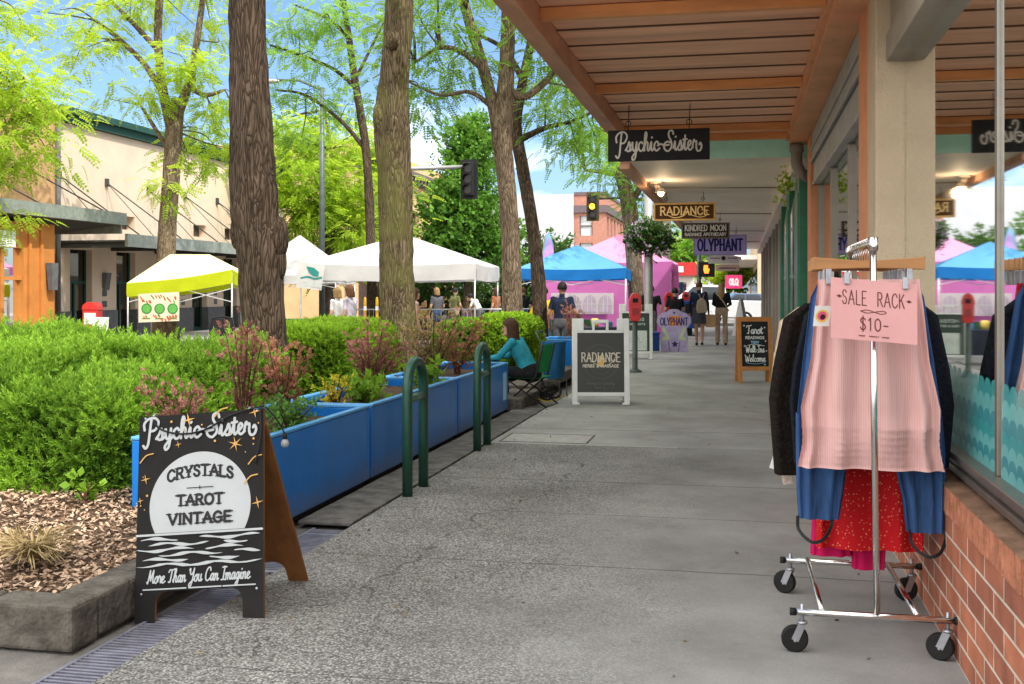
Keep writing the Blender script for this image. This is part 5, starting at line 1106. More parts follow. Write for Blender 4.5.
def draw_rad(ink, w, h):
    c = (0,.50*h)
    for r in (.215,.214,.15,.10): ink.ribbon([(c[0]+r*w*1.4*math.cos(2*PI*k/60), c[1]+r*w*1.4*math.sin(2*PI*k/60)) for k in range(61)], .004, 1)
    ink.disc((0,c[1]+.01), .05, 2, ry=.07)
    ink.text('RADIANCE', CAP, 0, .50*h, .115, .014, 0, .50, serif=.010); ink.ribbon(cr([(-.10,.49*h),(.02,.44*h),(.14,.49*h),(.2,.58*h),(.1,.60*h)],6), .008, 0)
    ink.text('HERBS & MASSAGE', CAP, 0, .435*h, .036, .009, 0, .47)
    ink.text('Serving Our Community', SCR, 0, .235*h, .045, .0055, 1, .36); ink.text('Since 1987', CAP, 0, .185*h, .028, .005, 1, .16)
M_postd = mat('dark_poster', (.028,.030,.027), .45, var=.15)
plastic_board(601, 14.35, 'white framed sandwich board with dark RADIANCE HERBS & MASSAGE poster', .75, 1.13, M_postd, draw_rad, [M_cream, M_ringgrey, M_amber], TH*.8, 'white plastic sandwich boards')
def draw_back(ink, w, h):
    ink.poly([(-.20,.16*h),(.24,.16*h),(.24,.52*h),(-.20,.52*h)], 0); ink.z += .001
    ink.text('HERBS', CAP, .0, .70*h, .06, .010, 0, .36); ink.text('TEAS & GIFTS', CAP, .0, .62*h, .04, .008, 0, .4); ink.ribbon(cr([(-.1,.3*h),(.02,.42*h),(.1,.3*h),(.18,.38*h)],5), .006, 1)
plastic_board(636, 23.8, 'white framed sandwich board with a dark green poster behind the parking meter', .72, 1.2, mat('green_poster', (.05,.075,.06), .5), draw_back, [mat('poster_pale', (.6,.66,.62)), M_ringgrey], TH*.6, 'white plastic sandwich boards')
# chalkboard
p = gx(756, 17.7); t = thing('chalkboard_sign', 'wood framed chalkboard lettered Tarot Walk-Ins Welcome by the shop fronts', 'chalkboard', p, TH*.9)
M_oak = mat('oak_frame', (.50,.22,.075), .55, var=.2, scale=5); M_chalkb = mat('chalkboard', (.022,.024,.026), .7, var=.3, scale=6); M_chalk = mat('chalk', (.75,.76,.76), .9); M_chalkblue = mat('blue_chalk', (.3,.55,.75), .9)
hh, ww, ln = 1.07, .56, .14
for sgn, nm in ((1,'front_frame'),(-1,'rear_frame')):
    Fr = frame((0, 0 if sgn > 0 else 2*ln+.06, 0), (sgn,0,0), (0,sgn*ln,hh)); m = MB()
    def bb_(u0,u1,v0,v1,z0=-.012,z1=.014): m.add([Fr@Vector((u,v,z)) for z in (z0,z1) for u,v in ((u0,v0),(u1,v0),(u1,v1),(u0,v1))], [(3,2,1,0),(4,5,6,7),(0,1,5,4),(1,2,6,5),(2,3,7,6),(3,0,4,7)])
    bb_(-ww/2,-ww/2+.065,0,hh); bb_(ww/2-.065,ww/2,0,hh); bb_(-ww/2+.065,ww/2-.065,.20,.27); bb_(-ww/2+.065,ww/2-.065,hh-.075,hh)
    fr = m.build(nm, M_oak, t, bevel=.004); m = MB(); m.add([Fr@Vector(q) for q in ((-ww/2+.06,.26,0),(ww/2-.06,.26,0),(ww/2-.06,hh-.07,0),(-ww/2+.06,hh-.07,0))], [(0,1,2,3)]); m.build('chalk_panel', M_chalkb, fr, rec=False)
    if sgn > 0:
        ink = Ink(.003); ink.text('Tarot', SCR, 0, .80, .135, .016, 0, .26); ink.text('READINGS', CAP, 0, .715, .04, .010, 0, .30); ink.text('TODAY', CAP, 0, .645, .035, .009, 1, .13); ink.ribbon(cr([(-.12,.61),(0,.63),(.15,.60)],5), .008, 0)
        ink.text('Walk-Ins', SCR, 0, .50, .11, .013, 0, .30); ink.text('Welcome', SCR, 0, .35, .11, .013, 0, .33); ink.ribbon(cr([(-.15,.33),(0,.31),(.16,.335)],5), .007, 1)
        for q in ((-.17,.93),(.16,.9),(.17,.68),(-.17,.6),(.18,.52),(-.15,.43),(.15,.30)): ink.star(q, .022, 0, 4, .3)
        ink.build('lettering', [M_chalk, M_chalkblue], fr, Fr)
# hanging signs
def hang_sign(px0, px1, y0, y1, d, label, board, draw, mats, zsoff, border=None, rz=0.0, shape=None):
    a, b = atd(px0, y0, d), atd(px1, y1, d); w = (px1-px0)*d/F; h = (y1-y0)*d/F; c = (a+b)/2
    t = thing('hanging_sign', label, 'sign', c, rz, group='signs hanging under the canopies'); m = MB()
    poly = shape(w, h) if shape else [(-w/2,-h/2),(w/2,-h/2),(w/2,h/2),(-w/2,h/2)]
    m.prism(poly, 'y', -.02, .02); m.build('sign_board', board, t, bevel=.003)
    if border:
        m = MB(); k = .028
        for q in ((-w/2-.004,w/2+.004,h/2-k,h/2+.004),(-w/2-.004,w/2+.004,-h/2-.004,-h/2+k),(-w/2-.004,-w/2+k,-h/2+k,h/2-k),(w/2-k,w/2+.004,-h/2+k,h/2-k)): m.box(q[0],q[1],-.028,.028,q[2],q[3])
        m.build('sign_frame', border, t, bevel=.004)
    ink = Ink(.0); draw(ink, w, h); ink.build('lettering', mats, t, frame((0,-.023,0), (1,0,0), (0,0,1)))
    m = MB(); zt = zsoff-c.z
    for u in (-w*.3, w*.3):
        m.tube([(u,0,h/2),(u,0,h/2+.03),(u+.01,0,zt)], .005, 6); m.tube([(u+.028*math.cos(a_),0,h/2+.07+.028*math.sin(a_)) for a_ in np.linspace(0,2*PI,10)], .005, 6, cap=False)
    m.build('hanger_rod', M_black, t); return t
M_signblk = mat('sign_black', (.018,.017,.018), .55, var=.2)
hang_sign(608, 709, 129.5, 160.5, 11.5, 'black hanging board lettered Psychic Sister in cream script', M_signblk, lambda i,w,h: i.text('Psychic Siste~', SCR, 0, -.06, .19, .018, 0, w*.82), [mat('cream_script', (.62,.58,.50), .6, var=.05)], 3.44)
def d_rad(i,w,h): 
    i.text('RADIANCE', CAP, 0, -h*.18, h*.46, .022, 0, w*.78, serif=.014); i.ribbon(cr([(-.28*w,-h*.18),(-.15*w,-h*.34),(0,-h*.2),(.06*w,h*.1)],6), .014, 0); i.ribbon(cr([(.12*w,-h*.2),(.25*w,-h*.32),(.36*w,-h*.2),(.34*w,h*.05),(.28*w,h*.1)],6), .013, 0)
hang_sign(654, 715, 203, 220.5, 18.7, 'brown gold-framed hanging sign reading RADIANCE', mat('sign_brown', (.09,.035,.012), .5, var=.2), d_rad, [mat('sign_gold', (.75,.53,.22), .4, .3)], 3.17, mat('gold_frame', (.55,.34,.10), .4, .4))
def d_kin(i,w,h): i.text('KINDRED MOON', CAP, 0, .0, h*.36, .022, 0, w*.86, serif=.01); i.text('RADIANCE APOTHECARY', CAP, 0, -h*.33, h*.19, .014, 0, w*.86)
hang_sign(682, 729, 223, 238.5, 23.8, 'dark brown hanging sign reading KINDRED MOON', mat('sign_umber', (.045,.025,.02), .5), d_kin, [mat('sign_cream', (.75,.72,.66))], 3.17, mat('sign_umber_edge', (.16,.12,.10), .5))
def d_oly(i,w,h): i.text('OLYPHANT', CAP, 0, -h*.27, h*.55, .048, 0, w*.84, spacing=.22, slant=.0, serif=.02)
hang_sign(694, 746, 235, 255, 29, 'lavender hanging sign lettered OLYPHANT in deep blue', mat('sign_lavender', (.46,.38,.72), .5, var=.15), d_oly, [mat('deep_blue_ink', (.02,.02,.16), .5)], 3.17, mat('lavender_frame', (.34,.28,.60), .5))
def arch_shape(w, h): return [(-w*.42,-h/2),(w*.42,-h/2),(w*.44,-h*.2),(w/2,-h*.2),(w/2,h*.12),(w*.35,h*.2)]+[(w*.3*math.cos(PI*k/8), h*.25+h*.25*math.sin(PI*k/8)) for k in range(9)]+[(-w*.35,h*.2),(-w/2,h*.12),(-w/2,-h*.2),(-w*.44,-h*.2)]
def d_sq(i,w,h):
    for a, b in ((-.38,-.1),(.12,.38)): i.line([(w*(a+(b-a)*k/12),-h*.05+h*.1*(k % 2)) for k in range(13)], .03, 0)
    i.disc((0,0), .07, 1)
hang_sign(706, 741, 253, 263.5, 35, 'pale arched hanging sign beyond the lavender one', mat('sign_pale', (.66,.62,.58), .5), d_sq, [mat('mauve_ink', (.35,.2,.35)), M_inkd], 3.17, shape=arch_shape)
hang_sign(716, 739, 264.5, 271, 42, 'small buff hanging sign farthest under the canopy', mat('sign_buff', (.55,.42,.34), .5), lambda i,w,h: i.line([(w*(-.35+.7*k/14),h*.12*(k % 2)-.03) for k in range(15)], .03, 0), [M_inkd], 3.17)
hang_sign(725.5, 742, 275, 288.5, 62, 'bright pink sign with white letters across the street', mat('sign_pink', (.78,.06,.20), .5), lambda i,w,h: i.text('OLQ', CAP, 0, -h*.22, h*.42, .09, 0, w*.5), [M_white], 3.4)
# hanging fern under the gutter
p = atd(772, 220, 14.9)
t = thing('hanging_plant', 'little trailing plant tucked under the farther gutter', 'plant', (.55, 14.7, 2.98)); N = 60
v, q, h = scatter(LEAVES, rng.normal(0,.06,(N,3))*np.array((.7,.7,1.6))+np.array((0,0,-.1)), rng.normal(0,.5,(N,3))+np.array((0,0,-.8)), rng.uniform(.05,.09,N), rng.uniform(.2,1,N)); fast_mesh('leaves', v, q, LF_lime, shade=h, parent=t)
# ================================================================ METERS, LAMP POST, TRAFFIC LIGHTS
M_redp = mat('red_paint', (.62,.025,.025), .35, var=.1, coat=.3); M_poleg = mat('pole_grey_green', (.09,.115,.11), .5, .4, var=.2); M_polel = mat('galvanised_pole', (.34,.34,.32), .5, .5, var=.15)
mp0 = gx(635, 20.1); t = thing('parking_meter', 'nearest red parking meter, standing beside the RADIANCE board', 'parking meter', mp0, TH, group='red parking meters along the kerb')
m = MB(); m.lathe([(.0,0),(.13,0),(.13,.02),(.075,.05),(.05,.07),(.046,.93),(.0,.93)], n=16); m.build('post', M_poleg, t)
m = MB(); m.prism([(-.07,.93),(.07,.93),(.10,1.0),(.105,1.24),(.115,1.26),(.115,1.30)]+[(.11*math.cos(PI*k/12), 1.30+.15*math.sin(PI*k/12)) for k in range(1,12)]+[(-.115,1.30),(-.115,1.26),(-.105,1.24),(-.10,1.0)], 'y', -.07, .07); hd = m.build('meter_head', M_redp, t, bevel=.015)
m = MB(); m.box(-.05,.05,-.077,-.0712,1.27,1.35); m.build('display', M_black, hd)
m = MB(); m.box(-.06,.06,-.079,-.0712,1.04,1.17); m.build('coin_plate', mat('meter_plate', (.35,.03,.03), .4), hd)
copy_tree(t, 'second red parking meter, seen behind the seated man in black', gx(668.5, 29.5), TH)
copy_tree(t, 'farthest red parking meter, seen left of the woman with the rucksack', gx(685.5, 36), TH)
# lamp post with a hanging basket
lp_ = gx(648.5, 28); t = thing('lamp_post', 'plain grey lamp post with a flower basket mounted above head height', 'lamp post', lp_)
m = MB(); m.lathe([(0,0),(.2,0),(.2,.06),(.13,.12),(.11,.3),(.108,5.5),(.0,5.5)], n=16); m.build('post', M_polel, t)
m = MB(); m.tube([(0,0,2.55),(-.15,-.1,2.62),(-.28,-.1,2.6)], .018, 8); m.tube([(0,0,2.55),(.15,-.1,2.62),(.28,-.1,2.6)], .018, 8); m.build('bracket', M_black, t)
hb = thing('flower_basket', 'big round basket of green foliage and pale purple flowers on the lamp post', 'flower basket', lp_+Vector((.03,-.15,2.85)))
parts = []; N = 1500; P, d_, _s, _c = blob_points((0,0,-.02),(.46,.42,.30), N, 34, .13, .9); d_ = d_/np.linalg.norm(d_, axis=1, keepdims=True)
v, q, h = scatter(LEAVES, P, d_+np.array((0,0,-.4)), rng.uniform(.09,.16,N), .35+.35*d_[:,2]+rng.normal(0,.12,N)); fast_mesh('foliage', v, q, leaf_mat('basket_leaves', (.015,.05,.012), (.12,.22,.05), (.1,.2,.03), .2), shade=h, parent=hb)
N = 190; d_ = rng.normal(size=(N,3)); d_[:,0] -= .5; d_ /= np.linalg.norm(d_, axis=1, keepdims=True); P = d_*np.array((.60,.56,.42))
v, q, h = scatter(tmpl_leaves(5,.6,.5,8), P, d_, rng.uniform(.05,.08,N), rng.uniform(0,1,N)); fast_mesh('flowers', v, q, leaf_mat('basket_flowers', (.30,.20,.36), (.75,.62,.74), (.4,.3,.4), .2), shade=h, parent=hb)
m = MB(); m.lathe([(0,-.38),(.2,-.33),(.33,-.12),(.35,0)], n=18); m.build('basket', mat('coir', (.08,.05,.03), .9, var=.4, scale=30), hb)
# traffic signals
M_sig = mat('signal_black', (.02,.02,.02), .5); M_backp = mat('signal_backplate', (.07,.055,.02), .5)
def signal_head(t, c, lit, front=-1, s=1.0):
    m = MB(); m.box(c[0]-.19*s,c[0]+.19*s,c[1]-.1,c[1]+.1,c[2]-.56*s,c[2]+.56*s); hd = m.build('signal_housing', M_sig, t, bevel=.02)
    m = MB(); m.box(c[0]-.30*s,c[0]+.30*s,c[1]+.101,c[1]+.112,c[2]-.68*s,c[2]+.68*s); m.build('backplate', M_backp if lit else M_sig, hd)
    for k, (z, col) in enumerate(((.36,'r'),(0,'a'),(-.36,'g'))):
        m = MB(); m.lathe([(0,-.005),(.13*s,-.004),(.14*s,0)], (0,0,0), 16)
        m.v = [(c[0]+x, c[1]-.102-zz*0-.01, c[2]+z*s+y) for x,y,zz in m.v]
        on = lit == col
        m.build('lens', mat('amber_lit', (1,.55,.05), .4, emit=(1,.45,.02), estr=4) if on else mat('lens_dark', (.03,.02,.02), .3), hd)
        if front:
            m = MB(); n = 10; vs = [];
            for yy in (-.10,-.32):
                for j in range(n+1): a = -.25+(PI+.5)*j/n; vs.append((c[0]+.15*s*math.cos(a), c[1]+yy, c[2]+z*s+.15*s*math.sin(a)))
            m.add(vs, [(j,j+1,n+2+j,n+1+j) for j in range(n)], 0, True); m.build('visor', M_sig, hd)
ps_ = atd(592.5, 206.5, 52); pp = gx(650, 54); t = thing('traffic_signal', 'mast-arm traffic signal showing amber above the blue tent', 'traffic signal', (pp.x, pp.y, -.15))
b0 = Vector(t.location); signal_head(t, ps_-b0, 'a'); m = MB(); m.tube([(0,0,0),(0,0,6.3)], [.14,.10], 12); m.build('pole', M_polel, t)
a1 = atd(592.5,199,52.3)-b0; m = MB(); m.tube([(0,0,6.05),(a1.x*.5,a1.y*.5,(6.05+a1.z)/2+.1),tuple(a1)], [.09,.07,.05], 10); m.tube([tuple(a1),(a1.x,a1.y,a1.z-.2)], .04, 8); m.build('mast_arm', M_sig, t)
ps_ = atd(468.5, 179, 37.5); pp = gx(395, 36); t = thing('traffic_signal', 'mast-arm traffic signal seen from behind in front of the dark green tree', 'traffic signal', (pp.x, pp.y, -.15), group=None)
b0 = Vector(t.location); signal_head(t, ps_-b0, None); m = MB(); m.tube([(0,0,0),(0,0,5.9)], [.14,.10], 12); m.build('pole', M_polel, t)
a1 = atd(470,166.5,37.6)-b0; m = MB(); m.tube([(0,0,5.6),tuple((Vector((0,0,5.6))+a1)/2),tuple(a1)], [.08,.07,.055], 10); m.build('mast_arm', M_polel, t)
pp = gx(699, 44, 0); t = thing('crossing_signal', 'pedestrian crossing signal glowing orange beyond the hanging signs', 'crossing signal', pp)
m = MB(); m.tube([(0,0,-.1),(0,0,3.3)], .09, 10); m.build('pole', M_poleg, t)
m = MB(); m.box(-.02,.62,-.14,.1,2.02,2.62); hs = m.build('signal_housing', M_sig, t, bevel=.02)
ink = Ink(.004); ink.poly([(-.08,-.16),(.08,-.16),(.12,0),(.10,.05),(.06,.02),(.06,.17),(-.10,.17),(-.12,.0)], 0); ink.build('hand_symbol', [mat('hand_lit', (1,.35,.05), .4, emit=(1,.22,.02), estr=2.2)], hs, frame((.30,-.15,2.32),(1,0,0),(0,0,1)))
pp = gx(322, 41, -.15); t = thing('lamp_post', 'tall slim pale street light pole behind the white tents', 'lamp post', pp)
m = MB(); m.tube([(0,0,0),(0,0,5),(0,0,9.2)], [.12,.10,.08], 12); m.tube([(0,0,9.1),(-.9,0,9.5),(-1.9,0,9.55)], .05, 8); m.build('post', M_poleg, t); m = MB(); m.ell((-2.0,0,9.5),(.35,.14,.09)); m.build('lamp_head', M_polel, t)
# ================================================================ LAVENDER CUT-OUT SIGN, BINS, BOXES
p = gx(674, 26.6); t = thing('cutout_sign', 'lavender cut-out figure sign with two green arms standing on the pavement', 'sign', p, TH)
W_, H2 = .80, 1.04; half = [(.0,H2),(.10,H2-.01),(.18,H2-.07),(.30,H2-.10),(.40,H2-.20),(.42,H2-.32),(.36,H2-.42),(.30,H2-.47),(.33,.40),(.33,.2),(.31,0)]
m = MB(); m.prism(half[::1]+[(-a,b) for a,b in half[::-1][:-1]], 'y', -.012, .012); m.build('panel', mat('sign_lilac', (.42,.36,.56), .6, var=.2, scale=5), t, bevel=.004)
ink = Ink(.0); ink.poly([(-.13,.64),(.15,.64),(.15,.87),(-.13,.87)], 0); ink.z += .001; ink.text('OLYPHANT', CAP, 0, .655, .17, .026, 1, .66)
for s_ in (-1,1): ink.poly([(s_*.10,.32),(s_*.16,.30),(s_*.30,.56),(s_*.23,.60)], 2); ink.poly([(s_*.14,.30),(s_*.27,.27),(s_*.30,.33),(s_*.18,.40)], 2)
ink.star((.02,.19), .09, 1, 5, .5); ink.star((0,.95), .04, 1, 5, .5)
for s_ in (-1,1): ink.ribbon([(s_*.10,.02),(s_*.14,.25)], .015, 1)
ink.build('painting', [mat('sign_orange', (.75,.27,.02)), mat('sign_indigo', (.05,.035,.14)), mat('sign_celadon', (.5,.58,.36))], t, frame((0,-.014,0),(1,0,0),(0,0,1)))
m = MB(); m.bar((-.2,.012,.7),(-.2,.4,0),.05,.02); m.bar((.2,.012,.7),(.2,.4,0),.05,.02); m.build('strut', M_oak, t)
M_binb = mat('blue_plastic', (.01,.06,.28), .45, var=.2)
p = gx(652, 27.2); t = thing('recycling_crate', 'small dark blue crate behind the lilac cut-out sign', 'crate', p, TH); m = MB(); m.box(-.17,.17,-.15,.15,0,.42); m.build('crate_body', M_binb, t, bevel=.02); m = MB(); m.box(-.19,.19,-.17,.17,.421,.46); m.build('rim', M_binb, t, bevel=.01)
p = gx(689.5, 36); t = thing('newspaper_box', 'dark blue newspaper box left of the woman with the rucksack', 'newspaper box', p, TH); m = MB(); m.box(-.24,.24,-.22,.22,.25,1.15); m.build('box_body', M_binb, t, bevel=.03); m = MB(); m.box(-.17,.17,-.228,-.221,.65,1.05); m.build('window', M_black, t); m = MB(); m.box(-.08,.08,-.08,.08,.03,.249); m.box(-.2,.2,-.2,.2,0,.029); m.build('pedestal', M_black, t)
p = gx(748.5, 36); t = thing('sandwich_board', 'plain white folded board standing far along the shop fronts', 'sandwich board', p, 1.4); m = MB(); m.add([Vector(q) for q in ((-.32,0,0),(.32,0,0),(.26,.22,1.2),(-.26,.22,1.2),(-.32,.5,0),(.32,.5,0),(.26,.26,1.2),(-.26,.26,1.2))], [(0,1,2,3),(5,4,7,6),(3,2,6,7),(1,5,6,2),(4,0,3,7)]); m.build('board', M_whiteP, t, bevel=.01)
# red and white boxes in front of the beige building
p = gx(92.5, 29, -.15); t = thing('newspaper_box', 'red newspaper box with a white card in front of it beyond the big hedge', 'newspaper box', p, .25)
m = MB(); m.box(-.2,.2,-.2,.2,.3,1.12); m.prism([(-.22,1.12),(.22,1.12),(.2,1.25),(.1,1.33),(-.1,1.33),(-.2,1.25)], 'y', -.21, .21); m.box(-.12,.12,-.12,.12,0,.3); m.build('box_body', M_redp, t, bevel=.02)
m = MB(); m.box(-.15,.15,-.212,-.203,.75,1.05); m.build('window', M_white, t)
p = gx(99, 28.2, -.15); t = thing('card_sign', 'small white card sign leaning beside the red newspaper box', 'sign', p, .2); m = MB(); m.add([(-.2,0,.45),(.22,0,.45),(.22,.1,.95),(-.2,.1,.95)], [(0,1,2,3)]); m.bar((-.15,.03,0),(-.15,.03,.5),.03,.03); m.bar((.17,.03,0),(.17,.03,.5),.03,.03); m.build('card', M_white, t)
p = gx(222, 26, -.15); t = thing('folding_chair', 'dark chair back showing over the hedge under the lime tent', 'chair', p, .1); m = MB()
m.tube([(-.3,0,0),(-.3,.02,.75),(-.24,.04,.98),(0,.05,1.02),(.24,.04,.98),(.3,.02,.75),(.3,0,0)], .02, 8); m.tube([(-.3,.5,0),(-.3,0,.45)], .02, 8); m.tube([(.3,.5,0),(.3,0,.45)], .02, 8); m.build('chair_frame', M_black, t)
m = MB(); m.add([(-.29,.01,.55),(.29,.01,.55),(.27,.03,.97),(-.27,.03,.97)], [(0,1,2,3)]); m.build('backrest', M_black, t); m = MB(); m.box(-.28,.28,-.42,.0,.43,.46); m.build('seat', M_black, t)
# ================================================================ TENTS
M_tw = cloth_trans('white_canvas', (.64,.63,.615), .3); M_tl = cloth_trans('lime_canvas', (.62,.70,.02), .4); M_tb = cloth_trans('blue_canvas', (.02,.20,.55), .35); M_tbr = cloth_trans('sunlit_blue_canvas', (.14,.42,.78), .35); M_tp = cloth_trans('pink_canvas', (.66,.20,.52), .35); M_tpr = cloth_trans('pink_roof_canvas', (.80,.36,.58), .35); M_tbl = cloth_trans('pale_blue_canvas', (.30,.58,.82), .3)  # blue roof is a sunlit copy of the blue canvas, light in its colour
M_leg = mat('tent_leg', (.62,.62,.60), .4, .5)
def tent(name_label, c, w, l, rz, eave, peak, roof_m, val_m, val=.25, group='pop-up market tents', zg=-.15, dz=(0,0,0,0), ridge=0.0, leg_r=.022):
    """dz: height change of each corner (front-left, front-right, back-right, back-left)"""
    t = thing('market_tent', name_label, 'tent', (c[0], c[1], zg), rz, group=group); cor = [(-w/2,-l/2),(w/2,-l/2),(w/2,l/2),(-w/2,l/2)]; m = MB(); n = 8
    tops = [(-ridge,0),(ridge,0),(ridge,0),(-ridge,0)]
    for s_ in range(4):
        a, b = cor[s_], cor[(s_+1)%4]; za, zb = eave+dz[s_]-zg, eave+dz[(s_+1)%4]-zg; pa, pb = tops[s_], tops[(s_+1)%4]; vs = []
        for j in range(n+1):
            v = j/n
            for i in range(n+1):
                u = i/n; x = (a[0]+(b[0]-a[0])*u)*(1-v)+(pa[0]+(pb[0]-pa[0])*u)*v; y = (a[1]+(b[1]-a[1])*u)*(1-v)+(pa[1]+(pb[1]-pa[1])*u)*v
                z0 = za+(zb-za)*u; z = z0+(peak-zg-z0)*v - .16*math.sin(PI*v)*math.sin(PI*u) + .05*math.sin(PI*v)*0; vs.append((x,y,z-.05*math.sin(PI*u)*(1-v)))
        m.add(vs, [(j*(n+1)+i, j*(n+1)+i+1, (j+1)*(n+1)+i+1, (j+1)*(n+1)+i) for j in range(n) for i in range(n)], 0, True)
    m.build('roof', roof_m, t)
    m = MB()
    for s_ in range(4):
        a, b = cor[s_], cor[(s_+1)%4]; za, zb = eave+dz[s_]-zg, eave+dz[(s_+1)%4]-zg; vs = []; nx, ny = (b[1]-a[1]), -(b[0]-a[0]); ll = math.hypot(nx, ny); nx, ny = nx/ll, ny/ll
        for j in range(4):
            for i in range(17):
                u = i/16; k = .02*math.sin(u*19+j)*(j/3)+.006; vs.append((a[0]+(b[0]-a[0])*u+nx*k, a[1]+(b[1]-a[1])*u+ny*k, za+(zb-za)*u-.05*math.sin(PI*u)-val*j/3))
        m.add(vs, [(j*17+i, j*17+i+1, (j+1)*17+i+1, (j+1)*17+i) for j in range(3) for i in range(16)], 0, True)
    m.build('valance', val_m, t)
    for s_ in range(4):
        x, y = cor[s_]; x *= .985; y *= .985; m = MB(); m.tube([(x,y,0),(x,y,eave+dz[s_]-zg-.02)], leg_r, 8); m.box(x-.06,x+.06,y-.06,y+.06,0,.02); m.build('leg', M_leg, t)
    m = MB()
    for s_ in range(4):
        a, b = cor[s_], cor[(s_+1)%4]
        for u in (0,.5):
            p0 = Vector((a[0]+(b[0]-a[0])*u, a[1]+(b[1]-a[1])*u, eave+dz[s_]-zg-.08)); p1 = Vector((a[0]+(b[0]-a[0])*(u+.5), a[1]+(b[1]-a[1])*(u+.5), eave+dz[s_]-zg-.42)); q0 = p0.copy(); q0.z = p1.z; q1 = p1.copy(); q1.z = p0.z
            m.bar(p0*.97,p1*.97,.015,.02); m.bar(q0*.97,q1*.97,.015,.02)
    m.build('truss', M_leg, t); m = MB(); m.tube([(0,0,peak-zg-.75),(0,0,peak-zg-.03)], .02, 8); m.build('centre_pole', M_leg, t)
    return t
a = gx(299, 29.4); b = gx(476, 28.8); rzw = math.atan2(b.y-a.y, b.x-a.x); wW = (b-a).length; nrm = Vector((-(b-a).y, (b-a).x, 0)).normalized(); c = (a+b)/2+nrm*2.2
tw = tent('wide white tent with a green logo banner on its left corner', (c.x, c.y), wW, 4.4, rzw, 2.20, 3.08, M_tw, M_tw, .42)
bn = thing('banner', 'white banner with a teal leaf emblem hanging from the corner of the wide white tent', 'banner', tuple(atd(298.5,261,29.2))); Fb = frame((0,0,0), (ct,st-.1,0), (0,0,1)); m = MB()
m.add([Fb@Vector(p) for p in ((0,0,0),(-.06,-.70,.02),(.62,-.78,.0),(.72,-.12,0))], [(0,1,2,3)]); m.build('cloth', M_tw, bn)
ink = Ink(.01); ink.poly([(.22,-.14),(.42,-.18),(.56,-.30),(.54,-.42),(.40,-.40),(.28,-.30)], 0); ink.ribbon(cr([(.06,-.46),(.25,-.42),(.45,-.47),(.62,-.44)],5), .05, 0); ink.poly([(.02,-.52),(.62,-.58),(.61,-.72),(.0,-.64)], 1); ink.build('emblem', [mat('emblem_teal', (.03,.22,.20)), mat('banner_grey', (.45,.47,.45))], bn, Fb)
c = gx(300, 39); tent('second white tent with a tall peak behind the wide white tent', (c.x, c.y), 3.3, 3.3, .15, 2.05, 3.45, M_tw, M_tw, .3)
c = gx(190, 28.5); tl = tent('lime green tent with a domed top coloured as sunlit beyond the big hedge', (c.x, c.y), 2.55, 2.6, TH+.1, 1.75, 2.42, mat('sunlit_lime_canvas', (.84,.86,.42), .8, var=.04), M_tl, .34, dz=(-.08,.26,.2,-.1), ridge=.5)  # roof canvas paled, its sunlit glare put into the colour
bn = thing('banner', 'cream produce banner with green round fruit under the lime tent', 'banner', tuple(atd(138.5,294,27))); Fb = frame((0,0,0), (ct,st,0), (0,0,1)); m = MB()
m.add([Fb@Vector(p) for p in ((0,0,0),(1.0,.05,0),(1.0,-.66,0),(0,-.70,0))], [(3,2,1,0)]); m.build('cloth', mat('cream_cloth', (.72,.62,.46), .8), bn)
ink = Ink(.006); rr_ = random.Random(2)
for k in range(3): ink.disc((.2+.32*k,-.36), .13, 0, n=20); ink.disc((.2+.32*k,-.36), .10, 3, n=20); ink.line([(.1+.32*k,-.6),(.28+.32*k,-.6)], .03, 2)
for k in range(40):
    x_, y_ = rr_.uniform(.03,.95), (rr_.uniform(-.2,-.02) if k % 2 else rr_.uniform(-.62,-.5)); ink.ribbon([(x_,y_),(x_+.03,y_-.05)], .025, rr_.choice((1,1,2)))
ink.build('print', [mat('print_green', (.06,.22,.05)), mat('print_red', (.6,.08,.04)), mat('print_leaf', (.1,.3,.05)), mat('print_green2', (.12,.38,.08))], bn, Fb)
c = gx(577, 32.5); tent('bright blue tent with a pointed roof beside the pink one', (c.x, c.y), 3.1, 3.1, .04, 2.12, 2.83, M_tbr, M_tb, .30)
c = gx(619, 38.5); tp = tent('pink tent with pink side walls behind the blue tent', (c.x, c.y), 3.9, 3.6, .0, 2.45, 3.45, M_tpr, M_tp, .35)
m = MB(); n = 30
def wall(x0, y0, x1, y1, z0, z1, mb, amp=.05):
    vs = []; L_ = math.hypot(x1-x0, y1-y0); nx, ny = (y1-y0)/L_, -(x1-x0)/L_
    for j in range(6):
        for i in range(n+1): u = i/n; k = amp*math.sin(u*26+j*.7)*(.4+.6*j/5); vs.append((x0+(x1-x0)*u+nx*k, y0+(y1-y0)*u+ny*k, z1+(z0-z1)*j/5))
    mb.add(vs, [(j*(n+1)+i, j*(n+1)+i+1, (j+1)*(n+1)+i+1, (j+1)*(n+1)+i) for j in range(5) for i in range(n)], 0, True)
wall(-2.6,-1.95,1.92,-1.85,.05,2.35,m); wall(1.92,-1.84,1.95,1.8,.05,2.35,m); sw = m.build('side_wall', M_tp, tp)
ink = Ink(.0)
ink.poly([(-2.05,.85),(.05,.85),(.05,1.55),(-2.05,1.55)], 0); ink.z += .004
for k in range(4):
    x = -2.0+.52*k; ink.poly([(x,.9),(x+.42,.9),(x+.42,1.2)]+[(x+.21+.21*math.cos(a_),1.2+.28*math.sin(a_)) for a_ in np.linspace(0,PI,9)][1:-1]+[(x,1.2)], 1); ink.z += .003
    for q in ((x+.14),(x+.28)): ink.ribbon([(q,.9),(q,1.45)], .03, 0)
    ink.ribbon([(x,1.18),(x+.42,1.18)], .03, 0)
ink.build('arched_windows', [M_tw, mat('tent_window', (.42,.33,.42), .4)], sw, frame((0,-2.06,0),(1,0,0),(0,0,1)))
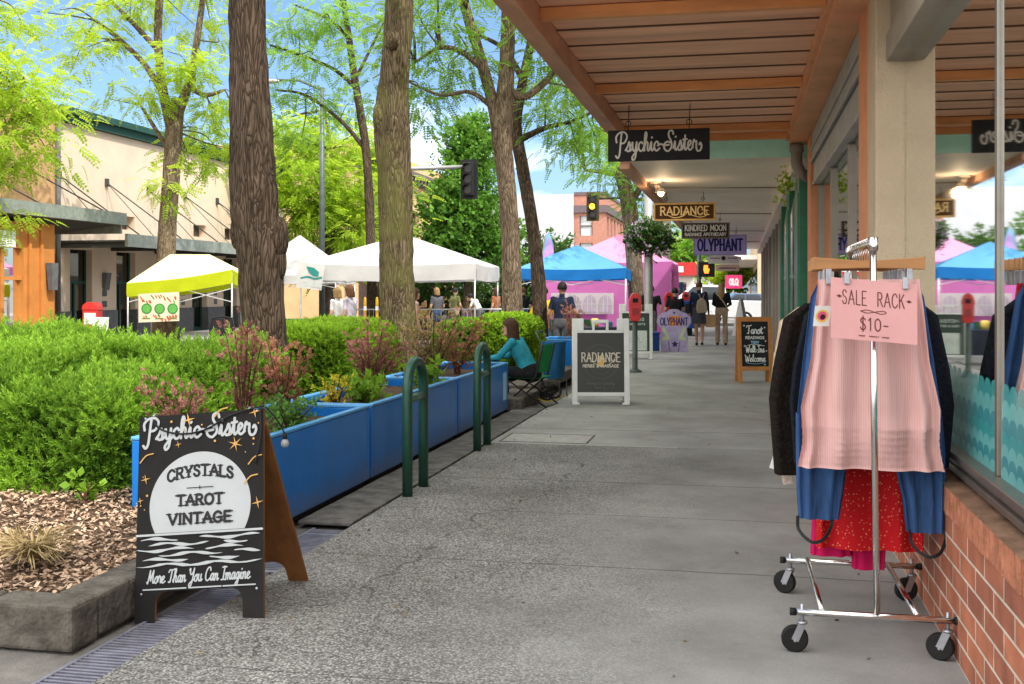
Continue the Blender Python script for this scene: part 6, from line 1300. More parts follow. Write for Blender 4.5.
c = gx(549, 40, -.15); t = thing('feather_flag', 'tall feather flag in violet and pale blue between the tree trunks', 'flag', c, .2)
m = MB(); m.tube([(-.24,0,0),(-.24,0,2.9),(-.15,0,3.6),(.0,0,3.8)], .02, 8); m.build('pole', M_polel, t)
m = MB(); pts = [(-.22,1.0),(.14,1.1),(.2,2.6),(.16,3.3),(.02,3.78),(-.14,3.6),(-.22,3.0)]; m.prism(pts, 'y', -.005, .005); fl = m.build('flag_cloth', M_tbl, t)
ink = Ink(.0); ink.poly([(-.21,2.0),(.17,2.1),(.19,2.6),(.15,3.2),(.0,3.6),(-.21,2.9)], 0); ink.z += .003; ink.text('OLY', CAP, 0, 2.45, .3, .05, 1, .3); ink.build('flag_print', [mat('flag_violet', (.45,.3,.65)), M_white], fl, frame((0,-.008,0),(1,0,0),(0,0,1)))
# tables and goods under the tents
def table(px, d, w, label, cloth, goods=()):
    t = thing('market_table', label, 'table', gx(px, d, -.15), .1); m = MB(); m.box(-w/2,w/2,-.38,.38,.72,.75); m.build('table_top', M_white, t)
    for sx in (-1,1):
        for sy in (-1,1): m = MB(); m.tube([(sx*(w/2-.08),sy*.32,0),(sx*(w/2-.08),sy*.32,.72)], .018, 6); m.build('leg', M_leg, t)
    m = MB(); m.add([(-w/2-.01,-.39,.2),(w/2+.01,-.39,.2),(w/2+.01,-.39,.757),(-w/2-.01,-.39,.757),(w/2+.01,.39,.757),(-w/2-.01,.39,.757),(w/2+.01,.39,.3),(-w/2-.01,.39,.3)], [(0,1,2,3),(3,2,4,5),(1,6,4,2),(7,0,3,5)]); m.build('table_cloth', cloth, t); return t
M_clothd = mat('dark_cloth', (.03,.035,.05), .9, var=.3); M_clothg = mat('green_cloth', (.04,.12,.06), .9, var=.3)
table(608, 26.5, 1.9, 'dark draped market table under the blue tent', M_clothd); table(560, 33, 2.0, 'second draped table far under the blue tent', M_clothg); table(440, 32, 2.2, 'long draped table under the wide white tent', M_clothd); table(300, 34, 2.0, 'green draped table left under the white tent', M_clothg)
r3 = random.Random(9); gcols = [(.5,.1,.08),(.6,.45,.1),(.1,.2,.4),(.55,.5,.42),(.2,.3,.1),(.35,.12,.3)]
GL = ['squat tub', 'tall jar', 'square tin', 'low basket']; GC = ['red','ochre','navy','cream','olive','plum']
def goods(px, d, n, w, where):
    for k in range(n):
        ci = k % 6; gi = k % 4; q = gx(px, d, -.15)+Vector((-w/2+w*(k+.5)/n, r3.uniform(-.2,.2), .76)); t = thing('display_jar' if gi == 1 else 'display_tub', f'{GC[ci]} {GL[gi]} set out on the {where}', 'goods', q, group='goods on the market tables'); hgt = .12+.12*r3.random()+(.08 if gi == 1 else 0); rr = .07+.04*r3.random(); m = MB(); m.lathe([(0,0),(rr,0),(rr*1.1,hgt*.8),(rr*.8,hgt),(0,hgt)], n=4 if gi == 2 else 12, sm=gi != 2); m.build('container', mat('goods_'+GC[ci], gcols[ci], .6), t)
goods(608, 26.5, 5, 1.7, 'dark table under the blue tent'); goods(440, 32, 6, 2.0, 'long table under the wide white tent')
# crowd barriers
M_bar = mat('barrier_steel', (.45,.46,.47), .4, .7)
p0 = gx(430, 31, -.15); t0 = thing('crowd_barrier', 'galvanised crowd barrier nearest the mossy trunk', 'barrier', p0, TH-.05, group='crowd barriers under the white tent')
m = MB(); m.tube([(-1.05,0,.12),(-1.05,0,1.0),(-.97,0,1.1),(.97,0,1.1),(1.05,0,1.0),(1.05,0,.12),(.97,0,.15),(-.97,0,.15),(-1.05,0,.2)], .02, 8); m.build('barrier_frame', M_bar, t0)
m = MB(); 
for k in range(16): x = -.97+k*.129; m.tube([(x,0,.15),(x,0,1.1)], .008, 6, cap=False)
m.build('infill_bars', M_bar, t0)
for sx in (-.8,.8): m = MB(); m.tube([(sx,-.3,.0),(sx,0,.13),(sx,.3,.0)], .018, 6); m.build('foot', M_bar, t0)
copy_tree(t0, 'middle galvanised crowd barrier under the wide white tent', gx(478, 31.4, -.15), TH); copy_tree(t0, 'galvanised crowd barrier right of the wide white tent, by the pale trunk', gx(530, 32, -.15), TH+.1); copy_tree(t0, 'galvanised crowd barrier farthest left, behind the mossy trunk', gx(376, 31, -.15), TH-.1)
for px, l in ((365,'left'),(377,'right')):
    t = thing('bollard', f'slim yellow post on the {l} of a pair under the white tent', 'bollard', gx(px, 27, -.15)); m = MB(); m.lathe([(.0,0),(.05,0),(.04,.05),(.036,1.42),(.02,1.47),(0,1.48)], n=12); m.build('post', mat('yellow_paint', (.5,.3,.02), .5), t); m = MB(); m.lathe([(.0385,1.15),(.0385,1.25)], n=12); m.build('band', M_white, t)
# ================================================================ FAR BUILDINGS
M_beige = mat('beige_render', (.70,.55,.42), .9, var=.06, scale=1.2, bump=.1, dirt=.1); M_tan = mat('tan_render', (.55,.33,.17), .9, var=.1, scale=1.2); M_dgreen = mat('green_cornice', (.025,.075,.06), .5, var=.15); M_awn = mat('awning_steel', (.30,.33,.29), .5, .3, var=.2); M_awnu = mat('awning_underside', (.07,.07,.065), .7); M_baseg = mat('base_stone', (.14,.14,.145), .8, var=.2, scale=6); M_orangew = mat('orange_cladding', (.58,.23,.06), .7, var=.12, scale=2)
M_fglass = glass_mat('far_glass', .5, (.12,.14,.14))
FX = -20.0
B = thing('beige_building', 'long beige building with dark green cornice and cable-hung awning', 'building', (FX, 37, 0))
def PB(mb, name, mats, parent=None, o=(FX,37,0), root=None, bevel=0):
    mb.v = [(a-o[0], b-o[1], c-o[2]) for a,b,c in mb.v]; return mb.build(name, mats, parent or root or B, bevel)
m = MB(); m.box(FX-10, FX-.35, 29.4, 46, -.16, 6.5, 0); zs_ = (3.30, 4.0, 6.5)
wys = [30.0+2.53*k for k in range(6)]
y = 29.4
for wy in wys:      # wall front built round its openings
    m.box(FX-.35, FX, y, wy, .85, 3.5); m.box(FX-.35, FX+.06, y, wy, -.16, .849, 1); m.box(FX-.35, FX, wy, wy+1.15, 2.75, 3.5); y = wy+1.15
m.box(FX-.35, FX, y, 46, -.16, 3.5)
y = 29.4
for wy in wys:
    m.box(FX-.35, FX, y, wy+.1, 3.5, 3.95); y = wy+1.1
m.box(FX-.35, FX, y, 46, 3.5, 3.95); m.box(FX-.35, FX, 29.4, 46, 3.95, 6.55)
PB(m, 'wall', [M_beige, M_baseg])
m = MB(); m.box(FX-10, FX+.16, 29.3, 46.1, 6.56, 6.8); m.box(FX-10, FX+.30, 29.2, 46.2, 6.801, 7.0); PB(m, 'cornice', M_dgreen)
for wy in wys:
    m = MB(); m.box(FX-.28,FX-.2,wy,wy+.07,-.1,2.75); m.box(FX-.28,FX-.2,wy+1.08,wy+1.15,-.1,2.75); m.box(FX-.28,FX-.2,wy+.07,wy+1.08,-.1,.1); m.box(FX-.28,FX-.2,wy+.07,wy+1.08,1.7,1.78); m.box(FX-.28,FX-.2,wy+.5,wy+.56,.1,1.7); f = PB(m, 'window', M_dgreen)
    m = MB(); m.quad((FX-.24,wy+.07,.1),(FX-.24,wy+1.08,.1),(FX-.24,wy+1.08,2.75),(FX-.24,wy+.07,2.75)); PB(m, 'pane', M_fglass, f)
    m = MB(); m.quad((FX-.3,wy+.1,3.5),(FX-.3,wy+1.1,3.5),(FX-.3,wy+1.1,3.95),(FX-.3,wy+.1,3.95)); PB(m, 'clerestory', M_fglass)
    yy = wy+1.15+.69
    m = MB(); m.prism([(FX,2.05),(FX+.02,1.55),(FX+.10,1.5),(FX+.18,2.05)], 'y', yy-.13, yy+.13); PB(m, 'wall_lamp', M_baseg)
    for zz in (1.05,1.4): m = MB(); m.box(FX+.001,FX+.02,yy-.12,yy+.12,zz-.1,zz+.1); PB(m, 'wall_tile', M_baseg)
m = MB(); m.box(FX+.01,-17.75,29.45,46,2.92,2.98,1); m.box(-17.8,-17.7,29.4,46,2.78,3.16); 
for k in range(7): m.box(FX+.01,-17.8,29.5+k*2.7,29.62+k*2.7,2.76,2.919,1)
aw = PB(m, 'awning', [M_awn, M_awnu])
for wy in wys:
    m = MB(); m.tube([(FX+.02,wy-.6,4.95),(-17.75,wy+.1,3.17)], .022, 6); m.tube([(FX+.02,wy-.6,4.95),(-17.75,wy-1.6,3.17)], .012, 5); m.cbox((FX+.04,wy-.6,4.95),(.08,.14,.25)); PB(m, 'awning_cable', M_awnu, aw)
B2 = thing('tan_building', 'tan corner building with orange clad entrance and deep grey awning', 'building', (FX, 24, 0)); o2 = (FX,24,0)
m = MB(); m.box(FX-10, FX, 8, 29.39, -.16, 7.0); PB(m, 'wall', M_tan, o=o2, root=B2)
m = MB(); m.box(FX+.01,-17.62,20.8,24.6,2.55,3.2); m.box(FX+.01,-17.62,24.6,25.75,.22,3.2); m.box(FX+.01,-17.60,24.55,25.77,-.1,.2195,1)
m.box(-17.63,-17.55,24.62,24.72,.2,3.2); m.box(-17.63,-17.55,25.1,25.2,.2,3.2); m.box(FX+.01,-17.62,14,20.3,-.1,3.2); PB(m, 'entrance', [M_orangew, M_baseg], o=o2, root=B2)
m = MB()
for ya, yb in ((20.3,20.45),(22.3,22.42),(23.6,23.72),(24.45,24.6)): m.box(-17.9,-17.6,ya,yb,-.1,2.55)
m.box(-17.85,-17.65,20.45,24.45,1.75,1.83); m.box(-17.85,-17.65,20.45,24.45,-.1,.15); dr = PB(m, 'door', M_orangew, o=o2, root=B2)
m = MB(); m.quad((-17.75,20.45,.15),(-17.75,24.45,.15),(-17.75,24.45,2.55),(-17.75,20.45,2.55)); PB(m, 'pane', M_fglass, dr, o=o2)
m = MB(); m.box(-17.52,-17.49,22.6,24.0,2.55,2.95); PB(m, 'shop_sign', M_white, o=o2, root=B2)
m = MB(); m.prism([(FX+.01,3.05),(-17.2,3.36),(-17.2,3.44),(FX+.01,3.5)], 'y', 14, 28.3, 1); m.box(-17.25,-17.1,14,28.35,3.34,3.68); m.box(FX+.5,-17.25,28.28,28.36,3.1,3.66); PB(m, 'awning', [M_awn, M_awnu], o=o2, root=B2)
m = MB(); m.tube([(FX+.02,27,5.2),(-17.3,27.9,3.6)], .022, 6); PB(m, 'awning_cable', M_awnu, o=o2, root=B2); m = MB(); m.tube([(FX+.02,24,5.2),(-17.3,25,3.6)], .022, 6); PB(m, 'awning_cable', M_awnu, o=o2, root=B2)
m = MB(); m.tube([(FX+.08,29.3,0),(FX+.08,29.3,6.5)], .07, 8); PB(m, 'downpipe', M_baseg, o=o2, root=B2)
m = MB(); m.prism([(-17.6,2.2),(-17.52,1.5),(-17.42,1.5),(-17.4,2.2)], 'y', 25.35, 25.6); PB(m, 'wall_lamp', M_baseg, o=o2, root=B2)
# ochre building
M_ochre = mat('ochre_stone', (.62,.42,.22), .9, var=.1, scale=1.5); M_cornd = mat('dark_cornice', (.16,.13,.11), .7)
o3 = (FX-1, 66, 0); B3 = thing('ochre_building', 'ochre classical building with tall windows and a dark heavy cornice', 'building', o3); X3 = FX-1
m = MB(); m.box(X3-14, X3-.4, 58.5, 80, -.16, 8.6); y = 58.5
for k in range(9):
    m.box(X3-.4, X3, y, y+1.0, -.16, 8.3); m.box(X3-.4, X3, y+1.0, y+2.35, 6.6, 8.3); m.box(X3-.4, X3, y+1.0, y+2.35, 2.6, 3.4); y += 2.35
m.box(X3-.4,X3,y,80,-.16,8.3); PB(m, 'wall', M_ochre, o=o3, root=B3)
m = MB(); m.box(X3+.005,X3+.12,58.5,80,-.16,.5); m.box(X3+.005,X3+.2,58.5,80,2.5,3.2)
for k in range(9): m.box(X3+.005,X3+.12,58.5+2.35*k,59.5+2.35*k,.501,2.499)
PB(m, 'shop_fascia', mat('shopfront_brown', (.09,.06,.05), .7, var=.3), o=o3, root=B3)
m = MB(); m.box(X3-14,X3+.3,58.3,80.2,8.301,8.7); m.box(X3-14,X3+.7,58.0,80.4,8.701,9.0); y = 58.4
while y < 80: m.box(X3+.3,X3+.62,y,y+.25,8.4,8.7); y += .75
PB(m, 'cornice', M_cornd, o=o3, root=B3)
m = MB(); m.box(X3-13.6,X3-.2,58.8,79.6,9.001,9.9); PB(m, 'parapet', M_ochre, o=o3, root=B3)
y = 58.5
for k in range(9):
    m = MB(); m.quad((X3-.3,y+1.0,3.4),(X3-.3,y+2.35,3.4),(X3-.3,y+2.35,6.6),(X3-.3,y+1.0,6.6)); m.box(X3-.29,X3-.24,y+1.64,y+1.71,3.4,6.6,1); PB(m, 'window', [M_fglass, M_cornd], o=o3, root=B3)
    m = MB(); m.box(X3-.35,X3-.3,y+1.02,y+2.33,-.1,2.6); PB(m, 'shop_window', M_fglass, o=o3, root=B3); y += 2.35
# brick building with painted grey flank
M_bri = mat('distant_brick', (.42,.20,.15), .9, var=.15, scale=3); M_grw = mat('grey_wall', (.48,.49,.52), .9, var=.05, scale=1); M_trim = mat('stone_trim', (.45,.36,.32), .8)
cb = gx(605, 105); o4 = (cb.x, cb.y, 0); B4 = thing('brick_building', 'three storey brick corner building with a blank grey flank', 'building', o4); X4, Y4 = cb.x, cb.y
xl = gx(571.5, 104).x
m = MB(); m.box(xl, X4-.3, Y4+.3, Y4+26, -.16, 10.6); m.box(xl,X4-2.45,Y4,Y4+.3,-.16,10.6); m.box(X4-1.2,X4,Y4,Y4+.3,-.16,10.6)
for z0,z1 in ((-.16,4.4),(6.0,6.7),(8.6,10.6)): m.box(X4-2.45,X4-1.2,Y4,Y4+.3,z0,z1)
y = Y4+.3
for k in range(8):
    m.box(X4-.3,X4,y,y+1.3,-.16,10.6)
    for z0,z1 in ((-.16,1),(3.2,4.4),(6.0,6.7),(8.6,10.6)): m.box(X4-.3,X4,y+1.3,y+2.9,z0,z1)
    y += 2.9
m.box(X4-.3,X4,y,Y4+26,-.16,10.6); PB(m, 'brick_wall', M_bri, o=o4, root=B4)
m = MB(); m.box(xl-9, xl-.01, Y4-.3, Y4+26, -.16, 10.7); PB(m, 'grey_flank', M_grw, o=o4, root=B4)
m = MB(); m.box(xl,X4+.25,Y4-.25,Y4+26,8.9,9.6); m.box(xl,X4+.1,Y4-.1,Y4+26,10.6,10.9); PB(m, 'cornice', mat('brick_cornice', (.14,.11,.12), .8), o=o4, root=B4)
for z0,z1 in ((4.4,6.0),(6.7,8.6)):
    m = MB(); m.quad((X4-2.45,Y4+.2,z0),(X4-1.2,Y4+.2,z0),(X4-1.2,Y4+.2,z1),(X4-2.45,Y4+.2,z1)); m.box(X4-2.45,X4-2.35,Y4+.1,Y4+.19,z0,z1,1); m.box(X4-1.3,X4-1.2,Y4+.1,Y4+.19,z0,z1,1); m.box(X4-2.35,X4-1.3,Y4+.1,Y4+.19,(z0+z1)/2-.06,(z0+z1)/2+.06,1); PB(m, 'window', [mat('pale_pane', (.5,.53,.55), .2), M_cornd], o=o4, root=B4)
y = Y4+.3
for k in range(8):
    for z0,z1 in ((1,3.2),(4.4,6.0),(6.7,8.6)):
        m = MB(); m.quad((X4-.2,y+1.3,z0),(X4-.2,y+2.9,z0),(X4-.2,y+2.9,z1),(X4-.2,y+1.3,z1)); PB(m, 'window', M_fglass, o=o4, root=B4)
    y += 2.9
# low blocks closing the street
cb = gx(672, 125); o5 = (cb.x, cb.y, 0); B5 = thing('grey_building', 'low pale grey block closing the view beyond the pink tent', 'building', o5); m = MB(); m.box(-8,6,0,12,-.16,7.2); m.build('wall', mat('pale_grey_wall', (.5,.5,.49), .9), B5)
m = MB()
for k in range(6): m.box(-7+k*2.2,-5.6+k*2.2,-.06,-.01,3.2,5.2)
m.build('window', M_fglass, B5); m = MB(); m.box(-8.2,6.2,-.2,12,7.201,7.5); m.build('parapet', M_trim, B5)
cb = gx(681, 84); o6 = (cb.x, cb.y, 0); B6 = thing('red_shop', 'small white shop with a red fascia down the street', 'building', o6); m = MB(); m.box(-3.6,1.0,0,6,-.16,2.6); m.build('wall', mat('white_wall', (.66,.63,.58), .8), B6); m = MB(); m.box(-3.7,1.1,-.4,6,2.601,3.6); m.build('fascia', mat('red_fascia', (.5,.04,.04), .5), B6); m = MB(); m.box(-3,-1.6,-.05,-.01,.3,2.1); m.box(-1.2,.4,-.05,-.01,.3,2.1); m.build('window', M_fglass, B6); m = MB(); m.box(-2.6,.2,-.43,-.405,2.85,3.3); m.build('shop_sign', M_white, B6)
B7 = thing('corner_shop', 'plain shop row with a canopy beyond the cross street', 'building', (.85, 62, 0)); m = MB(); m.box(0,9,0,60,-.16,5.5); m.build('wall', M_stucco, B7); m = MB(); m.box(-2.2,0,.5,60,3.2,3.45); m.build('canopy', M_soffit, B7)
for k in range(8): m = MB(); m.box(-.03,-.005,1.5+k*4,4.5+k*4,.5,2.7); m.build('shop_window', M_fglass, B7)
m = MB(); m.box(-6.19, 12, 58.1, 160, -.16, -.02); struct(m.build('far_pavement', M_conc))
# ================================================================ VEHICLES
M_carw = mat('white_car_paint', (.72,.73,.74), .25, var=.03, coat=.8); M_carb = mat('blue_car_paint', (.02,.06,.12), .25, var=.1, coat=.8); M_carg = mat('car_glass', (.02,.025,.03), .08); M_lampr = mat('tail_lamp', (.4,.01,.01), .3)
def vehicle(name, label, cat, loc, rz, body, cab, wins, wheels, wd, paint, tail=None):
    t = thing(name, label, cat, loc, rz); m = MB(); m.prism(body, 'y', -wd/2, wd/2); m.build('body', paint, t, bevel=.05)
    m = MB(); P = cab; n = len(P); k = wd/2-.04; k2 = wd/2-.2; zmn = min(z for x,z in P); zmx = max(z for x,z in P)
    def yw(z): return k+(k2-k)*(z-zmn)/(zmx-zmn)
    m.add([(x,-yw(z),z) for x,z in P]+[(x,yw(z),z) for x,z in P], [tuple(range(n))[::-1], tuple(range(n,2*n))]+[(i,(i+1)%n,n+(i+1)%n,n+i) for i in range(n)]); m.build('cab', paint, t, bevel=.03)
    for w in wins:
        for s_ in (-1,1): m = MB(); m.add([(x,s_*(yw(z)+.006),z) for x,z in w], [tuple(range(len(w)))]); m.build('side_window', M_carg, t)
    for x in wheels:
        for s_ in (-1,1):
            m = MB(); y0 = s_*(wd/2-.12); m.tube([(x,y0-s_*.12,.36),(x,y0-s_*.1,.36),(x,y0+s_*.1,.36),(x,y0+s_*.125,.36)], [.3,.36,.36,.32], 20); wh = m.build('wheel', M_rubber, t); m = MB(); m.tube([(x,y0+s_*.126,.36),(x,y0+s_*.135,.36)], [.22,.18], 16); m.build('rim', M_steel, wh)
    for s_ in (-1,1):
        m = MB(); x0 = min(x for x,z in body); x1 = max(x for x,z in body); m.box(x1-.06,x1+.01,s_*(wd/2-.22)-.1,s_*(wd/2-.22)+.1,.75,1.05); m.build('tail_lamp', M_lampr, t); m = MB(); m.box(x0-.01,x0+.06,s_*(wd/2-.3)-.16,s_*(wd/2-.3)+.16,.8,1.0); m.build('headlight', M_white, t)
    return t
c = gx(705, 50.5, -.15)
vehicle('pickup_truck', 'white crew-cab pickup truck crossing at the end of the pavement', 'pickup truck', c, TH*.3, [(-2.8,.4),(2.8,.4),(2.8,1.15),(.9,1.18),(-1.2,1.18),(-2.55,1.1),(-2.8,.95)], [(-1.45,1.15),(1.0,1.15),(.85,1.86),(-.55,1.9)], [[(-1.15,1.2),(-.25,1.2),(-.25,1.8),(-.55,1.8)],[(-.15,1.2),(.82,1.2),(.72,1.78),(-.15,1.8)]], (-1.8,1.75), 1.95, M_carw)
c = gx(741, 53, -.15)
vehicle('parked_car', 'dark blue car partly behind the shop fronts at the pavement end', 'car', c, TH*.3+.1, [(-2.2,.3),(2.2,.3),(2.25,.9),(1.2,1.0),(-.9,1.0),(-2.1,.85)], [(-1.1,.98),(1.3,.98),(.8,1.48),(-.4,1.5)], [[(-.85,1.02),(.05,1.02),(.05,1.42),(-.35,1.42)],[(.12,1.02),(1.0,1.02),(.7,1.42),(.12,1.42)]], (-1.4,1.4), 1.8, M_carb)
# ================================================================ PEOPLE
SK = mat('skin', (.50,.29,.20), .55, var=.08); SKD = mat('tan_skin', (.34,.18,.11), .55, var=.08)
def cl(n, c, **k): return mat('cloth_'+n, c, .9, var=.2, scale=12, bump=.3, bscale=30, **k)
C_teal = cl('teal', (.03,.27,.36)); C_navy = cl('navy', (.015,.022,.045)); C_black = cl('black', (.014,.014,.016)); C_must = cl('mustard', (.58,.36,.02)); C_lav = cl('lavender', (.52,.48,.56)); C_white = cl('white', (.72,.70,.68)); C_khaki = cl('khaki', (.42,.31,.22)); C_grey = cl('grey', (.10,.10,.11)); C_jean = cl('jean', (.05,.09,.18)); C_skirt = cl('skirt', (.05,.055,.07))
C_shoe = mat('shoe_dark', (.03,.025,.022), .6); C_shoeb = mat('shoe_tan', (.2,.11,.06), .6)
H_brown = mat('hair_brown', (.07,.035,.02), .55, var=.4, scale=30, stretch=(3,3,.4), bump=.5, bscale=40); H_black = mat('hair_black', (.014,.012,.011), .5, var=.3, scale=30, bump=.4); H_blond = mat('hair_blond', (.30,.19,.08), .55, var=.35, scale=30, stretch=(3,3,.4), bump=.5, bscale=40); H_chest = mat('hair_chestnut', (.12,.055,.025), .55, var=.4, scale=30, stretch=(3,3,.4), bump=.5, bscale=40)
EYE = mat('eye', (.02,.015,.01), .2)
def V3(a): return Vector(a)
STAND = dict(pel=(0,0,.95), chest=(0,.0,1.27), neck=(0,.0,1.45), head=(0,.025,1.60), sh=(.175,0,1.40), el=(.235,-.02,1.12), wr=(.25,.07,.88), hip=(.09,0,.92), kn=(.10,.02,.50), an=(.10,-.02,.085))
def person(label, loc, rz, pose=None, cols=None, sleeve='short', leg='long', hair=H_brown, hstyle='short', s=1.0, skirt=None, skin=SK, vox=.013, face=True):
    """local frame: +y is where the person faces, +x their right-hand side ... mirrored joints may be overridden as name+'L' / name+'R'"""
    J = dict(STAND); J.update(pose or {}); shirt, trou, shoe = cols
    def j(n, s_):
        k = n+('R' if s_ > 0 else 'L')
        if k in J: return V3(J[k])
        p = J[n]; return V3((p[0]*s_, p[1], p[2]))
    t = thing('person', label, 'person', loc, rz); segs = []     # (a, ra, b, rb, region)
    pel, ch, nk, hd = (V3(J[k]) for k in ('pel','chest','neck','head'))
    up = (ch-pel).normalized(); side = (j('sh',1)-j('sh',-1)).normalized(); fw = up.cross(side).normalized()*1.0
    if fw.dot(V3((0,1,0))) < -.2: fw = -fw
    m = MB()
    def cap(a, ra, b, rb, reg):
        a, b = V3(a), V3(b); m.tube([a, a.lerp(b,.5), b], [ra, (ra+rb)/2, rb], 14); m.ell(a, (ra,)*3, nu=12, nv=8); m.ell(b, (rb,)*3, nu=12, nv=8); segs.append((a,b,reg,max(ra,rb)))
    def slabcap(a, wa, b, wb, r, reg):
        for k in (-1,-.33,.33,1): cap(V3(a)+side*wa*k, r, V3(b)+side*wb*k, r, reg)
    slabcap(pel+up*.03, .065, (pel*.45+ch*.55), .055, .098, 'shirt'); slabcap((pel*.5+ch*.5), .055, ch+up*.05, .085, .10, 'shirt'); slabcap(pel-up*.03, .07, pel+up*.05, .065, .105, 'trou')
    cap(ch+up*.06, .085, nk-up*.02, .055, 'shirt'); cap(nk-up*.03, .055, hd-V3((0,.02,.04)), .052, 'skin')
    for s_ in (1,-1):
        sh, el, wr, hp, kn, an = (j(n, s_) for n in ('sh','el','wr','hip','kn','an'))
        cap(ch+up*.07+side*s_*.06, .075, sh, .058, 'shirt')
        k = {'short':.6,'long':2,'none':.05}[sleeve]; mid = sh.lerp(el, .6) if k < 1 else el
        cap(sh, .052 if sleeve != 'none' else .046, mid, .045, 'shirt' if k > .1 else 'skin'); cap(mid, .044, el, .040, 'shirt' if k > 1 else 'skin'); cap(el, .040, wr, .028, 'shirt' if k > 1 else 'skin')
        d = (wr-el).normalized(); cap(wr, .028, wr+d*.07, .030, 'skin')
        cap(hp, .088, hp.lerp(kn,.5), .074, 'trou'); cap(hp.lerp(kn,.5), .074, kn, .056, 'trou' if leg in ('long','wide') else 'skin')
        w_ = 1.35 if leg == 'wide' else 1.0
        cap(kn, .054*w_, kn.lerp(an,.4), .052*w_, 'trou' if leg in ('long','wide') else 'skin'); cap(kn.lerp(an,.4), .05*w_, an+(kn-an)*.06, .036*w_*w_, 'trou' if leg in ('long','wide') else 'skin')
        fd = J.get('foot', (0,1,0)); fd = V3(fd); cap(an+V3((0,0,-.04))-fd*.03, .042, an+V3((0,0,-.05))+fd*.13, .033, 'shoe')
    he = MB() ; m.ell(hd, (.074,.092,.112)); segs.append((hd-V3((0,0,.03)), hd+V3((0,0,.06)), 'skin', .09))
    hf = V3(J.get('look', tuple(fw))); hf.z *= .3; hf.normalize(); hs = hf.cross(V3((0,0,1))).normalized()
    if face:
        m.ell(hd+hf*.092+V3((0,0,-.012)), (.013,.016,.022), nu=8, nv=6); m.ell(hd+hf*.055+V3((0,0,-.085)), (.045,.04,.03), nu=8, nv=6)
        for s_ in (1,-1): m.ell(hd+hs*s_*.075+V3((0,0,-.01)), (.012,.02,.03), nu=8, nv=6)
    me = bpy.data.meshes.new('body'); me.from_pydata([tuple(v) for v in m.v], [], m.f); o = bpy.data.objects.new('body', me); COL.objects.link(o)
    r = o.modifiers.new('r', 'REMESH'); r.mode = 'VOXEL'; r.voxel_size = vox; sm = o.modifiers.new('s', 'SMOOTH'); sm.iterations = 6; sm.factor = .5
    dg = bpy.context.evaluated_depsgraph_get(); nm = bpy.data.meshes.new_from_object(o.evaluated_get(dg)); nm.name = 'body'; bpy.data.objects.remove(o); bpy.data.meshes.remove(me)
    order = ['skin','shirt','trou','shoe']; mats = [skin, shirt, trou, shoe]
    nm.materials.clear()
    for q in mats: nm.materials.append(q)
    Vc = np.array([tuple(p.center) for p in nm.polygons]); best = np.full(len(Vc), 1e9); mi = np.zeros(len(Vc), int)
    for a, b, reg, rr_ in segs:
        a = np.array(a); b = np.array(b); ab_ = b-a; tt = np.clip(((Vc-a)@ab_)/(ab_@ab_+1e-9), 0, 1); dd = np.linalg.norm(Vc-(a+tt[:,None]*ab_), axis=1)-rr_
        w = dd < best-.002; best[w] = dd[w]; mi[w] = order.index(reg)
    nm.polygons.foreach_set('material_index', mi.astype(np.int32)); nm.polygons.foreach_set('use_smooth', [True]*len(nm.polygons)); nm.update()
    # fingers join the body mesh as separate tapered chains rooted in the palm
    bm = bmesh.new(); bm.from_mesh(nm); fm = MB()
    for s_ in (1,-1):
        el, wr = j('el', s_), j('wr', s_); d = (wr-el).normalized(); sd = d.cross(V3((0,1,0)) if abs(d.y) < .8 else V3((0,0,1))).normalized(); nrm_ = sd.cross(d).normalized(); sd = nrm_ if abs(nrm_.x) < .6 else sd; oth = d.cross(sd).normalized()
        for k, L_ in enumerate((.066,.076,.072,.056)):
            b0 = wr+d*.075+sd*(k-1.5)*.018; fm.tube([b0-d*.015, b0+d*L_*.5, b0+d*L_*.85+oth*.012, b0+d*L_+oth*.024], [.0095,.009,.008,.006], 6)
        b0 = wr+d*.025-sd*.026; fm.tube([b0, b0+d*.03-sd*.018, b0+d*.06-sd*.022+oth*.006], [.011,.010,.007], 6)
    vs = [bm.verts.new(v) for v in fm.v]
    for f in fm.f:
        ff = bm.faces.new([vs[i] for i in f]); ff.smooth = True; ff.material_index = 0
    bm.to_mesh(nm); bm.free(); link_mesh('body', nm, t)
    # eyes and mouth
    if face:
        em = MB()
        for s_ in (1,-1): em.ell(hd+hf*.082+hs*s_*.031+V3((0,0,.012)), (.011,.011,.008), nu=8, nv=6)
        em.build('eyes', EYE, t); em = MB(); em.ell(hd+hf*.084+V3((0,0,-.052)), (.020,.012,.006), nu=8, nv=5); em.build('mouth', mat('lips', (.36,.12,.10), .5), t)
    # hair: shell over skull with strands of uneven outline
    hm = MB(); n1, n2 = 26, 14; vs = []; rs = random.Random(hash(label) % 1000)
    cut = {'short':.55,'bob':.60,'long':.60,'bald':.3,'bun':.56}[hstyle]
    for a in range(n2+1):
        ph = PI*cut*a/n2
        for b in range(n1):
            th = 2*PI*b/n1; dv = hs*math.cos(th)*math.sin(ph)*.086+hf*math.sin(th)*math.sin(ph)*.104+V3((0,0,math.cos(ph)*.124))
            front = max(0, math.sin(th))*max(0, a/n2-.45)
            p = hd+V3((0,0,.006))-hf*.012+dv*(1+.03*rs.uniform(-1,1)); p += V3((0,0,.11))*front*1.5
            if hstyle in ('long','bob') and a > n2*.7 and math.sin(th) < .35: p.z -= ((a/n2-.7)/.3)*(.30 if hstyle == 'long' else .10)*rs.uniform(.85,1.05); p -= hf*.02*((a/n2-.7)/.3)
            vs.append(p)
    hm.add(vs, [(a*n1+b, a*n1+(b+1)%n1, (a+1)*n1+(b+1)%n1, (a+1)*n1+b) for a in range(n2) for b in range(n1)], 0, True)
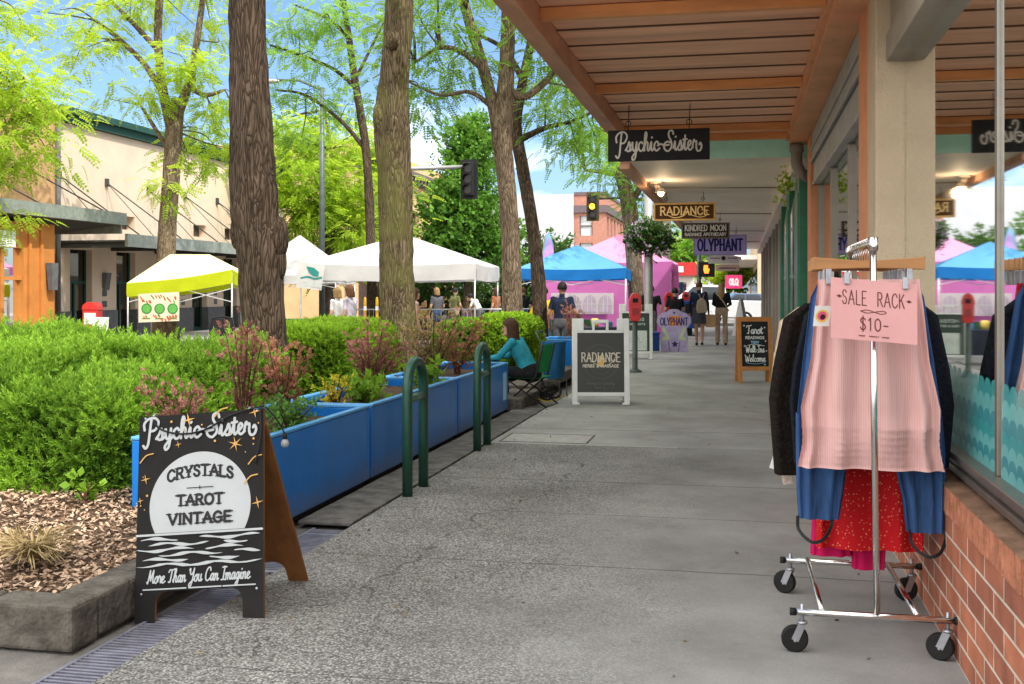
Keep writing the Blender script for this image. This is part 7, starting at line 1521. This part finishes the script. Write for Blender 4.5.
    if hstyle == 'bun': hm.ell(hd-hf*.10+V3((0,0,.06)), (.045,.045,.045))
    ho = hm.build('hair', hair, t); sd_ = ho.modifiers.new('thick', 'SOLIDIFY'); sd_.thickness = .012; sd_.offset = 0
    if skirt:
        mt, zt, zb, w0, w1 = skirt; mb = loft([(zt,w0,w0*.72,0,0,.03),((zt+zb)/2,(w0+w1)/2,(w0+w1)*.36,0,0,.08),(zb,w1,w1*.75,0,0,.12)], 48, seed=3, rk_=6); mb.build('skirt', mt, t)
    t.scale = (s,s,s); return t
# two women walking away under the canopy (face +y)
w1 = gx(699, 29.6); person('woman seen from behind in a navy jacket and short skirt with a pale rucksack', w1, -.05, dict(anL=(-.07,.10,.085), knL=(-.08,.08,.50), anR=(.09,-.10,.10), knR=(.09,.03,.50), elL=(-.24,-.06,1.13), wrL=(-.25,.02,.90)), (C_navy, C_skirt, C_shoe), 'long', 'short', H_chest, 'bun', 1.0, skirt=(C_skirt, .98, .60, .165, .20))
t = thing('rucksack', 'pale canvas rucksack on the back of the woman in navy', 'rucksack', w1+Vector((.08,-.19,1.08))); m = MB()
m.prism([(-.13,-.2),(.13,-.2),(.15,-.05),(.12,.12),(.04,.2),(-.04,.2),(-.12,.12),(-.15,-.05)], 'y', -.07, .06); m.build('bag', mat('canvas_taupe', (.30,.24,.18), .9, var=.2, scale=20), t, bevel=.03); m = MB(); m.tube([(-.02,.05,.18),(-.08,.12,.3),(-.1,.2,.38)], .012, 6); m.tube([(.02,.05,.18),(.06,.12,.3),(.07,.2,.38)], .012, 6); m.build('strap', mat('canvas_taupe', (.3,.24,.18)), t)
t = thing('paper_bag', 'brown paper bag carried between the two walking women', 'paper bag', w1+Vector((.30,.02,.50))); m = MB(); m.prism([(-.13,0),(.13,0),(.14,.34),(-.14,.34)], 'y', -.07, .07); m.build('bag_body', mat('kraft_paper', (.42,.27,.15), .85, var=.1), t); m = MB(); m.tube([(-.05,0,.34),(-.04,0,.42),(.04,0,.42),(.05,0,.34)], .006, 6); m.build('handle', mat('kraft_paper', (.42,.27,.15)), t)
w2_ = gx(721.5, 29.8); person('woman seen from behind in a black jacket and wide khaki trousers', w2_, .03, dict(elL=(-.22,.03,1.13), wrL=(-.12,.16,1.05), elR=(.24,.02,1.13), wrR=(.14,.17,1.05), anL=(-.11,.05,.085), anR=(.11,-.07,.085)), (C_black, C_khaki, C_shoe), 'long', 'wide', H_blond, 'long', .99)
t = thing('shoulder_strap', 'tan bag strap crossing the back of the woman in black', 'bag strap', w2_+Vector((0,-.13,1.15))); m = MB(); pts = cr([(-.15,.06,.27),(-.08,-.01,.20),(.06,-.02,.02),(.16,.04,-.16),(.20,.12,-.22)],5)
for a, b in zip(pts[:-1], pts[1:]): m.bar(a, b, .03, .006, up=(0,1,0))
m.build('strap', mat('strap_tan', (.45,.33,.2)), t)
# people by the blue tent
person('man seen from behind in a navy T-shirt at the blue tent', gx(562, 21.6, -.12), -.1, dict(elR=(.27,-.04,1.14), wrR=(.36,.10,.98), elL=(-.25,-.05,1.12), wrL=(-.26,.05,.9)), (C_navy, C_grey, C_shoe), 'short', 'long', H_black, 'short', 1.03, skin=SKD)
person('person in a mustard yellow top partly behind the bent trunk', gx(544, 23.6, -.15), .5, dict(elL=(-.28,.05,1.13), wrL=(-.22,.22,1.05)), (C_must, C_jean, C_shoe), 'long', 'long', H_black, 'short', 1.0)
person('woman with brown hair and a pale lavender top standing under the white tent', gx(350, 23.5, -.15), 1.35, dict(elR=(.24,.02,1.14), wrR=(.2,.22,1.1)), (C_lav, C_jean, C_shoe), 'short', 'long', H_chest, 'bob', 1.02)
person('fair-haired person in white half hidden behind the woman in lavender', gx(337.5, 25.5, -.15), 1.2, None, (C_white, C_grey, C_shoe), 'short', 'long', H_blond, 'bob', .99)
person('person in pale pink half hidden by the mossy trunk', gx(414, 22, -.15), -1.0, dict(elL=(-.27,.08,1.18), wrL=(-.12,.20,1.35)), (cl('palepink', (.55,.36,.33)), C_khaki, C_shoe), 'none', 'long', H_brown, 'bob', .98)
person('person in white bending over a barrier under the wide white tent', gx(480, 36, -.15), 1.5, dict(chest=(0,.14,1.20), neck=(0,.26,1.32), head=(0,.36,1.40), sh=(.175,.18,1.30), el=(.22,.28,1.06), wr=(.2,.42,.95)), (C_white, C_grey, C_shoe), 'short', 'long', H_black, 'short', 1.0)
person('broad person in a black T-shirt standing behind the lamp post', gx(651, 30, -.1), .1, dict(sh=(.20,0,1.40), el=(.28,-.02,1.12)), (C_black, C_grey, C_shoe), 'short', 'long', H_brown, 'short', 1.0)
for px_, d_, rz_, l_, cs_, hr_, hs_ in ((386,33,2.2,'person in a red top standing left of the mossy trunk under the tent',(cl('red',(.38,.04,.04)),C_jean,C_shoe),H_brown,'short'),
    (437,35,.8,'person in a grey top and jeans beyond the crowd barriers',(C_grey,C_jean,C_shoe),H_blond,'bob'), (455,38,-.6,'person in an olive top farther back beyond the crowd barriers',(cl('olive',(.14,.15,.06)),C_khaki,C_shoe),H_black,'short'),
    (496,37,1.2,'person in a rust top beside the tent leg near the pale trunk',(cl('rust',(.32,.12,.05)),C_grey,C_shoe),H_brown,'bob'), (523,34,-.3,'person in black standing between the forked and the bent trunk',(C_black,C_jean,C_shoe),H_chest,'short')):
    person(l_, gx(px_, d_, -.15), rz_, dict(elR=(.26,.02,1.12), wrR=(.2,.18,.98)), cs_, 'short', 'long', hr_, hs_, 1.0, vox=.016)
SEAT = dict(pel=(0,-.02,.50), chest=(0,-.04,.82), neck=(0,-.02,1.0), head=(0,.02,1.15), sh=(.18,-.02,.95), el=(.25,.04,.70), wr=(.18,.26,.62), hip=(.10,.0,.48), kn=(.12,.42,.50), an=(.12,.42,.09))
person('person in a black shirt seated behind the lilac cut-out sign', gx(675, 29.2, .28), .3, SEAT, (C_black, C_grey, C_shoe), 'short', 'long', H_black, 'short', 1.0)
m = MB(); t = thing('stool', 'plain high stool under the seated person in black', 'stool', gx(675, 29.2, 0)); m.lathe([(0,.62),(.17,.62),(.17,.66),(0,.66)], n=16); m.build('seat', M_oak, t)
for a in range(4): m = MB(); m.tube([(.15*math.cos(a*PI/2+.8),.15*math.sin(a*PI/2+.8),0),(.1*math.cos(a*PI/2+.8),.1*math.sin(a*PI/2+.8),.62)], .018, 8); m.build('leg', M_oak, t)
# seated woman in teal beside the third planter, leaning forward to the left
sp = gx(530, 14.4, 0); th_ = 1.45
SW = dict(pel=(0,-.02,.42), chest=(0,.14,.70), neck=(0,.24,.86), head=(0,.28,1.0), sh=(.18,.19,.82), elR=(.24,.38,.62), wrR=(.16,.60,.60), elL=(-.24,.36,.62), wrL=(-.14,.58,.60), hip=(.10,.02,.40), kn=(.13,.42,.44), an=(.12,.36,.09), look=(-.25,1,0))
person('seated woman in a teal top with long brown hair leaning forward by the third planter', sp, th_, SW, (C_teal, C_black, C_shoe), 'long', 'long', H_brown, 'long', 1.0, vox=.010)
t = thing('folding_chair', 'low folding chair with a green cloth back under the seated woman', 'chair', sp, th_); M_gcl = mat('green_canvas', (.02,.22,.07), .9, var=.2, scale=10, bump=.3); m = MB()
for sx in (-.27,.27): m.tube([(sx,-.30,0),(sx,.25,.36)], .011, 8); m.tube([(sx,.28,0),(sx,-.16,.38),(sx,-.26,.80)], .011, 8)
m.tube([(-.27,-.30,0),(.27,-.30,0)], .011, 8); m.tube([(-.27,.28,0),(.27,.28,0)], .011, 8); m.build('chair_frame', M_black, t)
m = MB(); vs = []
for jn in range(7):
    for i in range(7): u, v = i/6, jn/6; vs.append((-.22+.44*u, -.18-.08*v-.05*math.sin(PI*u), .44+.36*v))
m.add(vs, [(jn*7+i,jn*7+i+1,jn*7+i+8,jn*7+i+7) for jn in range(6) for i in range(6)], 0, True); m.build('backrest', M_gcl, t)
m = MB(); vs = []
for jn in range(7):
    for i in range(7): u, v = i/6, jn/6; vs.append((-.265+.53*u, -.22+.47*v, .37-.04*math.sin(PI*u)*math.sin(PI*v)))
m.add(vs, [(jn*7+i,jn*7+i+1,jn*7+i+8,jn*7+i+7) for jn in range(6) for i in range(6)], 0, True); m.build('seat', M_gcl, t)
m = MB(); m.tube([(.27,-.12,.2),(.34,.0,.45),(.34,.2,.5)], .01, 6); m.build('armrest', M_black, t)
# folding shopping cart
cp = gx(554, 15.0); t = thing('shopping_cart', 'blue fabric folding cart on two black spoked wheels', 'shopping cart', cp, TH+1.15); M_bcl = mat('blue_bag', (.02,.11,.24), .85, var=.25, scale=6, bump=.4, bscale=14)
m = MB(); vs = []
for jn, (z, w, d_) in enumerate(((.30,.135,.11),(.42,.15,.125),(.62,.155,.13),(.76,.16,.135),(.80,.165,.14))):
    for i in range(24): a = 2*PI*i/24; e = .45; vs.append((w*math.copysign(abs(math.cos(a))**e, math.cos(a))*(1+.015*math.sin(5*a+jn)), d_*math.copysign(abs(math.sin(a))**e, math.sin(a)), z))
m.add(vs, [(jn*24+i,jn*24+(i+1)%24,(jn+1)*24+(i+1)%24,(jn+1)*24+i) for jn in range(4) for i in range(24)], 0, True); m.add([tuple(v) for v in vs[-24:]], [tuple(range(24))], 0); m.build('bag', M_bcl, t)
m = MB()
for sx in (-.13,.13): m.tube([(sx,.13,.06),(sx,.15,.80),(sx*.9,.22,.93)], .008, 8); m.tube([(sx,.12,.28),(sx,-.13,.27),(sx,-.14,.04)], .008, 8)
m.tube([(-.117,.22,.93),(.117,.22,.93)], .012, 8); m.tube([(-.17,.05,.10),(.17,.05,.10)], .008, 8); m.build('cart_frame', M_poleg, t)
for sx in (-.15,.15):
    m = MB(); m.tube([(sx-.012,.05,.10),(sx+.012,.05,.10)], [.10,.10], 24, cap=False); m.tube([(sx-.014,.05,.10),(sx+.014,.05,.10)], [.075,.075], 24, cap=False)
    vs = []; 
    for q, rr_ in ((-.013,.10),(-.013,.075),(.013,.10),(.013,.075)): vs += [(sx+q, .05+rr_*math.cos(2*PI*i/24), .10+rr_*math.sin(2*PI*i/24)) for i in range(24)]
    m.add(vs, [(i,(i+1)%24,24+(i+1)%24,24+i) for i in range(24)]+[(48+i,48+(i+1)%24,72+(i+1)%24,72+i) for i in range(24)]); w = m.build('wheel', M_rubber, t); m = MB()
    for i in range(8): a = 2*PI*i/8; m.tube([(sx,.05,.10),(sx,.05+.078*math.cos(a),.10+.078*math.sin(a))], .004, 5)
    m.tube([(sx-.02,.05,.1),(sx+.02,.05,.1)], .016, 8); m.build('spokes', M_black, w)
m = MB(); pts = cr([tuple(gx(x_, d_, .012)) for x_, d_ in ((536,15.3),(540,14.9),(548,14.7),(556,14.9),(561,15.3),(568,15.5))],6); base = Vector(pts[0]); m.tube([Vector(p)-base for p in pts], .008, 6); t = m.build('cable', mat('yellow_cord', (.6,.45,.06), .6)); t.location = base; props(t, 'thin yellow cord lying on the pavement by the blue cart', 'cord')
# glass bulbs inside the display window
r5 = random.Random(4)
for k, (x, y, z) in enumerate(((1.10,6.15,2.80),(1.16,6.3,2.73),(1.07,6.0,2.67),(1.14,5.2,2.72),(1.08,4.92,2.25),(1.10,4.98,2.15),(1.06,4.88,2.06))):
    t = thing('glass_bulb', ['clear globe bulb at the top of the display window','smaller clear globe beside the top window bulb','clear globe hanging lowest of the top window group','clear globe high behind the right window pane','upper globe of the cluster behind the right pane','middle globe of the cluster behind the right pane','lowest globe of the cluster behind the right pane'][k], 'bulb', (x,y,z), group='globe bulbs in the display window')
    m = MB(); m.ell((0,0,0),(.05,.05,.055)); m.build('globe', mat('globe_glass', (.75,.62,.42), .08, var=.02, coat=1, emit=(1,.74,.42), estr=3.0), t); m = MB(); m.tube([(0,0,.05),(0,0,.10)], .018, 8); m.tube([(0,0,.1),(0,0,3.44-z)], .004, 5); m.build('socket', M_brown, t)
